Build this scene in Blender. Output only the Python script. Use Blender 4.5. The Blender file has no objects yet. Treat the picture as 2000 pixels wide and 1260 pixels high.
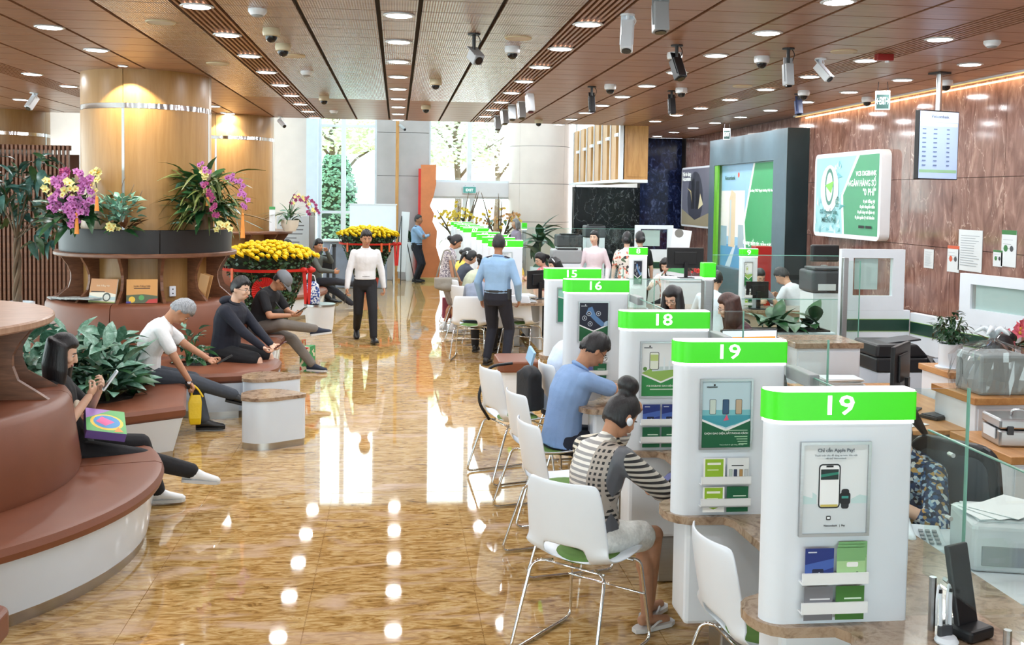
import bpy, math, random
import numpy as np
from mathutils import Vector, Matrix
RN = random.Random(11)
SC = bpy.context.scene
COL = SC.collection
PI = math.pi

# ---------------------------------------------------------------- camera, world, exposure
F_PX, CAM_H = 2000.0, 2.2
YAW, PITCH, ROLL, PP_Y = math.radians(6.425105), math.radians(2.8), 0.015, 483.1876
_fw = Vector((math.sin(YAW) * math.cos(PITCH), math.cos(YAW) * math.cos(PITCH), -math.sin(PITCH)))
_r = Vector((math.cos(YAW), -math.sin(YAW), 0.0))
_u = _r.cross(_fw)
_r2 = _r * math.cos(ROLL) + _u * math.sin(ROLL)
_u2 = _u * math.cos(ROLL) - _r * math.sin(ROLL)
cam_data = bpy.data.cameras.new('camera')
cam_data.sensor_fit = 'HORIZONTAL'
cam_data.sensor_width = 36.0
cam_data.lens = 36.0 * F_PX / 2000.0
cam_data.shift_y = (PP_Y - 630.0) / 2000.0
cam_data.clip_start, cam_data.clip_end = 0.05, 300
cam = bpy.data.objects.new('camera', cam_data)
COL.objects.link(cam)
cam.matrix_world = Matrix(((_r2.x, _u2.x, -_fw.x, 0), (_r2.y, _u2.y, -_fw.y, 0), (_r2.z, _u2.z, -_fw.z, CAM_H), (0, 0, 0, 1)))
SC.camera = cam
SC.view_settings.view_transform = 'Standard'
SC.view_settings.look = 'None'
SC.view_settings.exposure = 0.04
SC.view_settings.gamma = 1.0
SC.view_settings.use_curve_mapping = False
SC.cycles.max_bounces = 5
SC.cycles.diffuse_bounces = 3
SC.cycles.glossy_bounces = 3
SC.cycles.adaptive_threshold = 0.07
SC.cycles.transparent_max_bounces = 10
SC.cycles.caustics_reflective = False
SC.cycles.caustics_refractive = False
SC.cycles.sample_clamp_indirect = 6.0
SC.cycles.use_denoising = True
SKY_STRENGTH = 5.4
LAMP_W = 13.5
world = bpy.data.worlds.new('sky')
SC.world = world
world.use_nodes = True
_bg = world.node_tree.nodes['Background']
_bg.inputs[0].default_value = (0.86, 0.94, 1.0, 1)
_bg.inputs[1].default_value = SKY_STRENGTH


def at(x, y, depth):
    """world point seen at photo pixel (x, y) on the vertical plane Y = depth"""
    d = _fw + _r2 * ((x - 1000.0) / F_PX) - _u2 * ((y - PP_Y) / F_PX)
    t = depth / d.y
    return Vector((d.x * t, d.y * t, CAM_H + d.z * t))


def onz(x, y, z):
    """world point seen at photo pixel (x, y) on the level Z = z"""
    d = _fw + _r2 * ((x - 1000.0) / F_PX) - _u2 * ((y - PP_Y) / F_PX)
    t = (z - CAM_H) / d.z
    return Vector((d.x * t, d.y * t, z))


# ---------------------------------------------------------------- objects
def tag(o, label=None, cat=None, group=None, kind=None):
    for k, v in (('label', label), ('category', cat), ('group', group), ('kind', kind)):
        if v:
            o[k] = v
    return o


def thing(name, label, cat, loc=(0, 0, 0), rz=0.0, group=None):
    o = bpy.data.objects.new(name, None)
    o.empty_display_size = 0.1
    COL.objects.link(o)
    o.location = loc
    o.rotation_euler = (0, 0, rz)
    return tag(o, label, cat, group)


def dup(root, loc=None, rz=None, label=None, group=None, parent=None):
    c = root.copy()
    COL.objects.link(c)
    if parent is not None:
        c.parent = parent
    if loc is not None:
        c.location = loc
    if rz is not None:
        c.rotation_euler = (0, 0, rz)
    tag(c, label, None, group)
    for ch in root.children:
        dup(ch, parent=c)
    return c


def place(mesh, name, parent=None, loc=None, rot=None, scale=None):
    o = bpy.data.objects.new(name, mesh)
    COL.objects.link(o)
    if parent is not None:
        o.parent = parent
    if loc is not None:
        o.location = loc
    if rot is not None:
        o.rotation_euler = rot
    if scale is not None:
        o.scale = scale
    return o


TMP = bpy.data.scenes.new('bake_scene')


def bake(ob):
    """the evaluated mesh of an unlinked object (text, modifiers)"""
    TMP.collection.objects.link(ob)
    TMP.view_layers[0].update()
    dg = TMP.view_layers[0].depsgraph
    me = bpy.data.meshes.new_from_object(ob.evaluated_get(dg), depsgraph=dg)
    TMP.collection.objects.unlink(ob)
    bpy.data.objects.remove(ob)
    return me


# ---------------------------------------------------------------- mesh builder
def basis(d):
    d = Vector(d).normalized()
    a = Vector((0, 0, 1)) if abs(d.z) < 0.9 else Vector((1, 0, 0))
    x = a.cross(d).normalized()
    return x, d.cross(x), d


class MB:
    def __init__(self):
        self.v, self.f, self.m = [], [], []

    def add(self, vs, fs, mi=0):
        n = len(self.v)
        self.v.extend([tuple(p) for p in vs])
        self.f.extend([tuple(i + n for i in q) for q in fs])
        self.m.extend([mi] * len(fs))
        return self

    def box(self, c, s, mi=0, rot=None):
        hx, hy, hz = s[0] / 2, s[1] / 2, s[2] / 2
        pts = [Vector((x * hx, y * hy, z * hz)) for z in (-1, 1) for y in (-1, 1) for x in (-1, 1)]
        if rot is not None:
            pts = [rot @ p for p in pts]
        pts = [p + Vector(c) for p in pts]
        return self.add(pts, [(0, 2, 3, 1), (4, 5, 7, 6), (0, 1, 5, 4), (2, 6, 7, 3), (0, 4, 6, 2), (1, 3, 7, 5)], mi)

    def box2(self, a, b, mi=0):
        return self.box([(p + q) / 2 for p, q in zip(a, b)], [abs(q - p) for p, q in zip(a, b)], mi)

    def loft(self, rings, cap=True, closed=True, mi=0, loop=False):
        n = len(rings[0])
        vs = [p for r in rings for p in r]
        fs = []
        k = len(rings)
        for i in range(k if loop else k - 1):
            for j in range(n if closed else n - 1):
                a, b = i * n + j, i * n + (j + 1) % n
                c, d = ((i + 1) % k) * n + (j + 1) % n, ((i + 1) % k) * n + j
                fs.append((a, b, c, d))
        if cap and not loop:
            fs.append(tuple(reversed(range(n))))
            fs.append(tuple(range((k - 1) * n, k * n)))
        return self.add(vs, fs, mi)

    def cyl(self, p0, p1, r0, r1=None, n=16, mi=0):
        r1 = r0 if r1 is None else r1
        p0, p1 = Vector(p0), Vector(p1)
        x, y, _ = basis(p1 - p0)
        ring = lambda p, r: [p + x * (r * math.cos(2 * PI * i / n)) + y * (r * math.sin(2 * PI * i / n)) for i in range(n)]
        return self.loft([ring(p0, r0), ring(p1, r1)], mi=mi)

    def cap(self, p0, p1, r0, r1=None, n=10, mi=0):
        """tapered capsule"""
        r1 = r0 if r1 is None else r1
        p0, p1 = Vector(p0), Vector(p1)
        if (p1 - p0).length < 1e-5:
            p1 = p0 + Vector((0, 0, 1e-4))
        x, y, d = basis(p1 - p0)
        rings = []
        for p, r, aa in ((p0, r0, (-80, -50, -20, 0)), (p1, r1, (0, 20, 50, 80))):
            for a in aa:
                a = math.radians(a)
                q, rr = p + d * (r * math.sin(a)), r * math.cos(a)
                rings.append([q + x * (rr * math.cos(2 * PI * i / n)) + y * (rr * math.sin(2 * PI * i / n)) for i in range(n)])
        return self.loft(rings, mi=mi)

    def tube(self, pts, r, n=8, mi=0, closed=False):
        pts = [Vector(p) for p in pts]
        k = len(pts)
        rings = []
        prev = None
        for i, p in enumerate(pts):
            if closed:
                d = pts[(i + 1) % k] - pts[i - 1]
            else:
                d = pts[min(i + 1, k - 1)] - pts[max(i - 1, 0)]
            d.normalize()
            if prev is None:
                x, y, _ = basis(d)
            else:
                x = (prev - d * prev.dot(d)).normalized()
                y = d.cross(x)
            prev = x
            rr = r[i] if isinstance(r, (list, tuple)) else r
            rings.append([p + x * (rr * math.cos(2 * PI * j / n)) + y * (rr * math.sin(2 * PI * j / n)) for j in range(n)])
        return self.loft(rings, mi=mi, loop=closed)

    def ell(self, c, r, rot=None, nu=12, nv=8, mi=0):
        c = Vector(c)
        rings = []
        for i in range(nv + 1):
            a = -PI / 2 + PI * (i + 0.15) / (nv + 0.3)
            ring = []
            for j in range(nu):
                b = 2 * PI * j / nu
                p = Vector((r[0] * math.cos(a) * math.cos(b), r[1] * math.cos(a) * math.sin(b), r[2] * math.sin(a)))
                ring.append(c + (rot @ p if rot is not None else p))
            rings.append(ring)
        return self.loft(rings, mi=mi)

    def lathe(self, prof, c=(0, 0, 0), n=24, a0=0.0, a1=2 * PI, mi=0, close_prof=False):
        """prof: list of (radius, z); full turn or an arc segment (then ends capped)"""
        full = abs(a1 - a0 - 2 * PI) < 1e-6
        c = Vector(c)
        k = n if full else n + 1
        cols = []
        for i in range(k):
            a = a0 + (a1 - a0) * i / n
            cols.append([c + Vector((r * math.cos(a), r * math.sin(a), z)) for r, z in prof])
        if full:
            return self.loft(cols, cap=False, closed=close_prof, mi=mi, loop=True)
        return self.loft(cols, cap=close_prof, closed=close_prof, mi=mi)

    def prism(self, poly, z0, z1, mi=0, zs=None):
        rings = [[Vector((p[0], p[1], z)) for p in poly] for z in (zs or (z0, z1))]
        return self.loft(rings, mi=mi)

    def poly(self, pts, mi=0):
        return self.add(pts, [tuple(range(len(pts)))], mi)

    def mesh(self, name, mats, smooth=False, flip=False):
        me = bpy.data.meshes.new(name)
        me.from_pydata([tuple(p) for p in self.v], [], self.f)
        if not isinstance(mats, (list, tuple)):
            mats = [mats]
        for m in mats:
            me.materials.append(m)
        if len(mats) > 1:
            me.polygons.foreach_set('material_index', self.m)
        if smooth:
            me.polygons.foreach_set('use_smooth', [True] * len(me.polygons))
        me.update()
        return me

    def build(self, name, mats, parent=None, smooth=False, loc=None, rot=None, bevel=0.0, seg=2, auto=None):
        me = self.mesh(name, mats, smooth or bool(auto))
        fixn(me)
        o = place(me, name, parent, loc, rot)
        if auto:
            me.set_sharp_from_angle(angle=math.radians(auto))
        if bevel:
            b = o.modifiers.new('bevel', 'BEVEL')
            b.width, b.segments, b.limit_method = bevel, seg, 'ANGLE'
            b.angle_limit = math.radians(40)
        return o


import bmesh


def fixn(me):
    bm = bmesh.new()
    bm.from_mesh(me)
    bmesh.ops.recalc_face_normals(bm, faces=bm.faces)
    bm.to_mesh(me)
    bm.free()


def remesh(mb, vox, name, mat, smooth=2, fac=0.5):
    me = mb.mesh(name, mat)
    fixn(me)
    ob = bpy.data.objects.new('tmp', me)
    r = ob.modifiers.new('r', 'REMESH')
    r.mode, r.voxel_size, r.use_smooth_shade = 'VOXEL', vox, True
    if smooth:
        s = ob.modifiers.new('s', 'SMOOTH')
        s.factor, s.iterations = fac, smooth
    out = bake(ob)
    bpy.data.meshes.remove(me)
    out.name = name
    if not out.materials:
        out.materials.append(mat)
    return out


def rrect(x0, y0, x1, y1, r, n=5):
    rs = r if isinstance(r, (list, tuple)) else (r, r, r, r)
    pts = []
    for (cx, cy, sx, sy, a), q in zip(((x1, y0, -1, 1, -90), (x1, y1, -1, -1, 0), (x0, y1, 1, -1, 90), (x0, y0, 1, 1, 180)), rs):
        if q <= 0:
            pts.append((cx, cy))
            continue
        for i in range(n + 1):
            t = math.radians(a + 90 * i / n)
            pts.append((cx + sx * q + q * math.cos(t), cy + sy * q + q * math.sin(t)))
    return pts


def smooth_path(pts, rad, n=5):
    """polyline with rounded corners"""
    pts = [Vector(p) for p in pts]
    out = [pts[0]]
    for a, b, c in zip(pts, pts[1:], pts[2:]):
        u, v = (a - b), (c - b)
        r = min(rad, u.length * 0.45, v.length * 0.45)
        p, q = b + u.normalized() * r, b + v.normalized() * r
        for i in range(n + 1):
            t = i / n
            out.append(p * (1 - t) ** 2 + b * 2 * t * (1 - t) + q * t * t)
    out.append(pts[-1])
    return out


# ---------------------------------------------------------------- materials
def lin(c):
    return tuple(((x / 255.0) / 12.92 if x / 255.0 <= 0.04045 else ((x / 255.0 + 0.055) / 1.055) ** 2.4) for x in c[:3]) + (1.0,)


MATS = {}


def nodes(name):
    m = bpy.data.materials.new(name)
    m.use_nodes = True
    nt = m.node_tree
    return m, nt, nt.nodes['Principled BSDF'], (lambda t: nt.nodes.new(t)), nt.links.new


def coords(nt, space, scale=(1, 1, 1)):
    if space == 'world':
        g = nt.nodes.new('ShaderNodeNewGeometry').outputs['Position']
    else:
        g = nt.nodes.new('ShaderNodeTexCoord').outputs['Object']
    mp = nt.nodes.new('ShaderNodeMapping')
    mp.inputs['Scale'].default_value = scale
    nt.links.new(g, mp.inputs['Vector'])
    return mp.outputs['Vector']


def ramp(nt, fac, stops):
    r = nt.nodes.new('ShaderNodeValToRGB')
    e = r.color_ramp.elements
    while len(e) < len(stops):
        e.new(0.5)
    for el, (p, c) in zip(e, stops):
        el.position, el.color = p, (lin(c) if max(c) > 1.01 else tuple(c[:3]) + (1,))
    nt.links.new(fac, r.inputs['Fac'])
    return r.outputs['Color']


def pm(name, col, rough=0.5, metal=0.0, var=0.08, scale=6.0, bump=0.0, bscale=60.0, emit=0.0, coat=0.0, spec=0.5, space='object', stretch=(1, 1, 1), ecol=None):
    """plain procedural surface: a base colour with a faint noise mottling"""
    if name in MATS:
        return MATS[name]
    m, nt, b, new, link = nodes(name)
    v = coords(nt, space, stretch)
    n = new('ShaderNodeTexNoise')
    n.inputs['Scale'].default_value = scale
    n.inputs['Detail'].default_value = 3
    link(v, n.inputs['Vector'])
    c = lin(col)
    lo = tuple(x * (1 - var) for x in c[:3])
    hi = tuple(min(1, x * (1 + var)) for x in c[:3])
    out = ramp(nt, n.outputs['Fac'], [(0.3, (*lo,)), (0.7, (*hi,))])
    link(out, b.inputs['Base Color'])
    b.inputs['Roughness'].default_value = rough
    b.inputs['Metallic'].default_value = metal
    b.inputs['Coat Weight'].default_value = coat
    b.inputs['Coat Roughness'].default_value = 0.05
    b.inputs['Specular IOR Level'].default_value = spec
    if bump:
        n2 = new('ShaderNodeTexNoise')
        n2.inputs['Scale'].default_value = bscale
        n2.inputs['Detail'].default_value = 4
        link(v, n2.inputs['Vector'])
        bp = new('ShaderNodeBump')
        bp.inputs['Strength'].default_value = bump
        bp.inputs['Distance'].default_value = 0.01
        link(n2.outputs['Fac'], bp.inputs['Height'])
        link(bp.outputs['Normal'], b.inputs['Normal'])
    if emit:
        b.inputs['Emission Color'].default_value = lin(ecol or col)
        b.inputs['Emission Strength'].default_value = emit
    MATS[name] = m
    return m


def streak(name, stops, scale=(1, 8, 8), nscale=3.0, detail=8, dist=0.6, rough=0.3, space='world', bump=0.0, second=None, coat=0.0, spec=0.5, flute=None, vein=None):
    """stretched noise through a colour ramp: wood grain, veined stone"""
    if name in MATS:
        return MATS[name]
    m, nt, b, new, link = nodes(name)
    v = coords(nt, space, scale)
    n = new('ShaderNodeTexNoise')
    n.inputs['Scale'].default_value = nscale
    n.inputs['Detail'].default_value = detail
    n.inputs['Distortion'].default_value = dist
    n.inputs['Roughness'].default_value = 0.62
    link(v, n.inputs['Vector'])
    col = ramp(nt, n.outputs['Fac'], stops)
    if second:
        sc2, ns2, st2 = second
        v2 = coords(nt, space, sc2)
        n2 = new('ShaderNodeTexNoise')
        n2.inputs['Scale'].default_value = ns2
        n2.inputs['Detail'].default_value = 5
        n2.inputs['Distortion'].default_value = 1.2
        link(v2, n2.inputs['Vector'])
        f2 = new('ShaderNodeValToRGB')
        f2.color_ramp.elements[0].position = st2[0]
        f2.color_ramp.elements[1].position = st2[1]
        link(n2.outputs['Fac'], f2.inputs['Fac'])
        mx = new('ShaderNodeMix')
        mx.data_type = 'RGBA'
        link(f2.outputs['Color'], mx.inputs['Factor'])
        link(col, mx.inputs['A'])
        mx.inputs['B'].default_value = lin(st2[2])
        col = mx.outputs['Result']
    if vein:
        vs_, vn_, vw_, vc_ = vein
        n4 = new('ShaderNodeTexNoise')
        n4.inputs['Scale'].default_value = vn_
        n4.inputs['Detail'].default_value = 6
        n4.inputs['Distortion'].default_value = 1.4
        link(coords(nt, space, vs_), n4.inputs['Vector'])
        f4 = ramp(nt, n4.outputs['Fac'], [(0.5 - vw_, (0, 0, 0)), (0.5, (1, 1, 1)), (0.5 + vw_, (0, 0, 0))])
        mx4 = new('ShaderNodeMix')
        mx4.data_type = 'RGBA'
        link(f4, mx4.inputs['Factor'])
        link(col, mx4.inputs['A'])
        mx4.inputs['B'].default_value = lin(vc_)
        col = mx4.outputs['Result']
    link(col, b.inputs['Base Color'])
    b.inputs['Roughness'].default_value = rough
    b.inputs['Coat Weight'].default_value = coat
    b.inputs['Coat Roughness'].default_value = 0.04
    b.inputs['Specular IOR Level'].default_value = spec
    h = n.outputs['Fac']
    if flute:
        v3 = coords(nt, space, (1, 1, 1))
        w = new('ShaderNodeTexWave')
        w.bands_direction = 'X'
        w.inputs['Scale'].default_value = flute
        link(v3, w.inputs['Vector'])
        h = w.outputs['Fac']
    if bump:
        bp = new('ShaderNodeBump')
        bp.inputs['Strength'].default_value = bump
        bp.inputs['Distance'].default_value = 0.004
        link(h, bp.inputs['Height'])
        link(bp.outputs['Normal'], b.inputs['Normal'])
    MATS[name] = m
    return m


def glass(name, tint=(0.93, 0.98, 0.96), refl=1.0):
    if name in MATS:
        return MATS[name]
    m, nt, b, new, link = nodes(name)
    nt.nodes.remove(b)
    out = nt.nodes['Material Output']
    t, g, mx, fr = new('ShaderNodeBsdfTransparent'), new('ShaderNodeBsdfGlossy'), new('ShaderNodeMixShader'), new('ShaderNodeLayerWeight')
    t.inputs['Color'].default_value = (*tint, 1)
    g.inputs['Roughness'].default_value = 0.02
    fr.inputs['Blend'].default_value = 0.5
    pw, ml = new('ShaderNodeMath'), new('ShaderNodeMath')
    pw.operation, ml.operation = 'POWER', 'MULTIPLY_ADD'
    pw.inputs[1].default_value = 5.0
    ml.inputs[1].default_value, ml.inputs[2].default_value = 0.55 * refl, 0.03 * refl
    link(fr.outputs['Facing'], pw.inputs[0])
    link(pw.outputs[0], ml.inputs[0])
    link(ml.outputs[0], mx.inputs[0])
    link(t.outputs[0], mx.inputs[1])
    link(g.outputs[0], mx.inputs[2])
    link(mx.outputs[0], out.inputs['Surface'])
    MATS[name] = m
    return m


def pattern(name, kind, cols, scale=12.0, rough=0.8):
    """printed cloth: blotches / cells of several colours"""
    if name in MATS:
        return MATS[name]
    m, nt, b, new, link = nodes(name)
    v = coords(nt, 'object')
    if kind == 'cells':
        t = new('ShaderNodeTexVoronoi')
        t.inputs['Scale'].default_value = scale
        link(v, t.inputs['Vector'])
        fac = new('ShaderNodeSeparateColor')
        link(t.outputs['Color'], fac.inputs[0])
        fac = fac.outputs[0]
    elif kind == 'rings':
        t = new('ShaderNodeTexVoronoi')
        t.inputs['Scale'].default_value = scale
        link(v, t.inputs['Vector'])
        fac = t.outputs['Distance']
    else:
        t = new('ShaderNodeTexNoise')
        t.inputs['Scale'].default_value = scale
        t.inputs['Detail'].default_value = 2
        link(v, t.inputs['Vector'])
        fac = t.outputs['Fac']
    r = new('ShaderNodeValToRGB')
    r.color_ramp.interpolation = 'CONSTANT'
    e = r.color_ramp.elements
    while len(e) < len(cols):
        e.new(0.5)
    for el, (p, c) in zip(e, cols):
        el.position, el.color = p, lin(c)
    link(fac, r.inputs['Fac'])
    link(r.outputs['Color'], b.inputs['Base Color'])
    b.inputs['Roughness'].default_value = rough
    MATS[name] = m
    return m


def ink(c, emit=0.0):
    return pm('ink_%d_%d_%d%s' % (*c, '_lit%g' % emit if emit else ''), c, rough=0.45, var=0.02, emit=emit)


# ---------------------------------------------------------------- lettering and flat print
TXT = {}


def text_mesh(s, size, mat, bold=0.0, align='CENTER', ext=0.0006):
    key = (s, size, mat.name, bold, align, ext)
    if key in TXT:
        return TXT[key]
    cu = bpy.data.curves.new('t', 'FONT')
    cu.body, cu.size, cu.align_x, cu.align_y = s, size, align, 'CENTER'
    cu.resolution_u, cu.extrude, cu.offset = 2, ext, bold * size
    ob = bpy.data.objects.new('t', cu)
    me = bake(ob)
    me.name = 'lettering'
    me.materials.clear()
    me.materials.append(mat)
    TXT[key] = me
    return me


def face_matrix(origin, right, up):
    """frame of a flat face: x = right, y = up, z = outward"""
    r, u = Vector(right).normalized(), Vector(up).normalized()
    n = r.cross(u)
    return Matrix(((r.x, u.x, n.x, origin[0]), (r.y, u.y, n.y, origin[1]), (r.z, u.z, n.z, origin[2]), (0, 0, 0, 1)))


def write(s, size, mat, parent, mtx, bold=0.0, align='CENTER', sx=1.0):
    o = place(text_mesh(s, size, mat, bold, align), 'lettering', parent)
    o.matrix_local = mtx @ Matrix.Diagonal((sx, 1, 1, 1))
    return o


def art(parent, name, mtx, shapes):
    """flat print: list of (colour or material, [(u, v), ...]) stacked a hair apart"""
    mb, mats = MB(), []
    for i, (c, pts) in enumerate(shapes):
        m = c if not isinstance(c, tuple) else ink(c)
        if m not in mats:
            mats.append(m)
        z = 0.0002 * (i + 1)
        mb.poly([mtx @ Vector((p[0], p[1], z)) for p in pts], mats.index(m))
    me = mb.mesh(name, mats)
    return place(me, name, parent)


def rc(x0, y0, x1, y1):
    return [(x0, y0), (x1, y0), (x1, y1), (x0, y1)]


def disc(x, y, r, n=14, sy=1.0):
    return [(x + r * math.cos(2 * PI * i / n), y + sy * r * math.sin(2 * PI * i / n)) for i in range(n)]


WHITE = pm('white_lacquer', (228, 235, 244), 0.28, var=0.015)
WHITE_MATT = pm('white_board', (226, 232, 239), 0.5, var=0.02)
WGLASS = pm('back_painted_glass', (212, 226, 242), 0.1, var=0.01)
STEEL = pm('brushed_steel', (190, 192, 195), 0.28, 1.0, var=0.05, stretch=(1, 1, 30))
CHROME = pm('chrome', (225, 227, 230), 0.08, 1.0, var=0.02)
BLACK = pm('black_plastic', (22, 23, 27), 0.4, var=0.1)
DARK = pm('dark_grey_plastic', (58, 62, 68), 0.45, var=0.08)
GREYP = pm('grey_plastic', (150, 154, 158), 0.45, var=0.05)
GLASS = glass('clear_glass')
GLASS_EDGE = pm('green_glass_edge', (120, 175, 160), 0.2, var=0.05)
WOODTOP = streak('light_oak', [(0.3, (168, 116, 66)), (0.55, (190, 138, 84)), (0.75, (204, 156, 104))], (8, 1, 8), 3, rough=0.4, space='object')
DKWOOD = streak('walnut', [(0.3, (92, 58, 40)), (0.55, (118, 77, 54)), (0.75, (138, 94, 68))], (2, 2, 10), 3, rough=0.4, space='object')
LEATHER = pm('brown_leather', (120, 70, 48), 0.42, var=0.07, scale=4, bump=0.08, bscale=220)
MARBLE_BR = streak('brown_marble', [(0.32, (108, 86, 68)), (0.45, (150, 126, 104)), (0.55, (172, 150, 128)), (0.68, (140, 116, 94)), (0.8, (196, 178, 158))], (5, 5, 5), 2.2, 10, 1.5, rough=0.16, space='world')
# ================================================================ the setting
CEIL = 3.58
WOOD_CEIL = streak('ceiling_veneer', [(0.3, (144, 104, 80)), (0.5, (162, 120, 94)), (0.72, (176, 134, 108))], (1.2, 14, 8), 2.0, rough=0.34, bump=0.02)
WOOD_FLUTE = streak('ceiling_veneer_grooved', [(0.3, (146, 120, 108)), (0.5, (162, 137, 124)), (0.72, (174, 149, 137))], (1.2, 14, 8), 2.0, rough=0.2, bump=0.4, flute=16, spec=0.7)  # real grooves; greyed tone stands in for reflected window light
SEAM = pm('seam_shadow_gap', (26, 16, 12), 0.8, var=0.05)
GRANITE = streak('golden_granite', [(0.28, (92, 66, 34)), (0.42, (156, 118, 64)), (0.52, (186, 150, 94)), (0.63, (206, 178, 128)), (0.76, (150, 110, 60))],
                 (1.7, 6.0, 4), 3.6, 14, 1.6, rough=0.035, second=((0.9, 2.6, 1), 1.6, (0.55, 0.74, (206, 178, 154))), spec=0.6)
MARBLE_RED = streak('red_marble', [(0.25, (86, 60, 54)), (0.42, (114, 82, 74)), (0.56, (136, 103, 93)), (0.7, (158, 126, 114)), (0.85, (198, 174, 162))],
                    (2.6, 2.6, 0.9), 1.9, 11, 1.6, rough=0.09, second=((1.4, 1.4, 0.6), 1.7, (0.55, 0.8, (104, 76, 68))), vein=((1.0, 1.0, 0.35), 2.2, 0.007, (178, 150, 138)))
BLACK_MARBLE = streak('black_marble', [(0.4, (10, 13, 18)), (0.6, (20, 25, 31))], (1.5, 1, 1.2), 1.6, 7, 1.0, rough=0.2, spec=0.3, vein=((1.6, 1, 0.9), 2.4, 0.007, (128, 136, 140)))
BLUE_MARBLE = streak('dark_blue_marble', [(0.4, (18, 24, 46)), (0.55, (30, 40, 76)), (0.66, (82, 96, 140)), (0.72, (22, 30, 56))], (3, 3, 2), 3.0, 9, 1.5, rough=0.12)
STONE_GREY = pm('grey_stone', (176, 172, 174), 0.4, var=0.05, scale=3, space='world')
STONE_PINK = pm('pale_pink_stone', (226, 214, 208), 0.4, var=0.03, scale=3, space='world')
OAK_VENEER = streak('golden_oak_veneer', [(0.3, (152, 112, 62)), (0.5, (161, 121, 70)), (0.7, (168, 129, 78))], (9, 9, 0.7), 2.4, rough=0.35, bump=0.02)


def struct(name, mb, m, **k):
    return tag(mb.build(name, m, **k), kind='structure')


# ---- floor with its polished slabs
floor = struct('floor', MB().box2((-9, -6, -0.1), (8, 46, -0.004)), GRANITE)
tile_mesh = MB().box((0, 0, -0.004), (0.895, 0.895, 0.008)).mesh('tile', GRANITE)
for i in range(5):
    for j in range(28):
        place(tile_mesh, 'tile', floor, (-1.9 + 0.9 * i + 0.1, 2.6 + 0.9 * j, 0.0))
struct('side_floor', MB().box2((-9, -6, -0.003), (-2.255, 46, 0)).box2((2.245, -6, -0.003), (8, 46, 0)).box2((-2.255, -6, -0.003), (2.245, 2.14, 0)).box2((-2.255, 27.36, -0.003), (2.245, 46, 0)), GRANITE)

# ---- ceiling of veneered panels
ceiling = struct('ceiling', MB().box2((-9, -6, CEIL + 0.03), (4.85, 18.95, CEIL + 0.12)).box2((4.85, -6, CEIL + 0.03), (6.6, 22.95, CEIL + 0.12)), SEAM)
SEAMS = [-8.8, -8.2, -7.6, -7.0, -6.4, -5.84, -5.28, -4.66, -4.32, -3.73, -3.12, -2.82, -2.22, -1.64, -1.33, -0.745, -0.155, 0.155, 0.745, 1.33, 1.64, 2.23, 2.84, 3.15, 3.73, 4.32, 4.68, 5.28, 5.88, 6.46]
SLOTS = {(-1.64, -1.33), (1.33, 1.64), (4.32, 4.68), (-4.66, -4.32)}
ROW = 0.4533
cells = []
for a, b in zip(SEAMS, SEAMS[1:]):
    if (a, b) in SLOTS:
        continue
    y = 5.98
    end = 22.6 if a > 4.3 else 18.95
    while y < end - 0.1:
        cells.append((a, b, y, min(y + ROW, end)))
        y += ROW


def seen(a, b, y):
    x = (a + b) / 2
    return y > 6.7 and -0.41 < (x + 0.0) / (y + 0.45) < 0.66


cells.sort(key=lambda c: (not seen(*c[:3]), -(c[1] - c[0]) / (c[2] ** 2)))
pmesh = {}
rest = MB()
nshow = 0
for a, b, y0, y1 in cells:
    fl = a > -2.3 and b < 1.4
    if nshow < 300 and seen(a, b, y0):
        nshow += 1
        k = (round(b - a, 3), round(y1 - y0, 3), fl)
        if k not in pmesh:
            pmesh[k] = MB().box((0, 0, 0.012), (b - a - 0.034, y1 - y0 - 0.017, 0.024)).mesh('ceiling_panel', WOOD_FLUTE if fl else WOOD_CEIL)
        place(pmesh[k], 'ceiling_panel', ceiling, ((a + b) / 2, (y0 + y1) / 2, CEIL))
    else:
        rest.box(((a + b) / 2, (y0 + y1) / 2, CEIL + 0.012), (b - a - 0.034, y1 - y0 - 0.017, 0.024))
rest.box2((-9, -6, CEIL), (6.46, 5.97, CEIL + 0.02))
tag(rest.build('far_ceiling_panel', WOOD_CEIL, ceiling), kind='stuff')
slat_mesh = {}
for a, b in SLOTS:
    end = 22.6 if a > 4.3 else 18.95
    n = 7
    w = (b - a) / n
    for i in range(n):
        L = end - 6.0
        k = (round(w, 3), round(L, 2))
        if k not in slat_mesh:
            slat_mesh[k] = MB().box((0, 0, 0.02), (w * 0.46, L, 0.04)).mesh('ceiling_slat', WOOD_CEIL)
        place(slat_mesh[k], 'ceiling_slat', ceiling, (a + w * (i + 0.5), 6.0 + L / 2, CEIL))
struct('trim_1', MB().box2((-9, 18.95, CEIL - 0.0), (4.4, 19.02, CEIL + 0.35)), WOOD_CEIL)

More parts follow.
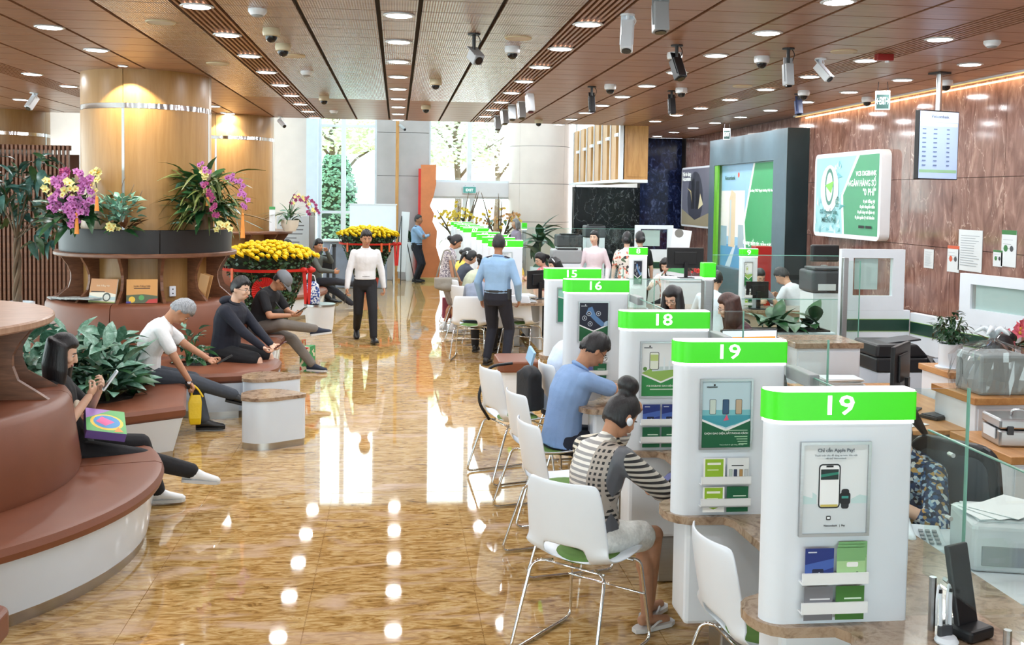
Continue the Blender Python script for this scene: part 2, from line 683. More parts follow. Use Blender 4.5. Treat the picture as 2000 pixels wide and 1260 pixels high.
# ---- right wall: red marble slabs
wall_right = struct('wall_right', MB().box2((6.47, -6, 0), (6.7, 22.95, CEIL + 0.1)), SEAM)
ys = [-6 + 1.02 * i for i in range(29)]
slab_mesh = {}
for a, b in zip(ys, ys[1:]):
    b = min(b, 22.93)
    for z0, z1 in ((0, 0.85), (0.85, 1.68), (1.68, 2.5), (2.5, CEIL)):
        if b < 7.5 and z0 > 0:
            continue
        if b < 7.5:
            z1 = CEIL
        k = (round(b - a, 3), round(z1 - z0, 3))
        if k not in slab_mesh:
            slab_mesh[k] = MB().box((0, 0, 0), (0.02, b - a - 0.006, z1 - z0 - 0.006)).mesh('marble_slab', MARBLE_RED)
        place(slab_mesh[k], 'marble_slab', wall_right, (6.46, (a + b) / 2, (z0 + z1) / 2))
wb = struct('window_6', MB().box2((-9, -6.2, 0), (6.7, -6, 0.25)).box2((-9, -6.2, 3.3), (6.7, -6, CEIL + 0.1)), WHITE_MATT)  # unseen glazed wall added behind the camera to brighten the kiosk fronts
for k in range(11):
    MB().box2((-9 + 1.43 * k, -6.15, 0.25), (-8.92 + 1.43 * k, -6.05, 3.3)).build('mullion', WHITE_MATT, wb)
    MB().box2((-8.92 + 1.43 * k, -6.11, 0.25), (-7.57 + 1.43 * k, -6.09, 3.3)).build('pane', GLASS, wb)
struct('wall_left', MB().box2((-9.2, -6.2, 0), (-9, -1, 6.2)).box2((-9.2, -1, 3.4), (-9, 27.7, 6.2)).box2((-9.2, -1, 0), (-9, 27.7, 0.3)), STONE_PINK)
wl = struct('window_5', MB().box2((-9.15, -1, 0.3), (-9.05, -0.9, 3.4)), WHITE_MATT)
for k in range(20):
    MB().box2((-9.15, -1 + 1.43 * k, 0.3), (-9.05, -0.92 + 1.43 * k, 3.4)).build('mullion', WHITE_MATT, wl)
    MB().box2((-9.11, -0.92 + 1.43 * k, 0.3), (-9.09, 0.43 + 1.43 * k, 3.4)).build('pane', GLASS, wl)

# ---- black marble block with the veneered box above it
wall_black = struct('wall_black', MB().box2((3.98, 22.95, 0), (5.5, 23.2, 2.46)).box2((5.5, 22.95, 0), (6.6, 23.2, CEIL + 0.02)), SEAM)
for i in range(2):
    for z0, z1 in ((0, 1.2), (1.2, 2.46)):
        MB().box2((3.98 + 0.76 * i, 22.93, z0 + 0.003), (3.98 + 0.76 * (i + 1) - 0.005, 22.95, z1 - 0.003)).build('marble_slab', BLACK_MARBLE, wall_black)
for z0, z1 in ((0, 1.3), (1.3, 2.6), (2.6, CEIL)):
    MB().box2((5.505, 22.93, z0 + 0.003), (6.46, 22.95, z1 - 0.003)).build('marble_slab', BLUE_MARBLE, wall_black)

OAK2 = streak('overhead_oak', [(0.3, (168, 118, 62)), (0.5, (190, 140, 80)), (0.7, (202, 154, 94))], (6, 6, 0.8), 3, rough=0.4)
ob = thing('overhead_box', 'oak and white slatted overhead box above the black marble wall', 'bulkhead', (4.21, 19.05, 2.57))
L = 5.6
MB().box2((0.02, 0, 0), (0.5, 0.02, 1.2)).build('front_panel', OAK2, ob)
MB().box2((0.02, 0.0, 0.0), (0.045, L, 1.2)).build('back_board', WHITE_MATT, ob)
MB().box2((-0.06, -0.03, -0.06), (0.5, L, 0.0)).build('white_sill', WHITE, ob, bevel=0.01)
MB().box2((-0.05, -0.03, 0), (0.02, 0.09, 1.2)).build('white_post', WHITE, ob)
for i in range(6):
    y = 0.5 + i * 0.85
    MB().box2((-0.04, y - 0.12, 0), (0.02, y + 0.32, 1.2)).build('oak_slat', OAK2, ob)
    MB().box2((-0.06, y + 0.33, 0), (0.02, y + 0.37, 1.2)).build('white_slat', WHITE, ob)
    MB().box2((-0.07, y - 0.42, 0.82 - 0.03 * i), (0.0, y - 0.1, 0.88 - 0.03 * i)).build('white_crossbar', WHITE, ob)
MB().box2((0.1, -0.012, 0.05), (0.46, 0.0, 1.2)).build('door_leaf', OAK2, ob)

# ---- far facade at the end of the hall
YF = 27.4
TOPF = 6.2
roof = struct('added_skylight_roof', MB().box2((-9, 18.95, TOPF), (9, 19.25, TOPF + 0.2)).box2((-9, YF, TOPF), (9, YF + 0.3, TOPF + 0.2)).box2((-9, 19.02, CEIL + 0.36), (4.4, 19.1, TOPF)), WHITE_MATT)  # unseen roof, its glass bays added to let daylight onto the pier
for k in range(10):
    MB().box2((-9 + 1.8 * k, 19.25, TOPF), (-8.85 + 1.8 * k, YF, TOPF + 0.2)).build('roof_beam', WHITE_MATT, roof)
    MB().box2((-8.85 + 1.8 * k, 19.25, TOPF + 0.1), (-7.2 + 1.8 * k, YF, TOPF + 0.12)).build('roof_panel' if k % 2 else 'pane', WHITE_MATT if k % 2 else GLASS, roof)
fx = lambda px: at(px, 400, YF).x
facade = MB()
facade.box2((-9, YF, 0), (fx(602), YF + 0.3, TOPF))
struct('wall_far', facade, STONE_PINK)
struct('wall_entrance_side', MB().box2((5.6, 23.2, 0), (5.8, YF + 0.3, TOPF)), STONE_PINK)
struct('trim_2', MB().box2((fx(600), YF - 0.35, 0), (fx(622), YF + 0.25, TOPF)), pm('pale_blue_frame', (206, 220, 236), 0.4, var=0.03))
FR = pm('white_window_frame', (226, 232, 240), 0.4, var=0.02)


def window(n, x0, x1, z0, z1, mull, trans, w=0.07):
    fr = struct('window_%d' % n, MB().box2((x0, YF + 0.05, z0), (x0 + w, YF + 0.2, z1)).box2((x1 - w, YF + 0.05, z0), (x1, YF + 0.2, z1)).box2((x0, YF + 0.05, z1 - w), (x1, YF + 0.2, z1)).box2((x0, YF + 0.05, z0), (x1, YF + 0.2, z0 + w)), FR)
    for x in mull:
        MB().box2((x - 0.06, YF + 0.06, z0), (x + 0.06, YF + 0.19, z1)).build('mullion', FR, fr)
    for z in trans:
        MB().box2((x0, YF + 0.07, z - 0.035), (x1, YF + 0.18, z + 0.035)).build('transom', FR, fr)
    xs, zs = [x0] + list(mull) + [x1], [z0] + list(trans) + [z1]
    for a, b in zip(xs, xs[1:]):
        for c, d in zip(zs, zs[1:]):
            MB().box2((a, YF + 0.11, c), (b, YF + 0.13, d)).build('pane', GLASS, fr)
    return fr


zz = lambda py: at(700, py, YF).z
window(1, fx(622), fx(736), 0.0, TOPF, [fx(670)], [zz(246), zz(545 - 130)])
# grey stone pier with its courses
pier = struct('wall_pier', MB().box2((fx(736) + 0.03, YF - 0.6, 0), (fx(836) - 0.03, YF + 0.3, TOPF)), SEAM)
cz = [0, zz(470), zz(343), zz(260), zz(170), TOPF]
for a, b in zip(cz, cz[1:]):
    MB().box2((fx(736), YF - 0.63, a + 0.006), (fx(836), YF + 0.3, b - 0.006)).build('stone_course', STONE_GREY, pier)
# entrance: lintel, upper light, door light
zl0, zl1 = zz(381), zz(353)
struct('trim_3', MB().box2((fx(836), YF, zl0), (fx(1012), YF + 0.3, zl1)), pm('lintel_white', (228, 226, 232), 0.5, var=0.02))
window(2, fx(836), fx(1008), zl1, TOPF, [fx(916)], [], 0.06)
window(3, fx(836), fx(1000), 0.0, zl0, [fx(908), fx(922)], [], 0.06)
window(4, fx(1100), fx(1126), 0.0, TOPF, [], [], 0.04)
# round stone column by the entrance
rcx, rcy, rr = fx(1052), YF - 0.1, 0.83
rcol = struct('column_entrance', MB().lathe([(rr - 0.02, 0), (rr - 0.02, TOPF)], (rcx, rcy, 0), 40), SEAM)
for z0, z1 in ((0, zz(428)), (zz(428), zz(354)), (zz(354), zz(281)), (zz(281), TOPF)):
    for q in range(4):
        a0 = math.radians(-137 + 90 * q + 0.15)
        a1 = math.radians(-47 + 90 * q - 0.15)
        MB().lathe([(rr - 0.02, z0 + 0.005), (rr, z0 + 0.005), (rr, z1 - 0.005), (rr - 0.02, z1 - 0.005)], (rcx, rcy, 0), 14, a0, a1, close_prof=True).build('stone_panel', STONE_PINK, rcol, auto=30)

# ---- outdoors seen through the panes
OUT = pm('street_paving', (214, 214, 210), 0.8, var=0.04, space='world')
struct('ground_outside', MB().box2((-30, YF + 0.3, -0.12), (30, 70, -0.02)), OUT)
LEAF_OUT = [pm('washed_out_leaf_%d' % i, c, 0.6, var=0.2) for i, c in enumerate(((222, 236, 198), (210, 232, 204), (232, 240, 216)))]  # overexposed daylight put into the colour: leaves paled towards white
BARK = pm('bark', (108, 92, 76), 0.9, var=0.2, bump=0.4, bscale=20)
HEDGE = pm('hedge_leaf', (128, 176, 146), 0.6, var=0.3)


def outdoor_tree(label, x, y, h, crown, m, n):
    t = thing('street_tree', label, 'tree', (x, y, 0), group='trees outside the entrance')
    MB().tube([(0, 0, 0), (0.1, 0, h * 0.4), (-0.05, 0.1, h * 0.75), (0.2, 0, h)], [0.16, 0.12, 0.09, 0.03]).build('trunk', BARK, t, smooth=True)
    for k in range(5):
        a = k * 1.3
        MB().tube([(0, 0, h * (0.45 + 0.08 * k)), (0.8 * math.cos(a), 0.8 * math.sin(a), h * (0.62 + 0.07 * k)), (1.7 * math.cos(a), 1.4 * math.sin(a), h * (0.72 + 0.06 * k))], [0.06, 0.045, 0.015]).build('branch', BARK, t, smooth=True)
    mb = MB()
    for k in range(n):
        a, b, r = RN.uniform(0, 2 * PI), RN.uniform(-1, 1), RN.uniform(0.35, 1) ** 0.6
        c = Vector((crown[0] * r * math.cos(a), crown[0] * r * math.sin(a) * 0.8, crown[1] + crown[2] * b * (1 - 0.4 * r)))
        d = Vector((RN.uniform(-1, 1), RN.uniform(-1, 1), RN.uniform(-1, 1))).normalized()
        x2, y2, _ = basis(d)
        s = RN.uniform(0.07, 0.15)
        mb.poly([c - x2 * s, c + y2 * s * 0.45, c + x2 * s, c - y2 * s * 0.45])
    tag(mb.build('foliage', m, t), kind='stuff')


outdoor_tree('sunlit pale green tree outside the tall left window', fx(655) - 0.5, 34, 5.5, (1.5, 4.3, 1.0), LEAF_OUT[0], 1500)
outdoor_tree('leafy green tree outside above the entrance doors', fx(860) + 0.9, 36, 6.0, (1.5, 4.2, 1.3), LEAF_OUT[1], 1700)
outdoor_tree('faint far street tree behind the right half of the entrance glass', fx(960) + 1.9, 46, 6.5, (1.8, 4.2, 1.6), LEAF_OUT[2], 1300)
hd = thing('clipped_hedge', 'tall clipped dark green hedge outside the left window', 'hedge', (fx(634) + 0.1, 30.5, 0))
mb = MB()
for k in range(2600):
    a, z = RN.uniform(0, 2 * PI), RN.uniform(0, 3.35)
    r = 0.62 * (1 - 0.5 * max(0, (z - 2.4)) / 0.95) * RN.uniform(0.9, 1.05)
    c = Vector((r * math.cos(a), r * math.sin(a), z))
    d = Vector((math.cos(a) + RN.uniform(-.7, .7), math.sin(a) + RN.uniform(-.7, .7), RN.uniform(-.3, .9))).normalized()
    x2, y2, _ = basis(d)
    s = RN.uniform(0.04, 0.08)
    mb.poly([c - x2 * s, c + y2 * s * 0.6, c + x2 * s, c - y2 * s * 0.6])
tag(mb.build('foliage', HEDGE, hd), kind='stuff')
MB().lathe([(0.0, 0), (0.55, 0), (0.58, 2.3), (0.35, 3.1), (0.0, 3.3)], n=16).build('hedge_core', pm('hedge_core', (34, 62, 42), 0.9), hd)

# ---- downlights: each lamp carries its own light
LENS = pm('lamp_lens', (250, 253, 255), 0.4, emit=14.0, var=0.0)
ring_mesh = MB().lathe([(0.115, 0.0), (0.125, -0.006), (0.1, -0.012), (0.095, 0.0)], n=20, close_prof=True).mesh('ring', WHITE, True)
lens_mesh = MB().cyl((0, 0, -0.012), (0, 0, -0.004), 0.098, n=20).mesh('lens', LENS)
lamp_data = bpy.data.lights.new('downlight', 'AREA')
lamp_data.shape, lamp_data.size, lamp_data.energy = 'DISK', 0.2, LAMP_W
lamp_data.color = (0.965, 0.985, 1.0)


def downlight(x, y, label):
    t = thing('downlight', label, 'downlight', (x, y, CEIL), group='round ceiling downlights')
    place(ring_mesh, 'ring', t)
    place(lens_mesh, 'lens', t)
    l = bpy.data.objects.new('downlight_glow', lamp_data)
    COL.objects.link(l)
    l.parent = t
    l.location = (0, 0, -0.02)
    return t


ORD = ['nearest', 'second', 'third', 'fourth', 'fifth', 'sixth', 'seventh', 'eighth', 'ninth', 'tenth', 'eleventh', 'twelfth']
rows = [('in the row over the middle of the aisle', 0.0, 7.95, 9), ('in the slotted row left of the aisle', -1.485, 7.86, 9), ('in the slotted row along the near counters', 1.485, 8.06, 9),
        ('in the row over the teller desks', 3.0, 8.18, 9), ('in the slotted row by the red marble wall side', 4.5, 8.2, 8), ('in the row closest to the red marble wall', 5.6, 8.25, 11),
        ('in the row towards the oak columns', -2.93, 7.75, 4), ('in the row behind the oak columns', -4.32, 11.45, 4)]
for desc, x, y0, n in rows:
    for k in range(n):
        y = y0 + 1.36 * k
        if math.hypot(x + 3.05, y - 12.75) < 0.95:
            continue
        downlight(x, y, '%s round white downlight %s' % (ORD[k], desc))
for x, y, s in ((-2.92, 16.8, 'half hidden behind the near oak column'), (-2.91, 18.24, 'right above the far oak column'), (-5.72, 16.45, 'far over the slatted screen')):
    downlight(x, y, 'round white downlight ' + s)
for (x, y), w in zip(((0, 5.2), (0, 2.5), (1.485, 5.3), (1.485, 2.5), (-1.485, 5.2), (-1.485, 2.4), (3.0, 5.4), (3.0, 2.6), (4.5, 5.4), (4.5, 2.6), (5.6, 5.4), (-2.93, 5.0), (-4.3, 8.5), (-4.3, 5.5), (3.0, 6.82)),
                     ('aisle row, ahead', 'aisle row, right above', 'counter slot row, ahead', 'counter slot row, right above', 'left slot row, ahead', 'left slot row, right above', 'teller row, ahead', 'teller row, right above', 'marble side slot row, ahead', 'marble side slot row, right above', 'marble wall row, ahead', 'bench row, ahead', 'far left row, beyond the first bench', 'far left row, over the first bench', 'teller row at the top edge')):
    downlight(x, y, 'round white downlight overhead near the viewer, ' + w)
# wall-washing spots on the two oak columns
SPOT = bpy.data.lights.new('column_spot', 'SPOT')
SPOT.energy, SPOT.spot_size, SPOT.spot_blend, SPOT.shadow_soft_size = 120, math.radians(95), 0.12, 0.03
SPOT.color = (1.0, 0.9, 0.7)
for nm, x, y, ty in (('near', -3.0, 11.72, 12.0), ('far', -2.98, 18.1, 18.4)):
    t = thing('column_spotlight', 'small recessed spotlight washing the %s oak column' % nm, 'spotlight', (x, y, CEIL))
    MB().lathe([(0.05, 0.0), (0.06, -0.008), (0.045, -0.012), (0.04, 0.0)], n=16, close_prof=True).build('ring', WHITE, t, smooth=True)
    MB().cyl((0, 0, -0.01), (0, 0, -0.003), 0.042, n=16).build('lens', LENS, t)
    l = bpy.data.objects.new('column_spot_glow', SPOT)
    COL.objects.link(l)
    l.parent = t
    l.location = (0, 0, -0.03)
    l.rotation_euler = Vector((0.0, ty - y, -1.0)).to_track_quat('-Z', 'Y').to_euler()

# warm strip lamp in the cove along the red marble wall
cl = thing('cove_lamp', 'long warm strip lamp along the top of the red marble wall', 'strip lamp', (6.36, 12.0, CEIL - 0.03))
MB().box((0, 0, 0.02), (0.05, 8.0, 0.02)).build('channel', WHITE, cl)
MB().box((0.012, 0, 0.006), (0.02, 7.96, 0.008)).build('diffuser', pm('warm_strip', (255, 206, 130), 0.4, emit=0.9, var=0.0), cl)
cld = bpy.data.lights.new('cove_glow', 'AREA')
cld.shape, cld.size, cld.size_y, cld.energy, cld.color = 'RECTANGLE', 0.03, 7.9, 22, (1.0, 0.76, 0.42)
clo = bpy.data.objects.new('cove_glow', cld)
COL.objects.link(clo)
clo.parent = cl
clo.location = (0.02, 0, -0.005)
clo.rotation_euler = (0, math.radians(-35), 0)
# ================================================================ left side: columns, ring benches, planting
def column(name, cx, cy, z_top=CEIL + 0.02, R=0.8):
    c = struct(name, MB().lathe([(R - 0.03, 0), (R - 0.03, z_top)], (cx, cy, 0), 40), SEAM)
    zb = 3.17
    for z0, z1 in ((0, zb - 0.03), (zb + 0.03, z_top)):
        for q in range(4):
            a0, a1 = math.radians(-97 + 90 * q + 0.3), math.radians(-7 + 90 * q - 0.3)
            MB().lathe([(R - 0.03, z0), (R, z0), (R, z1), (R - 0.03, z1)], (cx, cy, 0), 16, a0, a1, close_prof=True).build('veneer_panel', OAK_VENEER, c, auto=30)
    MB().lathe([(R - 0.03, zb - 0.028), (R + 0.003, zb - 0.028), (R + 0.003, zb + 0.028), (R - 0.03, zb + 0.028)], (cx, cy, 0), 48, close_prof=True).build('steel_band', CHROME, c, auto=30)
    for q in range(4):
        a = math.radians(-97 + 90 * q)
        MB().box((cx + (R - 0.003) * math.cos(a), cy + (R - 0.003) * math.sin(a), zb / 2), (0.014, 0.03, zb - 0.06), rot=Matrix.Rotation(a, 3, 'Z')).build('steel_strip', STEEL, c)
    return c


column('column_near', -2.99, 12.75, R=0.74)
column('column_far', -3.05, 19.15)
column('column_left', -7.0, 19.15)

SEAT_P = [(1.22, 0.36), (1.74, 0.36), (1.775, 0.375), (1.785, 0.41), (1.77, 0.445), (1.73, 0.46), (1.22, 0.46)]
BACK_P = [(0.9, 0.46), (1.28, 0.46), (1.29, 0.5), (1.235, 0.9), (1.21, 0.935), (1.17, 0.95), (0.9, 0.95)]


def fin_mesh(zt):
    out = [(1.1, 0), (1.04, 0.05), (0.985, 0.14), (0.955, 0.24), (0.955, 0.32), (1.0, 0.42), (1.06, 0.5), (1.075, zt)]
    poly = [(0.78 if zt > 0.52 else 0.6, 0)] + [(r + 0.06 * (z < 0.06), z) for r, z in out] + [(0.78 if zt > 0.52 else 0.6, zt)]
    mb = MB()
    rings = [[Vector((r, s, z)) for r, z in poly] for s in (-0.018, 0.018)]
    return mb.loft(rings).mesh('fin', DKWOOD)


def ring_bench(label, cx, cy, offs, n=5, shelf_z=1.5):
    t = thing('ring_bench', label, 'bench', (cx, cy, 0), group='round leather benches')
    MB().lathe([(1.2, 0.07), (1.69, 0.07), (1.735, 0.36), (1.2, 0.36)], n=64, close_prof=True).build('base', WGLASS, t, auto=30)
    MB().lathe([(1.2, 0.0), (1.67, 0.0), (1.68, 0.075), (1.2, 0.075)], n=64, close_prof=True).build('plinth', STEEL, t, auto=30)
    for prof, nm in ((SEAT_P, 'seat_cushion'), (BACK_P, 'backrest')):
        for k in range(n):
            g = 0.004
            a0, a1 = math.radians(offs + 360 / n * k) + g, math.radians(offs + 360 / n * (k + 1)) - g
            MB().lathe(prof, n=20, a0=a0, a1=a1, close_prof=True).build(nm, LEATHER, t, auto=35)
    return t


FIN = fin_mesh(0.53)


def bench_shelf(t, inner, angles, z=1.48):
    MB().lathe([(inner, z), (1.13, z), (1.14, z + 0.01), (1.14, z + 0.04), (1.13, z + 0.05), (inner, z + 0.05)], n=64, close_prof=True).build('shelf', DKWOOD if inner > 0.5 else TABLEWOOD, t, auto=30)
    for a in angles:
        place(FIN, 'fin', t, (0, 0, 0.95), (0, 0, math.radians(a)), (1, 1, (z - 0.95) / 0.53))


TABLEWOOD = streak('pale_walnut', [(0.3, (156, 122, 100)), (0.55, (176, 142, 118)), (0.75, (192, 160, 136))], (2, 10, 2), 3, rough=0.3, space='object')
b1 = ring_bench('round brown leather bench closest to the viewer with a bare round table top', -3.22, 6.35, 14, 5)
bench_shelf(b1, 0.02, [-40, 0, 22, 62, 100, 150, 200, 250], 1.39)
MB().lathe([(0.02, 0.46), (0.55, 0.46), (0.55, 1.49), (0.02, 1.49)], n=32, close_prof=True).build('core', DKWOOD, b1, auto=30)
b2 = ring_bench('round brown leather bench around the near oak column with picture books on its ledge', -2.99, 12.75, -97, 4)
bench_shelf(b2, 0.82, [-94.5 + 27.69 * k for k in range(13)], 1.455)
b2.scale = (0.915, 0.915, 1)
b3 = ring_bench('round brown leather bench around the far oak column', -3.05, 19.15, -97, 4)
bench_shelf(b3, 0.81, range(0, 360, 30))
# corner of one more bench in the bottom left corner
cb = thing('corner_bench', 'brown leather bench corner cut off at the bottom left', 'bench', (0, 0, 0))
p = onz(27, 1178, 0.46)
MB().prism(rrect(p.x - 1.2, p.y - 1.6, p.x, p.y, 0.07), 0.34, 0.46).build('seat_cushion', LEATHER, cb, bevel=0.02, seg=3)
MB().prism([(p.x - 1.15, p.y - 1.5), (p.x - 0.1, p.y - 1.5), (p.x - 0.1, p.y - 0.08), (p.x - 1.15, p.y - 0.08)], 0.0, 0.34).build('base', WGLASS, cb)

# ---- planter benches with leather tops
SOIL = pm('dark_soil', (44, 36, 30), 0.95, bump=0.5)


def planter_bench(label, outer, inner, cushion_h=0.1):
    t = thing('planter_bench', label, 'bench')
    cxm = sum(p[0] for p in outer) / len(outer)
    cym = sum(p[1] for p in outer) / len(outer)
    sh = lambda k: [(cxm + (x - cxm) * k, cym + (y - cym) * k) for x, y in outer]
    mb = MB()
    lo, hi = [[Vector((x, y, z)) for x, y in pl] for pl, z in ((sh(0.93), 0.07), (sh(0.985), 0.35))]
    mb.loft([lo, hi]).build('base', WGLASS, t)
    MB().prism(sh(0.925), 0.0, 0.075).build('plinth', STEEL, t)
    n = len(outer)
    # cushion: ring between outer and inner outline (same count)
    o, i = outer, inner
    prof = []
    for k in range(n):
        (ox, oy), (ix, iy) = o[k], i[k]
        dx, dy = ox - ix, oy - iy
        L = math.hypot(dx, dy)
        ux, uy = dx / L, dy / L
        P = lambda s, z: Vector((ix + ux * s, iy + uy * s, z))
        prof.append([P(0, 0.35), P(L - 0.03, 0.35), P(L, 0.375), P(L + 0.005, 0.42), P(L - 0.02, 0.45), P(L - 0.07, 0.46), P(0, 0.46)])
    MB().loft(prof, cap=False, closed=True, loop=True).build('leather_top', LEATHER, t, auto=35)
    MB().prism([(x, y) for x, y in inner], 0.36, 0.44).build('soil', SOIL, t)
    return t


def resample(pts, n):
    pts = [Vector((x, y, 0)) for x, y in pts]
    seg = [(pts[k], pts[(k + 1) % len(pts)]) for k in range(len(pts))]
    tot = sum((b - a).length for a, b in seg)
    out = []
    for k in range(n):
        d = tot * k / n
        for a, b in seg:
            l = (b - a).length
            if d <= l:
                q = a + (b - a) * (d / l)
                out.append((q.x, q.y))
                break
            d -= l
    return out


pb1_out = [(-1.71, 8.57), (-1.98, 9.97), (-2.5, 10.2), (-3.6, 10.3), (-4.9, 10.2), (-5.1, 9.0), (-4.6, 8.35), (-3.4, 8.3), (-2.5, 8.22), (-2.1, 8.3)]
pb1_in = [(-2.2, 8.85), (-2.3, 9.6), (-2.65, 9.9), (-3.6, 9.95), (-4.6, 9.8), (-4.7, 9.0), (-4.4, 8.7), (-3.4, 8.65), (-2.6, 8.6), (-2.35, 8.65)]
planter_bench('angular leather bench round the big leafy plants behind the woman with the phone', pb1_out, pb1_in)
ang = [(-1.84, 10.06), (-1.5, 10.14), (-1.3, 10.3), (-1.2, 10.6), (-1.2, 10.95), (-1.33, 11.2), (-1.6, 11.3), (-2.1, 11.1), (-2.5, 10.9), (-2.62, 10.6), (-2.5, 10.35), (-2.2, 10.22)]
ang_in = [(-2.0, 10.5), (-1.95, 10.5), (-1.9, 10.52), (-1.85, 10.6), (-1.85, 10.7), (-1.88, 10.8), (-1.95, 10.84), (-2.1, 10.86), (-2.25, 10.8), (-2.3, 10.7), (-2.25, 10.6), (-2.15, 10.53)]
planter_bench('rounded leather bench with plants where the man in the navy hoodie sits', ang, ang_in)


# ---- leaves and blossoms shared by the plants
def leaf_mesh(name, L, W, mat, droop=0.3, fold=0.25, n=5):
    mb = MB()
    rows_ = []
    for i in range(n + 1):
        s = i / n
        w = W * math.sin(PI * min(1, 0.06 + s * 0.94)) ** 0.8 * (1 - 0.25 * s)
        if i == n:
            w = 0.004
        y, z = L * s, -droop * L * s * s + 0.12 * L * s
        rows_.append([Vector((-w, y, z + fold * w)), Vector((0, y, z)), Vector((w, y, z + fold * w))])
    mb.loft(rows_, cap=False, closed=False)
    me = mb.mesh(name, mat, True)
    return me


def leaf_mat(name, c1, c2, c3, rough=0.4, scale=9):
    return streak(name, [(0.3, c1), (0.52, c2), (0.7, c3)], (1, 1, 1), scale, 4, 0.8, rough, space='object')


LM_AGLA = leaf_mat('silver_green_leaf', (38, 78, 52), (98, 142, 122), (150, 182, 168), 0.32, 16)
LM_DARK = leaf_mat('deep_green_leaf', (22, 52, 30), (36, 78, 44), (58, 104, 56), 0.35)
LM_TREE = leaf_mat('blue_green_leaf', (40, 78, 70), (70, 112, 106), (128, 166, 162), 0.35, 6)
LM_FERN = leaf_mat('olive_leaf', (52, 66, 26), (86, 100, 40), (126, 132, 60), 0.5)
LM_TEAL = leaf_mat('pale_teal_leaf', (74, 126, 110), (132, 182, 164), (186, 216, 204), 0.4)
LM_BRONZE = leaf_mat('bronze_leaf', (58, 34, 26), (96, 62, 40), (128, 96, 58), 0.45)
LF = {k: leaf_mesh('leaf', *a) for k, a in dict(agla=(0.3, 0.075, LM_AGLA, 0.45), agla_d=(0.3, 0.08, LM_DARK, 0.4), tree=(0.21, 0.045, LM_TREE, 0.5), tree_d=(0.2, 0.042, LM_DARK, 0.5),
        fern=(0.28, 0.02, LM_FERN, 0.9), grass=(0.42, 0.012, LM_DARK, 1.0), teal=(0.1, 0.032, LM_TEAL, 0.4), broad=(0.26, 0.055, LM_DARK, 0.5), bronze=(0.22, 0.03, LM_BRONZE, 0.3), small=(0.06, 0.022, LM_DARK, 0.3)).items()}


def petal_mesh(mat, mat2, s=0.035):
    mb = MB()
    for k in range(5):
        a = 2 * PI * k / 5 + PI / 2
        w = 0.75 if k in (1, 4) else 0.5
        d, p = Vector((math.cos(a), 0, math.sin(a))), Vector((-math.sin(a), 0, math.cos(a)))
        y = Vector((0, -1, 0))
        mb.add([Vector((0, 0, 0)), d * s * 0.5 + p * s * w * 0.7 + y * s * 0.2, d * s + y * s * 0.05, d * s * 0.5 - p * s * w * 0.7 + y * s * 0.2], [(0, 1, 2, 3)], 0)
    mb.ell((0, -s * 0.25, -s * 0.1), (s * 0.2, s * 0.25, s * 0.25), None, 6, 4, 1)
    return mb.mesh('blossom', [mat, mat2])


PURPLE = petal_mesh(pm('purple_petal', (188, 112, 178), 0.6, var=0.2), pm('magenta_lip', (122, 34, 98), 0.6))
CREAM = petal_mesh(pm('cream_petal', (226, 220, 150), 0.6, var=0.1), pm('gold_lip', (206, 160, 60), 0.6))
MAGENTA = petal_mesh(pm('magenta_petal', (150, 52, 104), 0.6, var=0.2), pm('magenta_lip', (122, 34, 98), 0.6))
STEM = pm('green_stem', (72, 92, 44), 0.6, var=0.15)


def leaves(t, kind, n, rmin, rmax, z, elev, scale=(0.8, 1.2), az=(0, 2 * PI), zr=0.0, sq=1.0):
    for _ in range(n):
        a = RN.uniform(*az)
        r = RN.uniform(rmin, rmax)
        s = RN.uniform(*scale)
        o = place(LF[kind], 'leaf', t, (r * math.cos(a), r * sq * math.sin(a), z + RN.uniform(-zr, zr)))
        o.rotation_euler = (math.radians(RN.uniform(*elev)), RN.uniform(-0.5, 0.5), a - PI / 2 + RN.uniform(-0.5, 0.5))
        o.scale = (s, s, s)


def blossoms(t, me, pts, spread, n, scale=1.0, tilt=-0.2):
    """blossoms hung along a stem path"""
    pts = [Vector(p) for p in pts]
    MB().tube(smooth_path(pts, 0.15, 4), 0.005, 5).build('flower_stem', STEM, t, smooth=True)
    for k in range(n):
        s = 0.25 + 0.75 * (k + RN.uniform(-0.3, 0.3)) / n
        s = max(0.02, min(0.999, s)) * (len(pts) - 1)
        i = int(s)
        p = pts[i].lerp(pts[i + 1], s - i)
        o = place(me, 'blossom', t, p + Vector((RN.uniform(-spread, spread), RN.uniform(-spread, 0.2 * spread) - 0.02, RN.uniform(-spread, spread))))
        sc = 1.25 * scale * RN.uniform(0.85, 1.2)
        o.scale = (sc, sc, sc)
        o.rotation_euler = (tilt + RN.uniform(-0.3, 0.3), RN.uniform(-0.4, 0.4), RN.uniform(-0.7, 0.7))


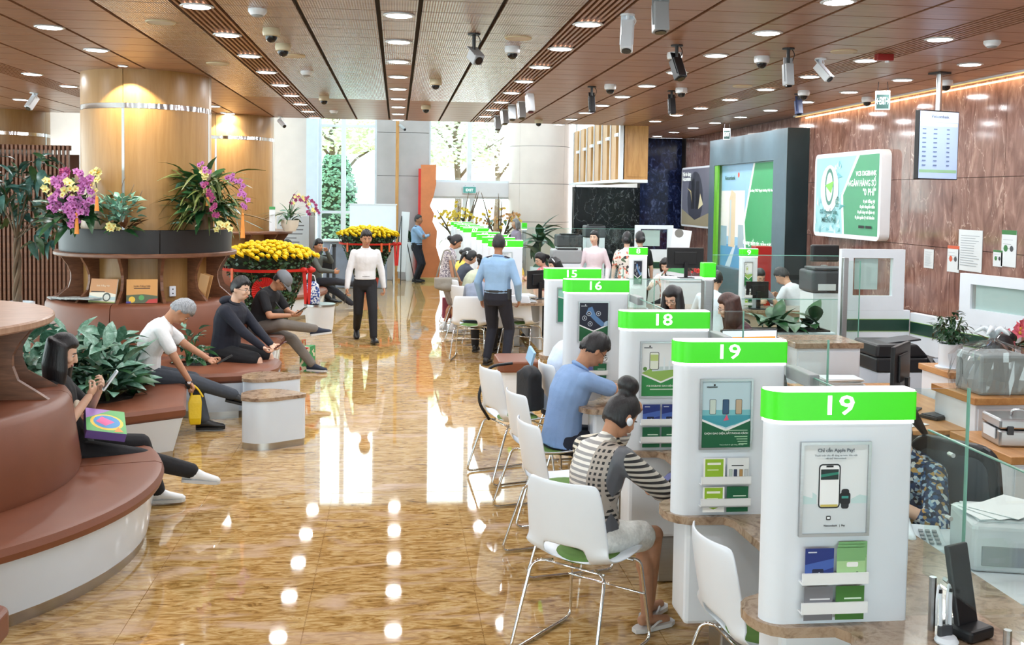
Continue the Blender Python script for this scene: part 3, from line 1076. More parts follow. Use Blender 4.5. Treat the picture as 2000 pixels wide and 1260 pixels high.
# foliage of the planter benches: one plant each clump
spots = [(-2.62, 8.95, 0.42), (-2.62, 9.55, 0.42), (-3.05, 9.2, 0.42), (-3.4, 8.85, 0.42), (-3.4, 9.65, 0.42), (-3.9, 8.9, 0.42), (-3.9, 9.5, 0.42), (-2.1, 10.68, 0.45), (-2.95, 9.7, 0.42), (-3.0, 8.78, 0.42), (-2.4, 8.85, 0.42), (-2.42, 9.25, 0.42)]
where = ['right beside the grey-haired man', 'behind the grey-haired man, dark inside', 'in the middle of the leather planter', 'just behind the woman with long black hair', 'at the back of the leather planter', 'in the front left of the leather planter', 'at the far left of the leather planter', 'between the grey-haired man and the navy hoodie', 'against the leather backrest behind', 'low in front of the leather planter', 'spilling onto the leather near the viewer', 'spilling onto the leather next to the white T-shirt']
for (x, y, z), w in zip(spots, where):
    t = thing('leafy_plant', 'silver green broad-leaved plant ' + w, 'plant', (x, y, z), group='broad-leaved plants in the leather planters')
    small = 0.62 if w.startswith('between') else 1.0
    leaves(t, 'agla', 36, 0.02, 0.24 * small, 0.28 * small, (-10, 75), (0.55 * small, 0.95 * small), zr=0.2)
    leaves(t, 'agla_d', 20, 0.02, 0.24 * small, 0.16 * small, (-25, 45), (0.6 * small, 1.0 * small), zr=0.14)
    mb = MB()
    for k in range(5):
        a = k * 1.25
        mb.tube([(0, 0, 0), (0.03 * math.cos(a), 0.03 * math.sin(a), 0.12), (0.08 * math.cos(a), 0.08 * math.sin(a), 0.26)], 0.007, 5)
    tag(mb.build('stem', STEM, t), kind='stuff')

# ---- dark planter troughs on the near column's shelf, with orchid arrangements
TROUGH = pm('charcoal_trough', (30, 26, 27), 0.45, var=0.08)
for lab, a0, a1 in (('long charcoal curved planter trough under the purple orchids', -186, -69.4), ('shorter charcoal curved planter trough under the fern and magenta orchids', -68.8, 10)):
    t = thing('planter_trough', lab, 'planter', (-2.99, 12.75, 1.506), group='curved planter troughs')
    t.scale = (0.915, 0.915, 1)
    MB().lathe([(0.84, 0), (1.07, 0), (1.08, 0.26), (1.065, 0.26), (1.055, 0.02), (0.85, 0.02), (0.85, 0.26), (0.84, 0.26)], n=30, a0=math.radians(a0), a1=math.radians(a1), close_prof=True).build('trough', TROUGH, t, auto=30)
    MB().lathe([(0.851, 0.03), (1.053, 0.03), (1.053, 0.22), (0.851, 0.22)], n=24, a0=math.radians(a0 + 1), a1=math.radians(a1 - 1), close_prof=True).build('soil', SOIL, t)


def pt(x, y, Y):
    return at(x, y, Y)


def arrangement(name, label, base, build, group='orchid arrangements'):
    t = thing(name, label, 'flowers', base, group=group)
    build(t, Vector(base))
    return t


def orch1(t, b):
    L = lambda x, y, Y: tuple(pt(x, y, Y) - b)
    leaves(t, 'broad', 56, 0.02, 0.28, 0.16, (-35, 60), (0.7, 1.2), zr=0.12)
    leaves(t, 'agla_d', 14, 0.02, 0.16, 0.3, (0, 60), (0.5, 0.8), zr=0.2)
    MB().tube([(0, 0, 0), (0.05, 0, 0.35), (0.02, 0, 0.6)], [0.06, 0.045, 0.02]).build('driftwood', BARK, t, smooth=True)
    blossoms(t, PURPLE, [(0, 0, .1), L(118, 345, 11.75), L(118, 380, 11.7), L(108, 412, 11.7)], 0.07, 30)
    blossoms(t, PURPLE, [(0, 0, .1), L(165, 340, 11.7), L(175, 375, 11.65), L(162, 405, 11.65)], 0.08, 34)
    blossoms(t, PURPLE, [(0, 0, .1), L(140, 395, 11.65), L(140, 420, 11.62), L(138, 442, 11.62)], 0.07, 26)
    blossoms(t, CREAM, [(0, 0, .1), L(130, 365, 11.6), L(147, 362, 11.6)], 0.05, 9)
    blossoms(t, CREAM, [(0, 0, .1), L(192, 330, 11.7), L(185, 350, 11.65), L(190, 370, 11.65)], 0.045, 10)
    blossoms(t, CREAM, [(0, 0, .1), L(95, 355, 11.8), L(86, 370, 11.8)], 0.035, 6)
    blossoms(t, MAGENTA, [(0, 0, .1), L(125, 335, 11.85), L(145, 332, 11.85)], 0.04, 8)


p0 = pt(145, 462, 11.9)
arrangement('orchid_arrangement', 'big purple and cream orchid arrangement on the left of the near oak column', (p0.x, 11.92, 1.78), orch1)


def orch2(t, b):
    leaves(t, 'teal', 110, 0.02, 0.2, 0.22, (0, 70), (0.7, 1.2), zr=0.14)
    leaves(t, 'broad', 12, 0.02, 0.12, 0.04, (-10, 40), (0.5, 0.9), zr=0.06)
    leaves(t, 'bronze', 10, 0.05, 0.15, 0.02, (10, 60), (0.7, 1.1), az=(-1.2, 0.8))
    L = lambda x, y, Y: tuple(pt(x, y, Y) - b)
    blossoms(t, CREAM, [(0, 0, 0), L(215, 440, 11.62), L(225, 445, 11.62)], 0.03, 6, 0.8)
    for k, q in enumerate(((262, 360), (245, 345), (278, 372))):
        MB().tube(smooth_path([(0, 0, 0), L(235 + 8 * k, 410, 11.8), L(q[0] - 8, q[1] + 20, 11.85), L(q[0], q[1], 11.85)], 0.1), 0.004, 5).build('bare_twig', BARK, t, smooth=True)


p0 = pt(236, 462, 11.75)
arrangement('leafy_arrangement', 'pale teal leafy arrangement in front of the near oak column', (p0.x, 11.74, 1.78), orch2)


def orch3(t, b):
    L = lambda x, y, Y: tuple(pt(x, y, Y) - b)
    leaves(t, 'broad', 34, 0.02, 0.28, 0.2, (-10, 60), (0.8, 1.3), zr=0.15)
    leaves(t, 'fern', 150, 0.02, 0.3, 0.36, (-30, 60), (0.7, 1.2), zr=0.26)
    leaves(t, 'broad', 40, 0.02, 0.3, 0.34, (-30, 60), (0.5, 0.9), zr=0.3)
    leaves(t, 'agla_d', 26, 0.02, 0.25, 0.5, (20, 80), (0.6, 0.9), zr=0.15)
    leaves(t, 'grass', 10, 0.0, 0.1, 0.1, (20, 80), (0.8, 1.3))
    leaves(t, 'teal', 6, 0.2, 0.3, 0.3, (-40, 20), (1.2, 1.6), az=(2.6, 3.6), zr=0.25)
    MB().tube([(0, 0, 0), (-0.04, 0, 0.4), (0.04, 0, 0.75)], [0.08, 0.06, 0.03]).build('driftwood', BARK, t, smooth=True)
    blossoms(t, PURPLE, [(0, 0, .1), L(440, 345, 11.8), L(465, 350, 11.7), L(478, 385, 11.65), L(480, 412, 11.65)], 0.04, 20, 0.75)
    blossoms(t, MAGENTA, [(0, 0, .1), L(400, 360, 11.6), L(415, 385, 11.55), L(420, 415, 11.55), L(428, 430, 11.55)], 0.03, 17, 0.75)
    blossoms(t, CREAM, [(0, 0, .1), L(398, 335, 11.7), L(402, 345, 11.7)], 0.04, 7, 0.9)
    blossoms(t, PURPLE, [(0, 0, .1), L(390, 320, 11.7), L(404, 325, 11.65), L(408, 340, 11.65)], 0.03, 6, 0.7)
    blossoms(t, CREAM, [(0, 0, 0), L(435, 440, 11.6), L(450, 445, 11.6)], 0.035, 8, 0.8)


p0 = pt(405, 462, 12.1)
arrangement('orchid_arrangement', 'tall fern and magenta orchid arrangement on the right of the near oak column', (p0.x, 12.05, 1.78), orch3)
TASSEL = pm('orange_ribbon', (224, 142, 60), 0.6, var=0.08)
for lab, x, y0, y1, Y in (('long orange tassel hanging below the purple orchids', 150, 408, 457, 11.55), ('short orange tassel among the purple orchids', 189, 380, 412, 11.5), ('short orange tassel beside the magenta orchids', 406, 380, 402, 11.75), ('long orange tassel at the right end of the charcoal trough', 474, 408, 465, 11.6)):
    a, b = pt(x, y0, Y), pt(x, y1, Y)
    t = thing('tassel', lab, 'tassel', b, group='orange tassels on the orchids')
    h = (a - b).z
    MB().cyl((0, 0, 0), (0, 0, h * 0.75), 0.026, 0.014, 8).build('fringe', TASSEL, t)
    MB().ell((0, 0, h * 0.8), (0.016, 0.016, 0.02), None, 8, 6).build('knot', TASSEL, t)
    MB().cyl((0, 0, h * 0.8), (0, 0, h), 0.004, n=5).build('cord', TASSEL, t)

# ---- picture books, newspapers and sockets on the bench ledge
for lab, a, c_top, shapes in (
    ('tan picture book with a pale blue landscape cover', -108, (196, 142, 96), 0), ('tan picture book with a red and green fruit cover', -81, (206, 150, 84), 1)):
    ar = math.radians(a)
    r = 0.95
    t = thing('picture_book', lab, 'book', (-2.98 + r * math.cos(ar), 12.75 + r * math.sin(ar), 0.953), ar + PI / 2, group='picture books on the bench ledge')
    tilt = Matrix.Rotation(math.radians(-14), 4, 'X')
    MB().box((0, 0, 0.135), (0.33, 0.016, 0.27), rot=None).build('pages', ink((222, 214, 196)), t).matrix_local = tilt
    mt = tilt @ face_matrix((-0.165, -0.0085, 0), (1, 0, 0), (0, 0, 1))
    if shapes == 0:
        sh = [(c_top, rc(0, 0, 0.33, 0.27)), ((228, 222, 206), [(0, 0), (0.33, 0), (0.33, 0.1), (0.2, 0.12), (0, 0.11)]), ((176, 198, 200), [(0, 0.02), (0.33, 0.03), (0.33, 0.07), (0.12, 0.06), (0, 0.08)]), ((74, 80, 74), disc(0.22, 0.065, 0.05)), ((210, 214, 206), disc(0.22, 0.062, 0.034)), ((150, 160, 90), [(0, 0), (0.33, 0), (0.33, 0.012), (0, 0.02)]), ((58, 50, 44), rc(0.02, 0.118, 0.19, 0.128))]
    else:
        sh = [(c_top, rc(0, 0, 0.33, 0.27)), ((84, 96, 70), [(0, 0), (0.33, 0), (0.33, 0.08), (0.18, 0.1), (0, 0.09)]), ((226, 186, 66), disc(0.06, 0.04, 0.035)), ((190, 62, 58), [(0.2, 0.0), (0.33, 0.0), (0.33, 0.05), (0.24, 0.04)]), ((88, 158, 92), disc(0.16, 0.06, 0.03)), ((70, 60, 150), rc(0, 0, 0.05, 0.02)), ((84, 54, 36), rc(0.08, 0.16, 0.25, 0.172))]
    art(t, 'cover_print', mt, sh)
    write('Sách Tiếng Việt' if shapes == 0 else 'Vườn Tiếng Việt', 0.026, ink((240, 226, 200) if shapes == 0 else (90, 58, 38)), t, mt @ Matrix.Translation((0.165, 0.19, 0.006)))
NEWS = pm('newsprint', (176, 184, 186), 0.7, var=0.22, scale=30)
for k in range(9):
    a = math.radians(-158 + 5.2 * k)
    r = 0.97 + RN.uniform(-0.03, 0.04)
    t = thing('folded_newspaper', '%s folded grey newspaper from the left end of the leather ledge' % ORD[k], 'newspaper', (-2.98 + r * math.cos(a), 12.75 + r * math.sin(a), 0.952 + 0.006 * k), a + RN.uniform(-0.3, 0.3), group='folded newspapers on the leather ledge')
    MB().box((0, 0, 0.004), (0.2, 0.26, 0.008)).build('sheets', NEWS, t)
    MB().box((0.1, 0, 0.004), (0.012, 0.26, 0.012)).build('fold', NEWS, t)
for lab, a in (('white wall socket left of the picture books', -128), ('white wall socket right of the picture books', -56)):
    ar = math.radians(a)
    t = thing('wall_socket', lab, 'socket', (-2.99 + 0.746 * math.cos(ar), 12.75 + 0.746 * math.sin(ar), 1.06), ar + PI / 2, group='sockets on the near oak column')
    MB().box((0, -0.015, 0), (0.075, 0.03, 0.12)).build('plate', WHITE, t, bevel=0.006)
    for dz in (-0.025, 0.025):
        MB().cyl((0, -0.032, dz), (0, -0.029, dz), 0.008, n=8).build('hole', BLACK, t)
for k, (lab, a) in enumerate((('outer tan brochure leaning on the curved fin', -34), ('inner tan brochure leaning on the curved fin', -37))):
    ar = math.radians(a)
    t = thing('brochure', lab, 'brochure', (-2.99 + 0.94 * math.cos(ar), 12.75 + 0.94 * math.sin(ar), 0.955), ar + 0.3, group='brochures by the curved fin')
    MB().box((0, 0, 0.15), (0.12, 0.012, 0.3), rot=Matrix.Rotation(0.25, 3, 'Y')).build('cover', ink((196, 150, 96)), t)

# ---- low marble-topped side tables
TBL = [(-0.3, 0.02), (-0.27, -0.14), (-0.14, -0.22), (0.0, -0.2), (0.27, -0.02), (0.285, 0.03), (0.1, 0.2), (-0.06, 0.26), (-0.22, 0.2)]


def side_table(label, x, y, rz):
    t = thing('side_table', label, 'table', (x, y, 0), rz, group='low marble-topped side tables')
    out = [Vector((a, b, 0)) for a, b in TBL]
    pts = smooth_path(out + out[:2], 0.12, 4)[3:-4]
    pl = [(q.x, q.y) for q in pts]
    sc = lambda k: [(a * k, b * k) for a, b in pl]
    MB().prism(sc(0.97), 0.06, 0.42).build('base', WGLASS, t, auto=40)
    MB().prism(sc(0.95), 0, 0.06).build('plinth', STEEL, t, auto=40)
    MB().prism(sc(1.0), 0.42, 0.45).build('marble_top', MARBLE_BR, t, auto=40)


side_table('low side table in the foreground with a yellow reflection on its marble top', -1.06, 9.06, 0.0)
side_table('low side table behind the foreground one by the leather bench', -1.19, 9.98, 0.0)
t = thing('round_stool', 'white round drum stool beside the red ribbon of the flower planter', 'stool', (-1.22, 16.6, 0))
MB().lathe([(0, 0.0), (0.2, 0.0), (0.2, 0.04), (0.21, 0.04), (0.24, 0.42), (0, 0.42)], n=28).build('drum', WHITE, t, auto=30)
MB().lathe([(0, 0.42), (0.25, 0.42), (0.25, 0.45), (0, 0.45)], n=28).build('top', STEEL, t, auto=30)
t = thing('tote_bag', 'blue and white patterned tote bag on the drum stool', 'bag', (-1.33, 16.5, 0.455))
MB().loft([[Vector((sx * w, sy * d, z)) for sx, sy in ((-1, -1), (1, -1), (1, 1), (-1, 1))] for w, d, z in ((0.11, 0.07, 0), (0.12, 0.075, 0.15), (0.1, 0.05, 0.3), (0.05, 0.03, 0.36))]).build('bag_body', pattern('blue_white_print', 'noise', [(0.0, (44, 76, 150)), (0.5, (228, 232, 240))], 28), t, bevel=0.015)
MB().tube(smooth_path([(-0.06, 0, 0.33), (-0.03, 0, 0.46), (0.03, 0, 0.46), (0.06, 0, 0.33)], 0.05), 0.008, 6).build('strap', WHITE_MATT, t)

# ---- slatted screen and the potted tree on the far left
scr = thing('slatted_screen', 'tall screen of upright walnut slats at the far left', 'screen', (-7.4, 17.6, 0))
sm = MB().box((0, 0, 1.47), (0.034, 0.07, 2.94)).mesh('slat', DKWOOD)
for k in range(40):
    place(sm, 'slat', scr, (-0.6 + 0.067 * k, 0, 0))
MB().box((0.7, 0.05, 2.9), (2.7, 0.03, 0.08)).build('top_rail', DKWOOD, scr)
MB().box((0.7, 0.06, 0.04), (2.7, 0.03, 0.08)).build('bottom_rail', DKWOOD, scr)
MB().box((0.7, 0.3, 1.4), (2.8, 0.03, 2.8)).build('back_board', pm('brown_back_board', (96, 66, 50), 0.6), scr)
pt0 = onz(34, 590, 0.6)
tr = thing('potted_tree', 'money tree with a braided trunk in a white pot at the left edge', 'plant', (pt0.x, pt0.y, 0))
MB().lathe([(0, 0), (0.17, 0), (0.2, 0.1), (0.235, 0.55), (0.23, 0.6), (0.2, 0.6), (0.19, 0.54), (0, 0.54)], n=28).build('pot', WHITE, tr, auto=40)
for k in range(3):
    MB().tube([(0.035 * math.cos(2.1 * k + z * 7), 0.035 * math.sin(2.1 * k + z * 7), 0.54 + z) for z in [i * 0.07 for i in range(15)]], [0.034 - 0.001 * i for i in range(15)], 7).build('trunk', BARK, tr, smooth=True)
for k in range(9):
    a = k * 0.75
    e = Vector((0.42 * math.cos(a), 0.42 * math.sin(a), 1.75 + 0.1 * k))
    MB().tube(smooth_path([(0, 0, 1.5), (0.15 * math.cos(a), 0.15 * math.sin(a), 1.65 + 0.06 * k), tuple(e)], 0.2), [0.018] + [0.01] * 6 + [0.006], 6).build('branch', BARK, tr, smooth=True)
    for j in range(26):
        b = RN.uniform(0, 2 * PI)
        q = e + Vector((RN.uniform(-.25, .25), RN.uniform(-.25, .25), RN.uniform(-0.35, 0.2)))
        o = place(LF['tree' if j % 3 else 'tree_d'], 'leaf', tr, q)
        o.rotation_euler = (math.radians(RN.uniform(-60, 30)), RN.uniform(-.4, .4), b)
        s = RN.uniform(1.0, 1.5)
        o.scale = (s, s, s)

# ---- chrysanthemum planters
mbh = MB()
for ring, (nr, el, rad) in enumerate(((9, -5, 1.0), (8, 30, 0.8), (6, 60, 0.5))):
    for k in range(nr):
        a = 2 * PI * (k + 0.5 * ring) / nr
        d = Vector((math.cos(a) * rad, math.sin(a) * rad, 0.15 + 0.38 * ring)) * 0.042
        p = Vector((-math.sin(a), math.cos(a), 0)) * 0.02
        mbh.add([Vector((0, 0, 0.012 * ring)), d * 0.7 + p, d + Vector((0, 0, 0.004)), d * 0.7 - p], [(0, 1, 2, 3)])
mbh.ell((0, 0, 0.026), (0.026, 0.026, 0.02), None, 7, 4)
CHRY = pm('yellow_petal', (248, 212, 24), 0.6, var=0.12, scale=30)
HEADM = mbh.mesh('flower_head', CHRY)
RED = pm('red_ribbon', (206, 40, 34), 0.5, var=0.08)
REDO = pm('red_gold_card', (222, 96, 44), 0.5, var=0.1)


def chrysanthemum(label, x, y, rz, extra, sc=1.0):
    t = thing('chrysanthemum_planter', label, 'flowers', (x, y, 0), rz, group='big yellow chrysanthemum planters')
    MB().lathe([(0, 0), (0.2, 0), (0.26, 0.34), (0.27, 0.36), (0.24, 0.36), (0, 0.33)], n=24).build('pot', pm('red_pot', (186, 60, 46), 0.5), t, auto=40)
    prof = [(0.0, 0.36), (0.27, 0.36), (0.36, 0.6), (0.48, 0.9), (0.6, 1.15), (0.66, 1.27), (0.5, 1.34), (0, 1.4)]
    MB().lathe([(r * 0.93, z) for r, z in prof], n=28).build('leaf_core', pm('dark_leaf_core', (26, 38, 24), 0.9), t)
    mb = MB()
    for k in range(1500):
        z = RN.uniform(0.36, 1.3)
        r = 0.27 + (z - 0.36) * 0.42
        a = RN.uniform(0, 2 * PI)
        c = Vector((r * math.cos(a), r * math.sin(a), z))
        d = Vector((math.cos(a) + RN.uniform(-.6, .6), math.sin(a) + RN.uniform(-.6, .6), RN.uniform(-.6, .6))).normalized()
        x2, y2, _ = basis(d)
        s = RN.uniform(0.02, 0.038)
        mb.poly([c - x2 * s, c + y2 * s * 0.7, c + x2 * s, c - y2 * s * 0.7])
    tag(mb.build('leaf_mass', LM_DARK, t), kind='stuff')
    for k in range(170):
        q = (k + 0.5) / 170
        r = 0.7 * math.sqrt(q)
        a = k * 2.39996
        z = 1.46 - 0.17 * (r / 0.7) ** 2 + RN.uniform(-0.02, 0.02)
        o = place(HEADM, 'flower_head', t, (r * math.cos(a), r * math.sin(a), z))
        s = RN.uniform(1.2, 1.65)
        o.scale = (s, s, s)
        o.rotation_euler = (RN.uniform(-.3, .3) - 0.7 * (r / 0.7) ** 3 * math.sin(a) * -1, 0.7 * (r / 0.7) ** 3 * math.cos(a), a)
    for k in range(10):
        a = k * 0.63
        MB().cyl((0.3 * math.cos(a), 0.3 * math.sin(a), 0.4), (0.6 * math.cos(a), 0.6 * math.sin(a), 1.32), 0.008, n=6).build('bamboo_stake', pm('bamboo', (120, 104, 66), 0.6), t)
    MB().lathe([(0.605, 1.1), (0.63, 1.1), (0.645, 1.14), (0.62, 1.14)], n=40, close_prof=True).build('red_band', RED, t)
    for a in extra['cards']:
        c = Vector((0.64 * math.cos(a), 0.64 * math.sin(a), 1.05))
        MB().box(c, (0.05, 0.012, 0.2), rot=Matrix.Rotation(a + PI / 2, 3, 'Z')).build('hanging_card', REDO, t, bevel=0.004)
    a = extra['bow']
    c = Vector((0.66 * math.cos(a), 0.66 * math.sin(a), 1.1))
    mb = MB()
    for s in (-1, 1):
        mb.ell(c + Vector((s * 0.06, 0, 0.02)), (0.06, 0.035, 0.04), None, 10, 6)
    mb.ell(c, (0.025, 0.04, 0.025), None, 8, 6)
    tag(mb.build('bow', RED, t, smooth=True), kind='stuff')
    for s in (-1, 1):
        MB().box(c + Vector((s * 0.03, 0, -0.24)), (0.05, 0.008, 0.46), rot=Matrix.Rotation(s * 0.06, 3, 'Y')).build('ribbon_tail', RED, t)
    if 'fan' in extra:
        a = extra['fan']
        c = Vector((0.5 * math.cos(a), 0.5 * math.sin(a), 0.84))
        f = place(FAN, 'paper_fan', t, c, (0, 0, a + PI / 2))
        place(FANC, 'fan_centre', f)
    return t


mbf = MB()
n = 36
for k in range(n):
    a0, a1, am = 2 * PI * k / n, 2 * PI * (k + 1) / n, 2 * PI * (k + 0.5) / n
    P = lambda r, a, y: Vector((r * math.cos(a), y, r * math.sin(a)))
    mbf.add([P(0.05, a0, -0.02), P(0.19, a0, -0.02), P(0.19, am, -0.035), P(0.05, am, -0.03)], [(0, 1, 2, 3)])
    mbf.add([P(0.05, am, -0.03), P(0.19, am, -0.035), P(0.19, a1, -0.02), P(0.05, a1, -0.02)], [(0, 1, 2, 3)])
mbf.cyl((0, -0.018, 0), (0, -0.01, 0), 0.185, n=24)
FAN = mbf.mesh('paper_fan', RED)
FANC = MB().cyl((0, -0.04, 0), (0, -0.02, 0), 0.06, n=12).mesh('fan_centre', pm('gold_paper', (196, 164, 74), 0.4, var=0.2, scale=40))
q = at(522, 600, 15.1)
chrysanthemum('wide planter of yellow chrysanthemums behind the man in the grey cap', q.x, 15.1, 0, dict(cards=[-2.3, -1.2], bow=-0.45, fan=-1.5))
q = at(718, 480, 23.2)
chrysanthemum('planter of yellow chrysanthemums behind the walking man', q.x, 23.2, 0.3, dict(cards=[-2.6, -1.35, -1.0], bow=-0.5))

# ---- items on the far column's shelf
q = at(566, 450, 18.6)
t = thing('potted_orchid', 'purple and cream orchid in a white bowl on the far column shelf', 'flowers', (q.x, 18.6, 1.535))
MB().lathe([(0, 0), (0.1, 0), (0.15, 0.1), (0.165, 0.2), (0.15, 0.2), (0.13, 0.16), (0, 0.16)], n=24).build('bowl', pm('cream_glaze', (214, 208, 196), 0.3), t, auto=40)
leaves(t, 'broad', 14, 0.02, 0.1, 0.25, (-10, 60), (0.6, 1.1), zr=0.08)
leaves(t, 'grass', 14, 0.0, 0.06, 0.25, (30, 85), (0.9, 1.4))
for k in range(3):
    e = 0.28 + 0.07 * k
    blossoms(t, MAGENTA if k != 1 else CREAM, [(0, 0, 0.2), (0.05 + 0.04 * k, 0, 0.65), (e, -0.05, 0.55), (e + 0.1, -0.06, 0.28)], 0.03, 13, 0.85)
q = at(533, 455, 18.6)
t = thing('brochure_stand', 'slim white brochure stand with a green top on the far column shelf', 'stand', (q.x, 18.5, 1.535))
MB().box((0, 0, 0.2), (0.1, 0.05, 0.4)).build('holder', WHITE, t, bevel=0.004)
MB().box((0, -0.005, 0.41), (0.1, 0.05, 0.05)).build('green_header', ink((70, 150, 90)), t)

# ---- floor items towards the entrance
q = at(575, 480, 22.5)
t = thing('notice_board', 'standing white notice board with printed lines behind the potted orchid', 'board', (q.x, 22.5, 0))
MB().box((0, 0, 1.15), (0.75, 0.03, 1.15)).build('panel', WHITE_MATT, t)
for s in (-1, 1):
    MB().cyl((s * 0.3, 0, 0), (s * 0.3, 0, 0.6), 0.015, n=8).build('leg', STEEL, t)
for k in range(9):
    w = RN.uniform(0.3, 0.55)
    art(t, 'printed_line', face_matrix((-0.3, -0.016, 1.6 - 0.09 * k), (1, 0, 0), (0, 0, 1)), [((120, 124, 130), rc(0, 0, w, 0.022))])
q = at(611, 480, 22.0)
t = thing('security_gate', 'tall brushed steel security gate panel beside the notice board', 'gate', (q.x, 22.0, 0))
MB().box((0, 0, 0.95), (0.13, 0.5, 1.9)).build('panel', STEEL, t, bevel=0.02)
MB().box((0, 0, 0.02), (0.2, 0.6, 0.04)).build('base', DARK, t)
for lab, px in (('queue barrier post nearer the seated man with crossed legs', 625), ('queue barrier post nearer the chrysanthemum planter', 652)):
    q = at(px, 560, 21.2)
    t = thing('barrier_post', lab, 'barrier', (q.x, 21.2, 0), group='queue barrier posts')
    MB().cyl((0, 0, 0.02), (0, 0, 1.13), 0.035, n=14).build('pole', DARK, t, auto=40)
    MB().cyl((0, 0, 1.13), (0, 0, 1.19), 0.045, n=14).build('head', BLACK, t, auto=40)
    MB().cyl((0, 0, 0), (0, 0, 0.025), 0.17, n=24).build('foot', BLACK, t, auto=40)
q = at(640, 525, 21.6)
t = thing('ticket_terminal', 'small black ticket terminal between the barrier posts', 'terminal', (q.x, 21.7, 0))
MB().box((0, 0, 0.35), (0.06, 0.06, 0.7)).build('stand', DARK, t)
MB().box((0, 0, 0.78), (0.28, 0.1, 0.32)).build('screen_unit', BLACK, t, bevel=0.01)
MB().box((0, 0, 0.01), (0.3, 0.25, 0.02)).build('base', DARK, t)
q = at(703, 470, 24.6)
t = thing('reception_desk', 'pale blue reception desk behind the far chrysanthemums', 'desk', (q.x - 0.1, 24.6, 0))
MB().box((0, 0, 0.55), (1.5, 0.5, 1.1)).build('body', pm('pale_blue_grey', (150, 162, 186), 0.5), t, bevel=0.02)
MB().box((0, -0.03, 1.12), (1.56, 0.6, 0.04)).build('top', WHITE, t, bevel=0.01)
q = at(728, 425, 24.9)
t = thing('whiteboard', 'large blank whiteboard behind the far chrysanthemums', 'board', (q.x, 25.1, 0))
MB().box((0, 0, 1.52), (1.12, 0.03, 0.9)).build('panel', WHITE, t, bevel=0.01)
MB().box((0, 0.0, 1.98), (1.16, 0.05, 0.03)).build('top_rail', FR, t)
for s in (-1, 1):
    MB().box((s * 0.52, 0.02, 0.55), (0.04, 0.04, 1.1)).build('leg', STEEL, t)
    MB().box((s * 0.52, 0.02, 0.02), (0.04, 0.5, 0.04)).build('foot', STEEL, t)
q = at(775, 400, 26.5)
t = thing('wooden_pole', 'tall slim honey-coloured wooden pole in front of the stone pier', 'pole', (q.x, 26.5, 0))
MB().box((0, 0, 2.1), (0.085, 0.085, 4.2)).build('shaft', OAK2, t, bevel=0.01)
MB().box((0, 0, 0.03), (0.2, 0.2, 0.06)).build('foot', OAK2, t)
MB().box((0, 0, 4.22), (0.1, 0.1, 0.04)).build('cap', DKWOOD, t)
q = at(836, 450, 26.2)
t = thing('festive_arch', 'tall orange cut-out arch panel with a ragged edge by the entrance', 'decoration', (q.x, 26.45, 0))
ORANGE = pm('orange_panel', (206, 124, 78), 0.6, var=0.06)
zt = at(836, 322, 26.4).z
pl = [(-0.19, 0), (0.3, 0), (0.34, 0.5), (0.22, 0.9), (0.24, 1.3), (0.12, 1.55), (0.16, 1.75), (0.05, 1.95), (0.14, 2.2), (0.2, 2.5), (0.2, zt), (-0.19, zt)]
MB().loft([[Vector((a, y, z)) for a, z in pl] for y in (-0.06, 0.06)]).build('panel', ORANGE, t)
MB().box((-0.22, 0.1, (zt - 0.1) / 2), (0.06, 0.3, zt - 0.1)).build('red_side', RED, t)
MB().box((0.1, 0, 0.05), (0.9, 0.4, 0.1)).build('foot', pm('ochre_board', (190, 170, 110), 0.6), t)
q = at(788, 470, 25.9)
t = thing('roll_up_banner', 'white roll-up banner on a black tripod left of the far guard', 'banner', (q.x, 25.6, 0), -0.2)
MB().box((0, 0, 1.05), (0.2, 0.02, 1.5), rot=Matrix.Rotation(0.07, 3, 'Y')).build('sheet', WHITE_MATT, t)
for a in (-1.3, 0.3, 2.2):
    MB().cyl((0.4 * math.cos(a) - 0.1, 0.4 * math.sin(a), 0), (-0.05, 0, 1.7), 0.012, n=6).build('tripod_leg', BLACK, t)
q = at(803, 470, 26.6)
t = thing('fan_palm', 'dark green pointed-leaf plant in a white vase behind the far guard', 'plant', (q.x, 26.7, 0))
MB().lathe([(0, 0), (0.12, 0), (0.2, 0.9), (0.18, 1.0), (0, 0.98)], n=20).build('vase', WHITE_MATT, t, auto=40)
for k in range(18):
    o = place(LF['broad'], 'leaf', t, (0, 0, 1.0))
    o.rotation_euler = (math.radians(RN.uniform(25, 85)), 0, RN.uniform(0, 6.28))
    o.scale = (1.3, 1.9, 1.9)
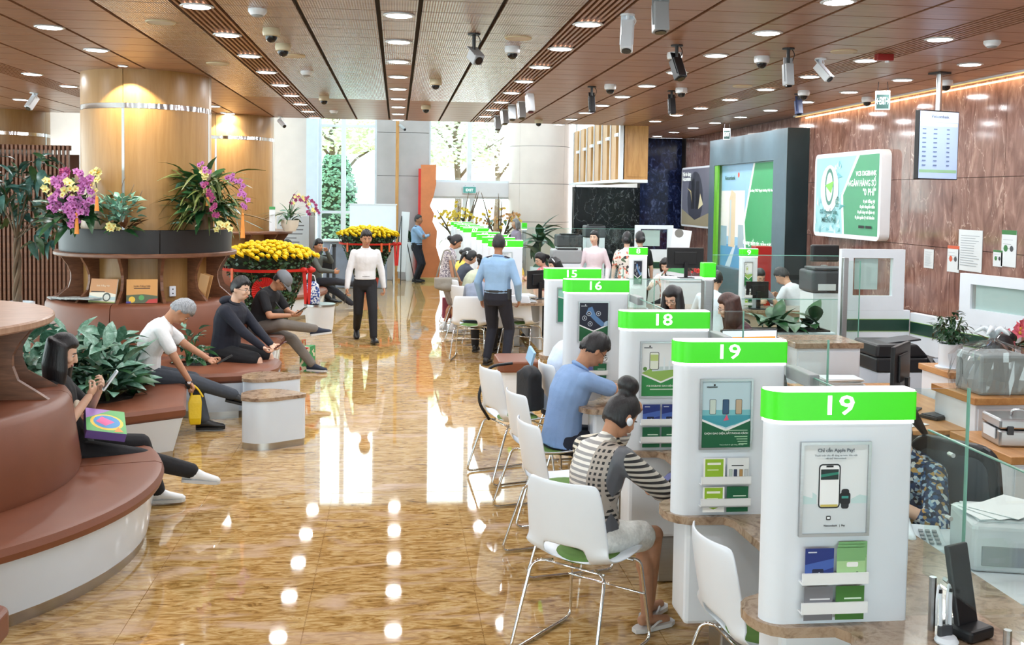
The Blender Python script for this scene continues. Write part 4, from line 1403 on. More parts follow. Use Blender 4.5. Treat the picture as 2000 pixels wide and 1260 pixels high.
# apricot blossom arrangement in front of the entrance doors
YELL = petal_mesh(pm('yellow_blossom', (238, 214, 88), 0.6, var=0.15), pm('gold_lip', (206, 160, 60), 0.6), 0.055)
PEACH = petal_mesh(pm('peach_blossom', (226, 176, 130), 0.6, var=0.2), pm('gold_lip', (206, 160, 60), 0.6), 0.05)
for lab, px, y0, n, wide, me in (('yellow blossom arrangement with dark branches left of the entrance doors', 894, 26.6, 70, 0.55, YELL), ('yellow and peach blossom arrangement right of the entrance doors', 976, 26.3, 60, 0.5, PEACH)):
    q = at(px, 500, y0)
    t = thing('blossom_arrangement', lab, 'flowers', (q.x, y0, 0), group='blossom arrangements at the entrance')
    MB().lathe([(0, 0), (0.25, 0), (0.32, 0.6), (0.3, 0.8), (0, 0.8)], n=20).build('urn', pm('dark_urn', (60, 52, 46), 0.5), t, auto=40)
    for k in range(9):
        a = RN.uniform(0, 6.28)
        e = (wide * math.cos(a), 0.5 * wide * math.sin(a), RN.uniform(1.5, 2.35))
        MB().tube(smooth_path([(0, 0, 0.7), (e[0] * 0.4, e[1] * 0.4, 1.3), e], 0.3), [0.035] + [0.025] * 6 + [0.008], 6).build('branch', BARK, t, smooth=True)
    for k in range(n):
        a, r = RN.uniform(0, 6.28), math.sqrt(RN.uniform(0, 1))
        o = place(me if k % 3 else YELL, 'blossom', t, (wide * r * math.cos(a) * 1.1, 0.4 * r * math.sin(a), 1.65 + RN.uniform(-0.35, 0.45) * (1.2 - r)))
        o.rotation_euler = (RN.uniform(-.5, .5), RN.uniform(-.5, .5), RN.uniform(-.8, .8))
    for k in range(26):
        o = place(LF['broad' if k % 2 else 'fern'], 'leaf', t, (RN.uniform(-.35, .35), RN.uniform(-.2, .1), RN.uniform(1.0, 1.7)))
        o.rotation_euler = (RN.uniform(-.4, 1.2), 0, RN.uniform(0, 6.28))
# ================================================================ right side: service counters
GREEN = pm('lit_green_header', (60, 200, 30), 0.35, var=0.02, emit=0.5, ecol=(62, 205, 28))
GLOW = pm('lit_white_strip', (255, 255, 255), 0.4, var=0.0, emit=2.2)
DIGIT = pm('lit_white_digit', (255, 255, 255), 0.4, var=0.0, emit=0.9)
ACRYL = pm('white_acrylic', (240, 243, 246), 0.2, var=0.01)
KW, KD, KZ = 0.5, 0.075, 0.78
kplan = rrect(-KW / 2, -KD / 2, KW / 2, KD / 2, (0.01, 0.01, 0.01, 0.064), 7)
grow = lambda k: rrect(-KW / 2 - k, -KD / 2 - k, KW / 2 + k, KD / 2 + k, (0.01, 0.01, 0.01, 0.064 + k), 7)
K_BODY = MB().prism(kplan, 0, 0.68).mesh('body', WHITE, True)
K_STRIP = MB().prism(grow(0.004), 0.68, 0.692).mesh('lower_light_strip', GLOW, True)
K_HEAD = MB().prism(grow(0.008), 0.692, 0.787).mesh('green_header', GREEN, True)
K_TOP = MB().prism(grow(0.004), 0.787, 0.792).mesh('upper_light_strip', GLOW, True)
for me in (K_BODY, K_STRIP, K_HEAD, K_TOP):
    fixn(me)
    me.set_sharp_from_angle(angle=math.radians(40))
FR_O = MB()
FR_O.box2((-0.1225, -0.012, 0), (0.1225, 0, 0.01)).box2((-0.1225, -0.012, 0.31), (0.1225, 0, 0.32)).box2((-0.1225, -0.012, 0.01), (-0.1125, 0, 0.31)).box2((0.1125, -0.012, 0.01), (0.1225, 0, 0.31))
K_FRAME = FR_O.mesh('poster_frame', STEEL)
K_PANEL = MB().box2((-0.1125, -0.005, 0.01), (0.1125, 0, 0.31)).mesh('poster', WHITE_MATT)
K_LIP = MB().box2((-0.115, -0.035, 0), (0.115, -0.028, 0.038)).box2((-0.115, -0.035, 0), (0.115, 0, 0.006)).mesh('brochure_shelf', ACRYL)
K_LEAF = {}
GRN, DGRN, LIME, NAVY, TEALC, SKYC, INKD = (46, 140, 74), (18, 98, 62), (150, 190, 50), (26, 30, 52), (96, 178, 180), (196, 224, 236), (44, 50, 58)
V_SHAPE = [((246, 248, 250), [(0, 0.13), (0.1125, 0.083), (0.225, 0.13), (0.225, 0.12), (0.1125, 0.073), (0, 0.12)])]


def phone(x, y, w, h, scr, frame=(30, 34, 40)):
    return [(frame, rrect(x, y, x + w, y + h, w * 0.16, 3)), (scr, rrect(x + w * 0.06, y + w * 0.06, x + w * 0.94, y + h - w * 0.06, w * 0.12, 3))]


def poster_shapes(kind):
    W_, H_ = 0.225, 0.30
    bars = lambda y, ws, c, right=True: [(c, rc((W_ - 0.012 - w) if right else 0.012, y - 0.011 * i, (W_ - 0.012) if right else 0.012 + w, y - 0.011 * i + 0.004)) for i, w in enumerate(ws)]
    if kind == 'pay':
        s = [((230, 236, 240), rc(0, 0, W_, H_)), ((214, 222, 228), rc(0, 0, W_, 0.1)), ((196, 222, 224), [(0, 0.1), (0.05, 0.1), (0.05, 0.13), (0.035, 0.14), (0.035, 0.12), (0, 0.13)]), ((196, 222, 224), [(0.17, 0.1), (W_, 0.1), (W_, 0.125), (0.2, 0.13), (0.17, 0.115)])]
        s += phone(0.055, 0.085, 0.076, 0.15, (244, 247, 250)) + [((18, 40, 38), rc(0.062, 0.182, 0.124, 0.217)), ((40, 130, 110), [(0.062, 0.19), (0.124, 0.2), (0.124, 0.208), (0.062, 0.2)]), ((206, 188, 96), rc(0.063, 0.09, 0.123, 0.098)), ((26, 28, 32), rc(0.08, 0.224, 0.105, 0.23))]
        s += [((34, 36, 42), rrect(0.135, 0.083, 0.162, 0.15, 0.008, 3)), ((20, 22, 27), rrect(0.13, 0.098, 0.167, 0.138, 0.008, 3)), ((60, 150, 140), rc(0.136, 0.118, 0.16, 0.126))]
        s += [((40, 44, 48), rrect(0.084, 0.045, 0.1, 0.06, 0.003, 2)), ((236, 240, 244), rc(0.087, 0.049, 0.097, 0.056))]
        return s
    if kind == 'phones':
        s = [(SKYC, rc(0, 0, W_, H_)), ((126, 198, 208), rc(0, 0.1, W_, 0.17)), ((70, 162, 180), [(0, 0.13), (0.1125, 0.09), (W_, 0.13), (W_, 0.145), (0, 0.145)]), (DGRN, [(0, 0), (W_, 0), (W_, 0.122), (0.1125, 0.076), (0, 0.122)])] + V_SHAPE
        for x, c in ((0.035, (206, 222, 214)), (0.095, (58, 92, 130)), (0.155, (196, 176, 150))):
            s += phone(x, 0.15, 0.03, 0.068, c)
        s += [((226, 96, 130), [(0.1, 0.12), (0.125, 0.125), (0.115, 0.15)]), (INKD, rc(0.02, 0.272, 0.07, 0.276)), (INKD, disc(0.056, 0.283, 0.005, 8))]
        return s + bars(0.047, (0.06, 0.05, 0.045, 0.04), (170, 216, 180)) + [((190, 226, 200), rc(0.1, 0.076, 0.213, 0.079))]
    if kind == 'meadow':
        s = [((238, 243, 246), rc(0, 0, W_, H_)), ((150, 190, 96), [(0, 0.13), (0.06, 0.16), (W_, 0.15), (W_, 0.12), (0.11, 0.08)]), ((204, 222, 226), [(0.06, 0.14), (0.2, 0.15), (0.21, 0.17), (0.06, 0.165)]), (GRN, [(0, 0), (W_, 0), (W_, 0.122), (0.1125, 0.076), (0, 0.122)])] + V_SHAPE
        s += phone(0.045, 0.15, 0.055, 0.1, (232, 240, 226)) + [((190, 210, 130), rc(0.05, 0.2, 0.095, 0.235)), ((232, 244, 250), rc(0.125, 0.15, 0.135, 0.22)), ((232, 244, 250), rc(0.155, 0.15, 0.165, 0.2)), ((90, 140, 70), disc(0.02, 0.155, 0.012, 8))]
        return s + [(INKD, rc(0.012, 0.272, 0.06, 0.276)), (INKD, disc(0.046, 0.283, 0.005, 8)), ((210, 234, 216), rc(0.05, 0.036, 0.2, 0.041))]
    if kind == 'hand':
        s = [(NAVY, rc(0, 0, W_, H_)), ((20, 92, 52), [(0, 0), (W_, 0), (W_, 0.122), (0.1125, 0.076), (0, 0.122)])] + V_SHAPE
        s += [((88, 130, 180), [(0.07, 0.26), (0.1, 0.27), (0.13, 0.2), (0.2, 0.14), (0.18, 0.11), (0.14, 0.14), (0.08, 0.2), (0.05, 0.21)]), ((170, 196, 220), [(0.2, 0.15), (0.225, 0.16), (0.225, 0.12), (0.19, 0.115)])]
        for x, y in ((0.075, 0.215), (0.15, 0.215), (0.04, 0.18), (0.085, 0.135)):
            s += [((206, 214, 224), disc(x, y, 0.019)), (NAVY, disc(x, y, 0.015)), ((206, 214, 224), disc(x, y, 0.006, 8))]
        return s + [((214, 220, 226), rc(0.012, 0.272, 0.06, 0.276)), ((214, 220, 226), disc(0.046, 0.283, 0.005, 8))] + bars(0.05, (0.05, 0.09, 0.06), (160, 206, 172))
    return [((150, 206, 190), rc(0, 0, W_, H_)), ((40, 128, 96), [(0, 0), (W_, 0), (W_, 0.16), (0, 0.22)]), ((226, 240, 234), [(0, 0.22), (W_, 0.16), (W_, 0.168), (0, 0.23)])]


def leaflet_shapes(kind):
    w, h = 0.1, 0.115
    if kind == 'blue':
        return [((28, 48, 124), rc(0, 0, w, h)), ((64, 96, 176), [(0, 0.02), (w, 0.05), (w, 0.08), (0, 0.06)]), ((14, 22, 60), rrect(0.025, 0.0, 0.065, 0.045, 0.004, 2)), ((206, 214, 234), [(0.035, 0.01), (0.055, 0.03), (0.05, 0.035), (0.03, 0.02)]), ((214, 220, 236), rc(0.01, 0.1, 0.04, 0.104))]
    if kind == 'green':
        return [((126, 178, 120), rc(0, 0, w, h)), ((168, 208, 150), rc(0, 0, w, 0.07)), ((246, 248, 246), rrect(0.035, 0.05, 0.075, 0.066, 0.004, 2)), ((30, 34, 36), disc(0.072, 0.02, 0.014, 8)), ((240, 240, 240), rc(0.045, 0.0, 0.075, 0.014))]
    if kind == 'lime':
        return [((250, 251, 250), rc(0, 0, w, h)), (LIME, [(0.008, 0.03), (0.05, 0.012), (0.092, 0.03), (0.092, h - 0.004), (0.008, h - 0.004)]), ((244, 248, 230), rc(0.018, 0.085, 0.08, 0.095)), ((232, 242, 200), rc(0.018, 0.06, 0.07, 0.064))]
    if kind == 'purple':
        return [((92, 96, 160), rc(0, 0, w, h)), ((110, 150, 80), rc(0, 0, w, 0.05)), ((238, 240, 246), disc(0.02, 0.02, 0.006, 8)), ((238, 240, 246), disc(0.05, 0.02, 0.006, 8))]
    if kind == 'phones':
        s = [((236, 240, 242), rc(0, 0, w, h)), (INKD, rc(0.02, 0.078, 0.075, 0.083))]
        for x, c in ((0.008, (190, 206, 196)), (0.03, (50, 60, 90)), (0.056, (180, 140, 90)), (0.08, (200, 206, 210))):
            s += phone(x, 0.03, 0.016, 0.034, c)
        return s
    if kind == 'grey':
        return [((122, 122, 130), rc(0, 0, w, h)), ((222, 222, 228), rc(0.02, 0.07, 0.09, 0.075)), ((206, 206, 212), rc(0.03, 0.055, 0.09, 0.058))]
    return [(DGRN if kind == 'dark' else (64, 118, 48), rc(0, 0, w, h)), ((214, 234, 216), rc(0.03, 0.07, 0.09, 0.075)), ((170, 210, 176), rc(0.045, 0.055, 0.09, 0.058)), ((170, 210, 176), rc(0.05, 0.043, 0.09, 0.046))]


def leaflet_mesh(kind):
    if kind not in K_LEAF:
        o = art(None, 'leaflet', face_matrix((-0.05, -0.004, 0), (1, 0, 0), (0, 0, 1)), leaflet_shapes(kind))
        me = o.data
        bpy.data.objects.remove(o)
        K_LEAF[kind] = me
    return K_LEAF[kind]


POSTERS = {}


def poster_mesh(kind):
    if kind not in POSTERS:
        o = art(None, 'poster_print', face_matrix((-0.1125, -0.0052, 0.01), (1, 0, 0), (0, 0, 1)), poster_shapes(kind))
        POSTERS[kind] = o.data
        bpy.data.objects.remove(o)
    return POSTERS[kind]


def kiosk(label, num, x, y, poster, leaflets=None, rz=0.0, w=1.0, group='numbered service kiosks'):
    """x: left end, y: face towards the viewer"""
    t = thing('service_kiosk', label, 'kiosk', (x + KW * w / 2, y + KD / 2, KZ), rz, group)
    t.scale = (w, 1, 1)
    for me, nm in ((K_BODY, 'body'), (K_STRIP, 'lower_light_strip'), (K_HEAD, 'green_header'), (K_TOP, 'upper_light_strip')):
        place(me, nm, t)
    yf = -KD / 2
    if num:
        write(num, 0.092, DIGIT, t, face_matrix((-0.02, yf - 0.0088, 0.74), (1, 0, 0), (0, 0, 1)), bold=0.012, sx=1.25 / w if w < 1 else 1.3)
    if poster:
        f = place(K_FRAME, 'poster_frame', t, (-0.022, yf, 0.30))
        p = place(K_PANEL, 'poster', t, (-0.022, yf, 0.30))
        place(poster_mesh(poster), 'poster_print', p)
        mm = lambda u, v: face_matrix((u - 0.1125, -0.0085, v + 0.01), (1, 0, 0), (0, 0, 1))
        if poster == 'pay':
            write('Chỉ cần Apple Pay!', 0.0165, ink((96, 108, 118)), p, mm(0.1125, 0.281), 0.012)
            write('Thanh toán siêu dễ dàng, an toàn, bảo mật', 0.0085, ink((150, 160, 168)), p, mm(0.1125, 0.264))
            write('với thẻ Vietcombank', 0.0085, ink((150, 160, 168)), p, mm(0.1125, 0.254))
            write('Vietcombank   |  Pay', 0.009, ink((58, 64, 70)), p, mm(0.1125, 0.026), 0.01)
        elif poster == 'phones':
            write('CHỌN GIAO DIỆN, BẮT PHONG CÁCH', 0.0115, ink((236, 246, 240)), p, mm(0.114, 0.0635), 0.012)
            write('Vietcombank', 0.0085, ink((60, 66, 72)), p, mm(0.045, 0.274), 0.01)
            write('Vietcombank là ngân hàng của bạn', 0.008, ink((196, 228, 206)), p, mm(0.14, 0.012))
        elif poster == 'meadow':
            write('VCB DIGIBANK GIAO DIỆN', 0.0125, ink((236, 246, 240)), p, mm(0.105, 0.057), 0.012)
        elif poster == 'hand':
            write('VCB Digibiz', 0.012, ink((230, 240, 234)), p, mm(0.175, 0.058), 0.01)
    if leaflets:
        for r, z in ((0, 0.145), (1, 0.045)):
            sh = place(K_LIP, 'brochure_shelf', t, (-0.022, yf, z))
            for c in (0, 1):
                k = leaflets[r * 2 + c]
                if k:
                    n = 3 if k == 'green' else 1
                    for j in range(n):
                        place(leaflet_mesh(k), 'leaflet', t, (-0.077 + 0.11 * c + 0.006 * j, yf - 0.022 + 0.007 * j, z + 0.006 + 0.008 * j + (0 if r == 0 else -0.03)))
    return t


LIST = [('19', 1.238, 3.25, 'pay', ('blue', 'green', 'grey', 'moss'), 'closest white kiosk with green header nineteen and a phone and watch poster'),
        ('19', 1.25, 4.43, 'phones', ('lime', 'phones', 'lime', 'dark'), 'second white kiosk numbered nineteen with the three-phones poster'),
        ('18', 1.262, 5.62, 'meadow', ('blue', 'blue', 'dark', 'dark'), 'white kiosk with green header eighteen'),
        ('16', 1.3, 7.82, 'hand', ('phones', 'phones', 'purple', 'dark'), 'white kiosk with green header sixteen and a dark navy poster'),
        ('15', 1.325, 9.05, 'teal', None, 'white kiosk with green header fifteen')]
for num, x, y, po, lf, lab in LIST:
    kiosk(lab, num, x, y, po, lf)
for k, (y, num) in enumerate(((14.9, '11'), (15.95, '10'), (17.1, '09'), (18.3, '08'), (20.65, '07'), (21.7, '06'), (22.85, '05'), (24.1, '04'), (25.5, '03'))):
    kiosk('white kiosk with green header %s in the far row' % dict(zip(('11', '10', '09', '08', '07', '06', '05', '04', '03'), ('eleven', 'ten', 'nine', 'eight', 'seven', 'six', 'five', 'four', 'three')))[num], num, 1.335, y, 'pay' if k == 0 else None)
kiosk('narrow white kiosk with a navy poster beside the two women with hair buns', '8', 3.03, 13.1, 'hand', None, 0.0, 0.46, 'narrow inner kiosks')
kiosk('narrow white kiosk with a green poster in front of the green wall screen', '9', 4.49, 13.0, 'meadow', ('phones', 'phones', 'lime', 'dark'), 0.0, 0.46, 'narrow inner kiosks')
for lab, x, y in (('slim green-topped glass post behind kiosk eighteen', 3.1, 10.15), ('far slim green-topped post by the grey-haired visitor', 3.1, 25.4), ('far slim green-topped post in front of the black marble', 4.2, 23.8)):
    t = thing('screen_post', lab, 'post', (x + 0.06, y, 0), group='slim green-topped screen posts')
    MB().box((0, 0, 0.7), (0.11, 0.12, 1.4)).build('steel_post', STEEL, t, bevel=0.02)
    MB().box((0, 0, 1.49), (0.13, 0.14, 0.15)).build('green_top', GREEN, t, bevel=0.01)
    MB().box((0, 0, 1.407), (0.12, 0.13, 0.014)).build('light_strip', GLOW, t)

# ---- marble counter tops and their white bases
def counter_top(label, ks, y_end, xr=2.22):
    t = thing('marble_counter', label, 'worktop', (0, 0, 0))
    pts = [(xr, ks[0][1] - 1.3), (xr, y_end)]
    pts.append((1.5, y_end))
    prev = None
    for x, y in reversed(ks):
        y1, y0 = y + 0.27, y - 0.035
        pts += [(1.52, y1 + 0.25), (x + 0.12, y1 + 0.02)] + [(x - 0.03 + 0.13 - 0.13 * math.sin(a), y1 - 0.13 + 0.13 * math.cos(a)) for a in (0.3, 0.7, 1.1, 1.5)] + [(x - 0.03 + 0.13 - 0.13 * math.cos(a), y0 + 0.13 - 0.13 * math.sin(a)) for a in (0.1, 0.5, 0.9, 1.3)] + [(1.47, y0), (1.5, y0 - 0.05)]
    pts.append((1.3, ks[0][1] - 1.3))
    MB().prism(pts, 0.745, 0.78).build('marble_slab', MARBLE_BR, t, auto=35)
    return t


nearK = [(x, y) for _, x, y, *_ in LIST]
nearK.insert(3, (1.275, 6.75))
nearK.sort(key=lambda k: k[1])
counter_top('brown marble counter top under the near kiosks', nearK, 9.75)
farK = [(1.335, y) for y in (14.9, 15.95, 17.1, 18.3, 19.5, 20.65, 21.7, 22.85, 24.1, 25.5)]
counter_top('brown marble counter top under the far row of kiosks', farK, 26.2)
cnames = ['under the closest kiosk', 'under the second kiosk numbered nineteen', 'under kiosk eighteen', 'between kiosks eighteen and sixteen', 'under kiosk sixteen', 'under kiosk fifteen']
for (x, y), w in list(zip(nearK, cnames)) + [(k, 'number %s of the far row' % ORD[i]) for i, k in enumerate(farK)]:
    t = thing('counter_cabinet', 'white counter base with steel foot ' + w, 'cabinet', (0, y, 0), group='white counter bases')
    MB().box2((x + 0.06, 0.01, 0.27), (x + 0.52, 0.23, 0.745)).build('fascia', WHITE, t, bevel=0.02)
    MB().box2((x + 0.24, 0.03, 0.0), (x + 0.48, 0.21, 0.27)).build('steel_foot', STEEL, t, bevel=0.01)
    MB().box2((1.98, -0.85, 0.08), (2.02, 0.28, 0.745)).build('modesty_panel', WHITE_MATT, t)

# ---- glass screens at the counters
for i, ((_, x, y, *_), w) in enumerate(zip(LIST, ('closest kiosk', 'second kiosk numbered nineteen', 'kiosk eighteen', 'kiosk sixteen', 'kiosk fifteen'))):
    t = thing('glass_screen', 'clear glass counter screen beside the ' + w, 'glass screen', (x + KW, y, KZ), group='glass counter screens')
    MB().box2((0.012, 0.03, 0.003), (0.215, 0.04, 0.79)).build('cross_pane', GLASS, t)
    MB().box2((0.213, 0.028, 0.003), (0.218, 0.042, 0.79)).build('pane_edge', GLASS_EDGE, t)
    MB().box2((0.04, -0.95, 0.17), (0.05, -0.02, 0.66)).build('long_pane', GLASS, t)
    MB().box2((0.04, -0.95, 0.658), (0.05, -0.02, 0.662)).build('pane_edge', GLASS_EDGE, t)
    if i:
        MB().box2((0.02, -0.22, 0.615), (0.07, 0.05, 0.675)).build('bracket', GREYP, t, bevel=0.006)
    for yy in (-0.9, -0.5, -0.08):
        MB().cyl((0.045, yy, 0.0), (0.045, yy, 0.18), 0.012, n=8).build('standoff', STEEL, t)
    for k in range(3):
        MB().cyl((0.16, 0.022, 0.12 + 0.22 * k), (0.16, 0.05, 0.12 + 0.22 * k), 0.008, n=8).build('bolt', STEEL, t)

# ---- shell chairs on sled frames
def chair_parts(label, x, y, face, group='white shell chairs'):
    """face: heading in degrees from +X"""
    return (x, y, math.radians(face - 90), label, group)


def build_chair(t):
    prof = [(-0.265, 0.88), (-0.262, 0.84), (-0.25, 0.76), (-0.235, 0.68), (-0.222, 0.61), (-0.21, 0.56), (-0.185, 0.5), (-0.14, 0.465), (-0.06, 0.45), (0.04, 0.447), (0.14, 0.452), (0.2, 0.452), (0.235, 0.44)]
    half = [0.185, 0.205, 0.218, 0.222, 0.225, 0.228, 0.235, 0.24, 0.24, 0.238, 0.23, 0.215, 0.19]
    n = 8
    rows_ = []
    for (py, pz), hw in zip(prof, half):
        row = []
        for j in range(n + 1):
            u = -1 + 2 * j / n
            c = abs(u) ** 2.2
            row.append(Vector((u * hw, py + (0.055 * c if pz > 0.5 else 0.0), pz + (0.045 * c if pz <= 0.5 else 0.0))))
        rows_.append(row)
    mb = MB()
    vs = [p for r in rows_ for p in r]
    fs = []
    for i in range(len(rows_) - 1):
        for j in range(n):
            if i in (5, 6) and 2 <= j <= 5:
                continue
            a = i * (n + 1) + j
            fs.append((a, a + 1, a + n + 2, a + n + 1))
    mb.add(vs, fs)
    me = mb.mesh('shell', WHITE)
    ob = bpy.data.objects.new('tmp', me)
    s = ob.modifiers.new('s', 'SOLIDIFY')
    s.thickness, s.offset = 0.012, 0.0
    b = ob.modifiers.new('b', 'SUBSURF')
    b.levels = b.render_levels = 1
    sh = bake(ob)
    sh.polygons.foreach_set('use_smooth', [True] * len(sh.polygons))
    place(sh, 'shell', t)
    pad = [(0.16 * math.cos(2 * PI * k / 20), 0.03 + 0.165 * math.sin(2 * PI * k / 20)) for k in range(20)]
    m2 = MB()
    m2.loft([[Vector((a * s_, (b - 0.03) * s_ + 0.03, z)) for a, b in pad] for s_, z in ((0.96, 0.455), (1.0, 0.462), (0.98, 0.472), (0.8, 0.478))])
    m2.build('seat_pad', pm('green_cushion', (92, 128, 60), 0.85, var=0.1, scale=20), t, smooth=True)
    for s in (-1, 1):
        pth = [(s * 0.13, 0.15, 0.43), (s * 0.2, 0.2, 0.42), (s * 0.235, 0.25, 0.012), (s * 0.235, -0.3, 0.012), (s * 0.205, -0.16, 0.43), (s * 0.12, -0.1, 0.435)]
        MB().tube(smooth_path(pth, 0.05, 4), 0.0085, 8).build('sled_leg', CHROME, t, smooth=True)
    for y, z in ((0.16, 0.425), (-0.12, 0.43)):
        MB().tube([(-0.18, y, z), (0.18, y, z)], 0.008, 8).build('cross_bar', CHROME, t, smooth=True)
    MB().tube([(-0.222, 0.21, 0.25), (0.222, 0.21, 0.25)], 0.006, 8).build('front_rail', CHROME, t, smooth=True)


chairs = [(1.47, 3.92, 6, 'white shell chair cut off at the bottom beside the closest kiosk'), (0.93, 4.86, 48, 'white shell chair under the woman in the striped top'), (1.0, 6.03, 12, 'empty white shell chair with a lime seat pad behind the striped woman'),
          (1.03, 6.95, 14, 'white shell chair under the man in the light blue polo shirt'), (0.93, 7.95, 20, 'white shell chair with a black backpack hanging on it'), (1.0, 13.75, 78, 'white shell chair seen from behind left of the guard'), (1.72, 13.95, 60, 'white shell chair seen from behind right of the guard'),
          (1.1, 15.3, 30, 'white shell chair under the customer in the grey hoodie'), (1.1, 16.4, 20, 'white shell chair under the customer with the black cap'), (1.1, 17.6, 20, 'white shell chair under the customer with the ponytail'), (5.7, 13.85, 130, 'white shell chair behind the man in the white shirt'), (1.42, 8.15, 10, 'white shell chair under the customer in the pale shirt')]
c0 = None
for x, y, a, lab in chairs:
    if c0 is None:
        c0 = thing('shell_chair', lab, 'chair', (x, y, 0), math.radians(a - 90), 'white shell chairs')
        build_chair(c0)
    else:
        dup(c0, (x, y, 0), math.radians(a - 90), lab)
# backpack hung on the chair
t = thing('backpack', 'black backpack hanging on the back of a white chair', 'bag', (1.06, 8.05, 0.49), math.radians(20 - 90))
mb = MB()
mb.box((0, 0.0, 0.17), (0.24, 0.12, 0.3)).box((0, 0.06, 0.11), (0.18, 0.08, 0.16)).ell((0.02, 0.0, 0.31), (0.12, 0.07, 0.07), None, 12, 8)
place(remesh(mb, 0.018, 'pack', pm('black_nylon', (26, 28, 34), 0.6, bump=0.3, bscale=40)), 'pack', t)
MB().tube(smooth_path([(-0.1, -0.1, 0.38), (-0.15, -0.3, 0.36), (-0.12, -0.4, 0.1), (-0.1, -0.3, -0.06)], 0.1), 0.012, 6).build('strap', BLACK, t, smooth=True)
MB().box((0.06, -0.02, 0.46), (0.1, 0.02, 0.12), rot=Matrix.Rotation(0.5, 3, 'Y')).build('paper', ink((160, 200, 232)), t)
t = thing('leather_stool', 'low brown leather stool in front of the counter near kiosk fifteen', 'stool', (1.3, 11.0, 0))
MB().prism(rrect(-0.22, -0.3, 0.22, 0.3, 0.06), 0.34, 0.46).build('cushion', LEATHER, t, bevel=0.02)
MB().prism(rrect(-0.19, -0.26, 0.19, 0.26, 0.05), 0.0, 0.34).build('base', WHITE, t)

# ---- ceiling equipment
def hang(px, py):
    return onz(px, py, CEIL)


DOMEG = pm('smoked_dome', (24, 26, 30), 0.08, var=0.05)
CREAMP = pm('cream_plastic', (206, 196, 168), 0.5, var=0.03)
domes = [(530, 56, 1, 'nearest cream dome camera left of the aisle'), (553, 86, 1, 'second cream dome camera left of the aisle'), (633, 188, 1, 'cream dome camera near the end of the left slotted row'), (1001, 91, 0, 'white dome camera beside the round speaker over the aisle'), (851, 156, 1, 'dome camera over the aisle behind the grey speaker box'),
         (832, 206, 1, 'small dome camera near the far end of the ceiling'), (1192, 165, 0, 'white dome camera right of the slotted row over the counters'), (1488, 110, 0, 'white dome camera left of the slim black camera'), (1331, 172, 0, 'white dome camera over the inner desks'), (1318, 103, 0, 'white dome camera partly behind a black camera'), (1052, 234, 1, 'dome camera at the ceiling edge by the stone column'), (1694, 190, 0, 'white dome camera beside the hanging exit sign'), (1570, 177, 0, 'white dome camera above a dark blue camera'), (1848, 157, 0, 'white dome camera behind the display pole')]
for px, py, cr, lab in domes:
    t = thing('dome_camera', lab, 'camera', hang(px, py), group='dome cameras on the ceiling')
    MB().lathe([(0, 0), (0.07, 0), (0.075, -0.03), (0.068, -0.06), (0.05, -0.065), (0, -0.065)], n=18).build('housing', CREAMP if cr else WHITE, t, auto=40)
    MB().lathe([(0.05, -0.06), (0.048, -0.085), (0.035, -0.105), (0.015, -0.115), (0, -0.117)], n=16).build('dome', DOMEG, t, smooth=True)
for px, py, lab in ((503, 18, 'white smoke detector nearest on the left ceiling'), (599, 139, 'white smoke detector further along the left ceiling'), (1938, 80, 'white smoke detector at the right by the red marble wall'), (652, 216, 'white smoke detector at the far end of the ceiling')):
    t = thing('smoke_detector', lab, 'smoke detector', hang(px, py), group='smoke detectors')
    MB().lathe([(0, 0), (0.07, 0), (0.07, -0.02), (0.05, -0.045), (0, -0.05)], n=18).build('body', WHITE, t, auto=40)
    MB().lathe([(0.04, -0.046), (0.045, -0.05), (0.03, -0.058), (0, -0.058)], n=14).build('sensor', GREYP, t)
for px, py, lab in ((314, 43, 'flat round ceiling speaker near the first oak column'), (1012, 74, 'flat round ceiling speaker over the aisle'), (1648, 100, 'flat round ceiling speaker left of the red alarm'), (573, 109, 'flat round ceiling speaker below the second dome camera'), (425, 124, 'flat round ceiling speaker right of the near oak column'), (1450, 168, 'flat round ceiling speaker over the inner desks')):
    t = thing('ceiling_speaker', lab, 'speaker', hang(px, py), group='flat round ceiling speakers')
    MB().cyl((0, 0, -0.006), (0, 0, 0), 0.105, n=24).build('grille', pm('speaker_grille', (206, 196, 182), 0.6), t)
    MB().lathe([(0.1, -0.004), (0.115, -0.01), (0.12, 0.0)], n=24).build('rim', CREAMP, t, smooth=True)


def bullet(px, py, lab, drop, body_m, yaw, tilt, L=0.2, r=0.032, boxy=False, arm_m=None):
    t = thing('bullet_camera', lab, 'camera', hang(px, py), yaw, group='bracket cameras on the ceiling')
    a = arm_m or body_m
    MB().cyl((0, 0, -0.012), (0, 0, 0), 0.055, n=16).build('mount_plate', a, t)
    MB().cyl((0, 0, -drop), (0, 0, -0.01), 0.016, n=10).build('arm', a, t)
    rot = Matrix.Rotation(tilt, 3, 'X')
    d = rot @ Vector((0, -1, 0))
    c = Vector((0, 0, -drop - 0.01))
    if boxy:
        MB().box(c + d * L * 0.25, (r * 2, L, r * 2), rot=rot).build('body', body_m, t, bevel=0.008)
        MB().box(c + d * L * 0.25 + Vector((0, 0, r + 0.006)), (r * 2.3, L * 1.08, 0.006), rot=rot).build('sun_shield', body_m, t)
    else:
        MB().cyl(c - d * L * 0.25, c + d * L * 0.75, r, n=14).build('body', body_m, t, auto=40)
    MB().cyl(c + d * L * 0.72, c + d * L * 0.79, r * 0.8, n=12).build('lens', DOMEG, t)
    MB().tube(smooth_path([(0.03, 0, 0), (0.07, 0, -0.05), (0.03, 0.02, -drop)], 0.04), 0.004, 5).build('cable', a, t)


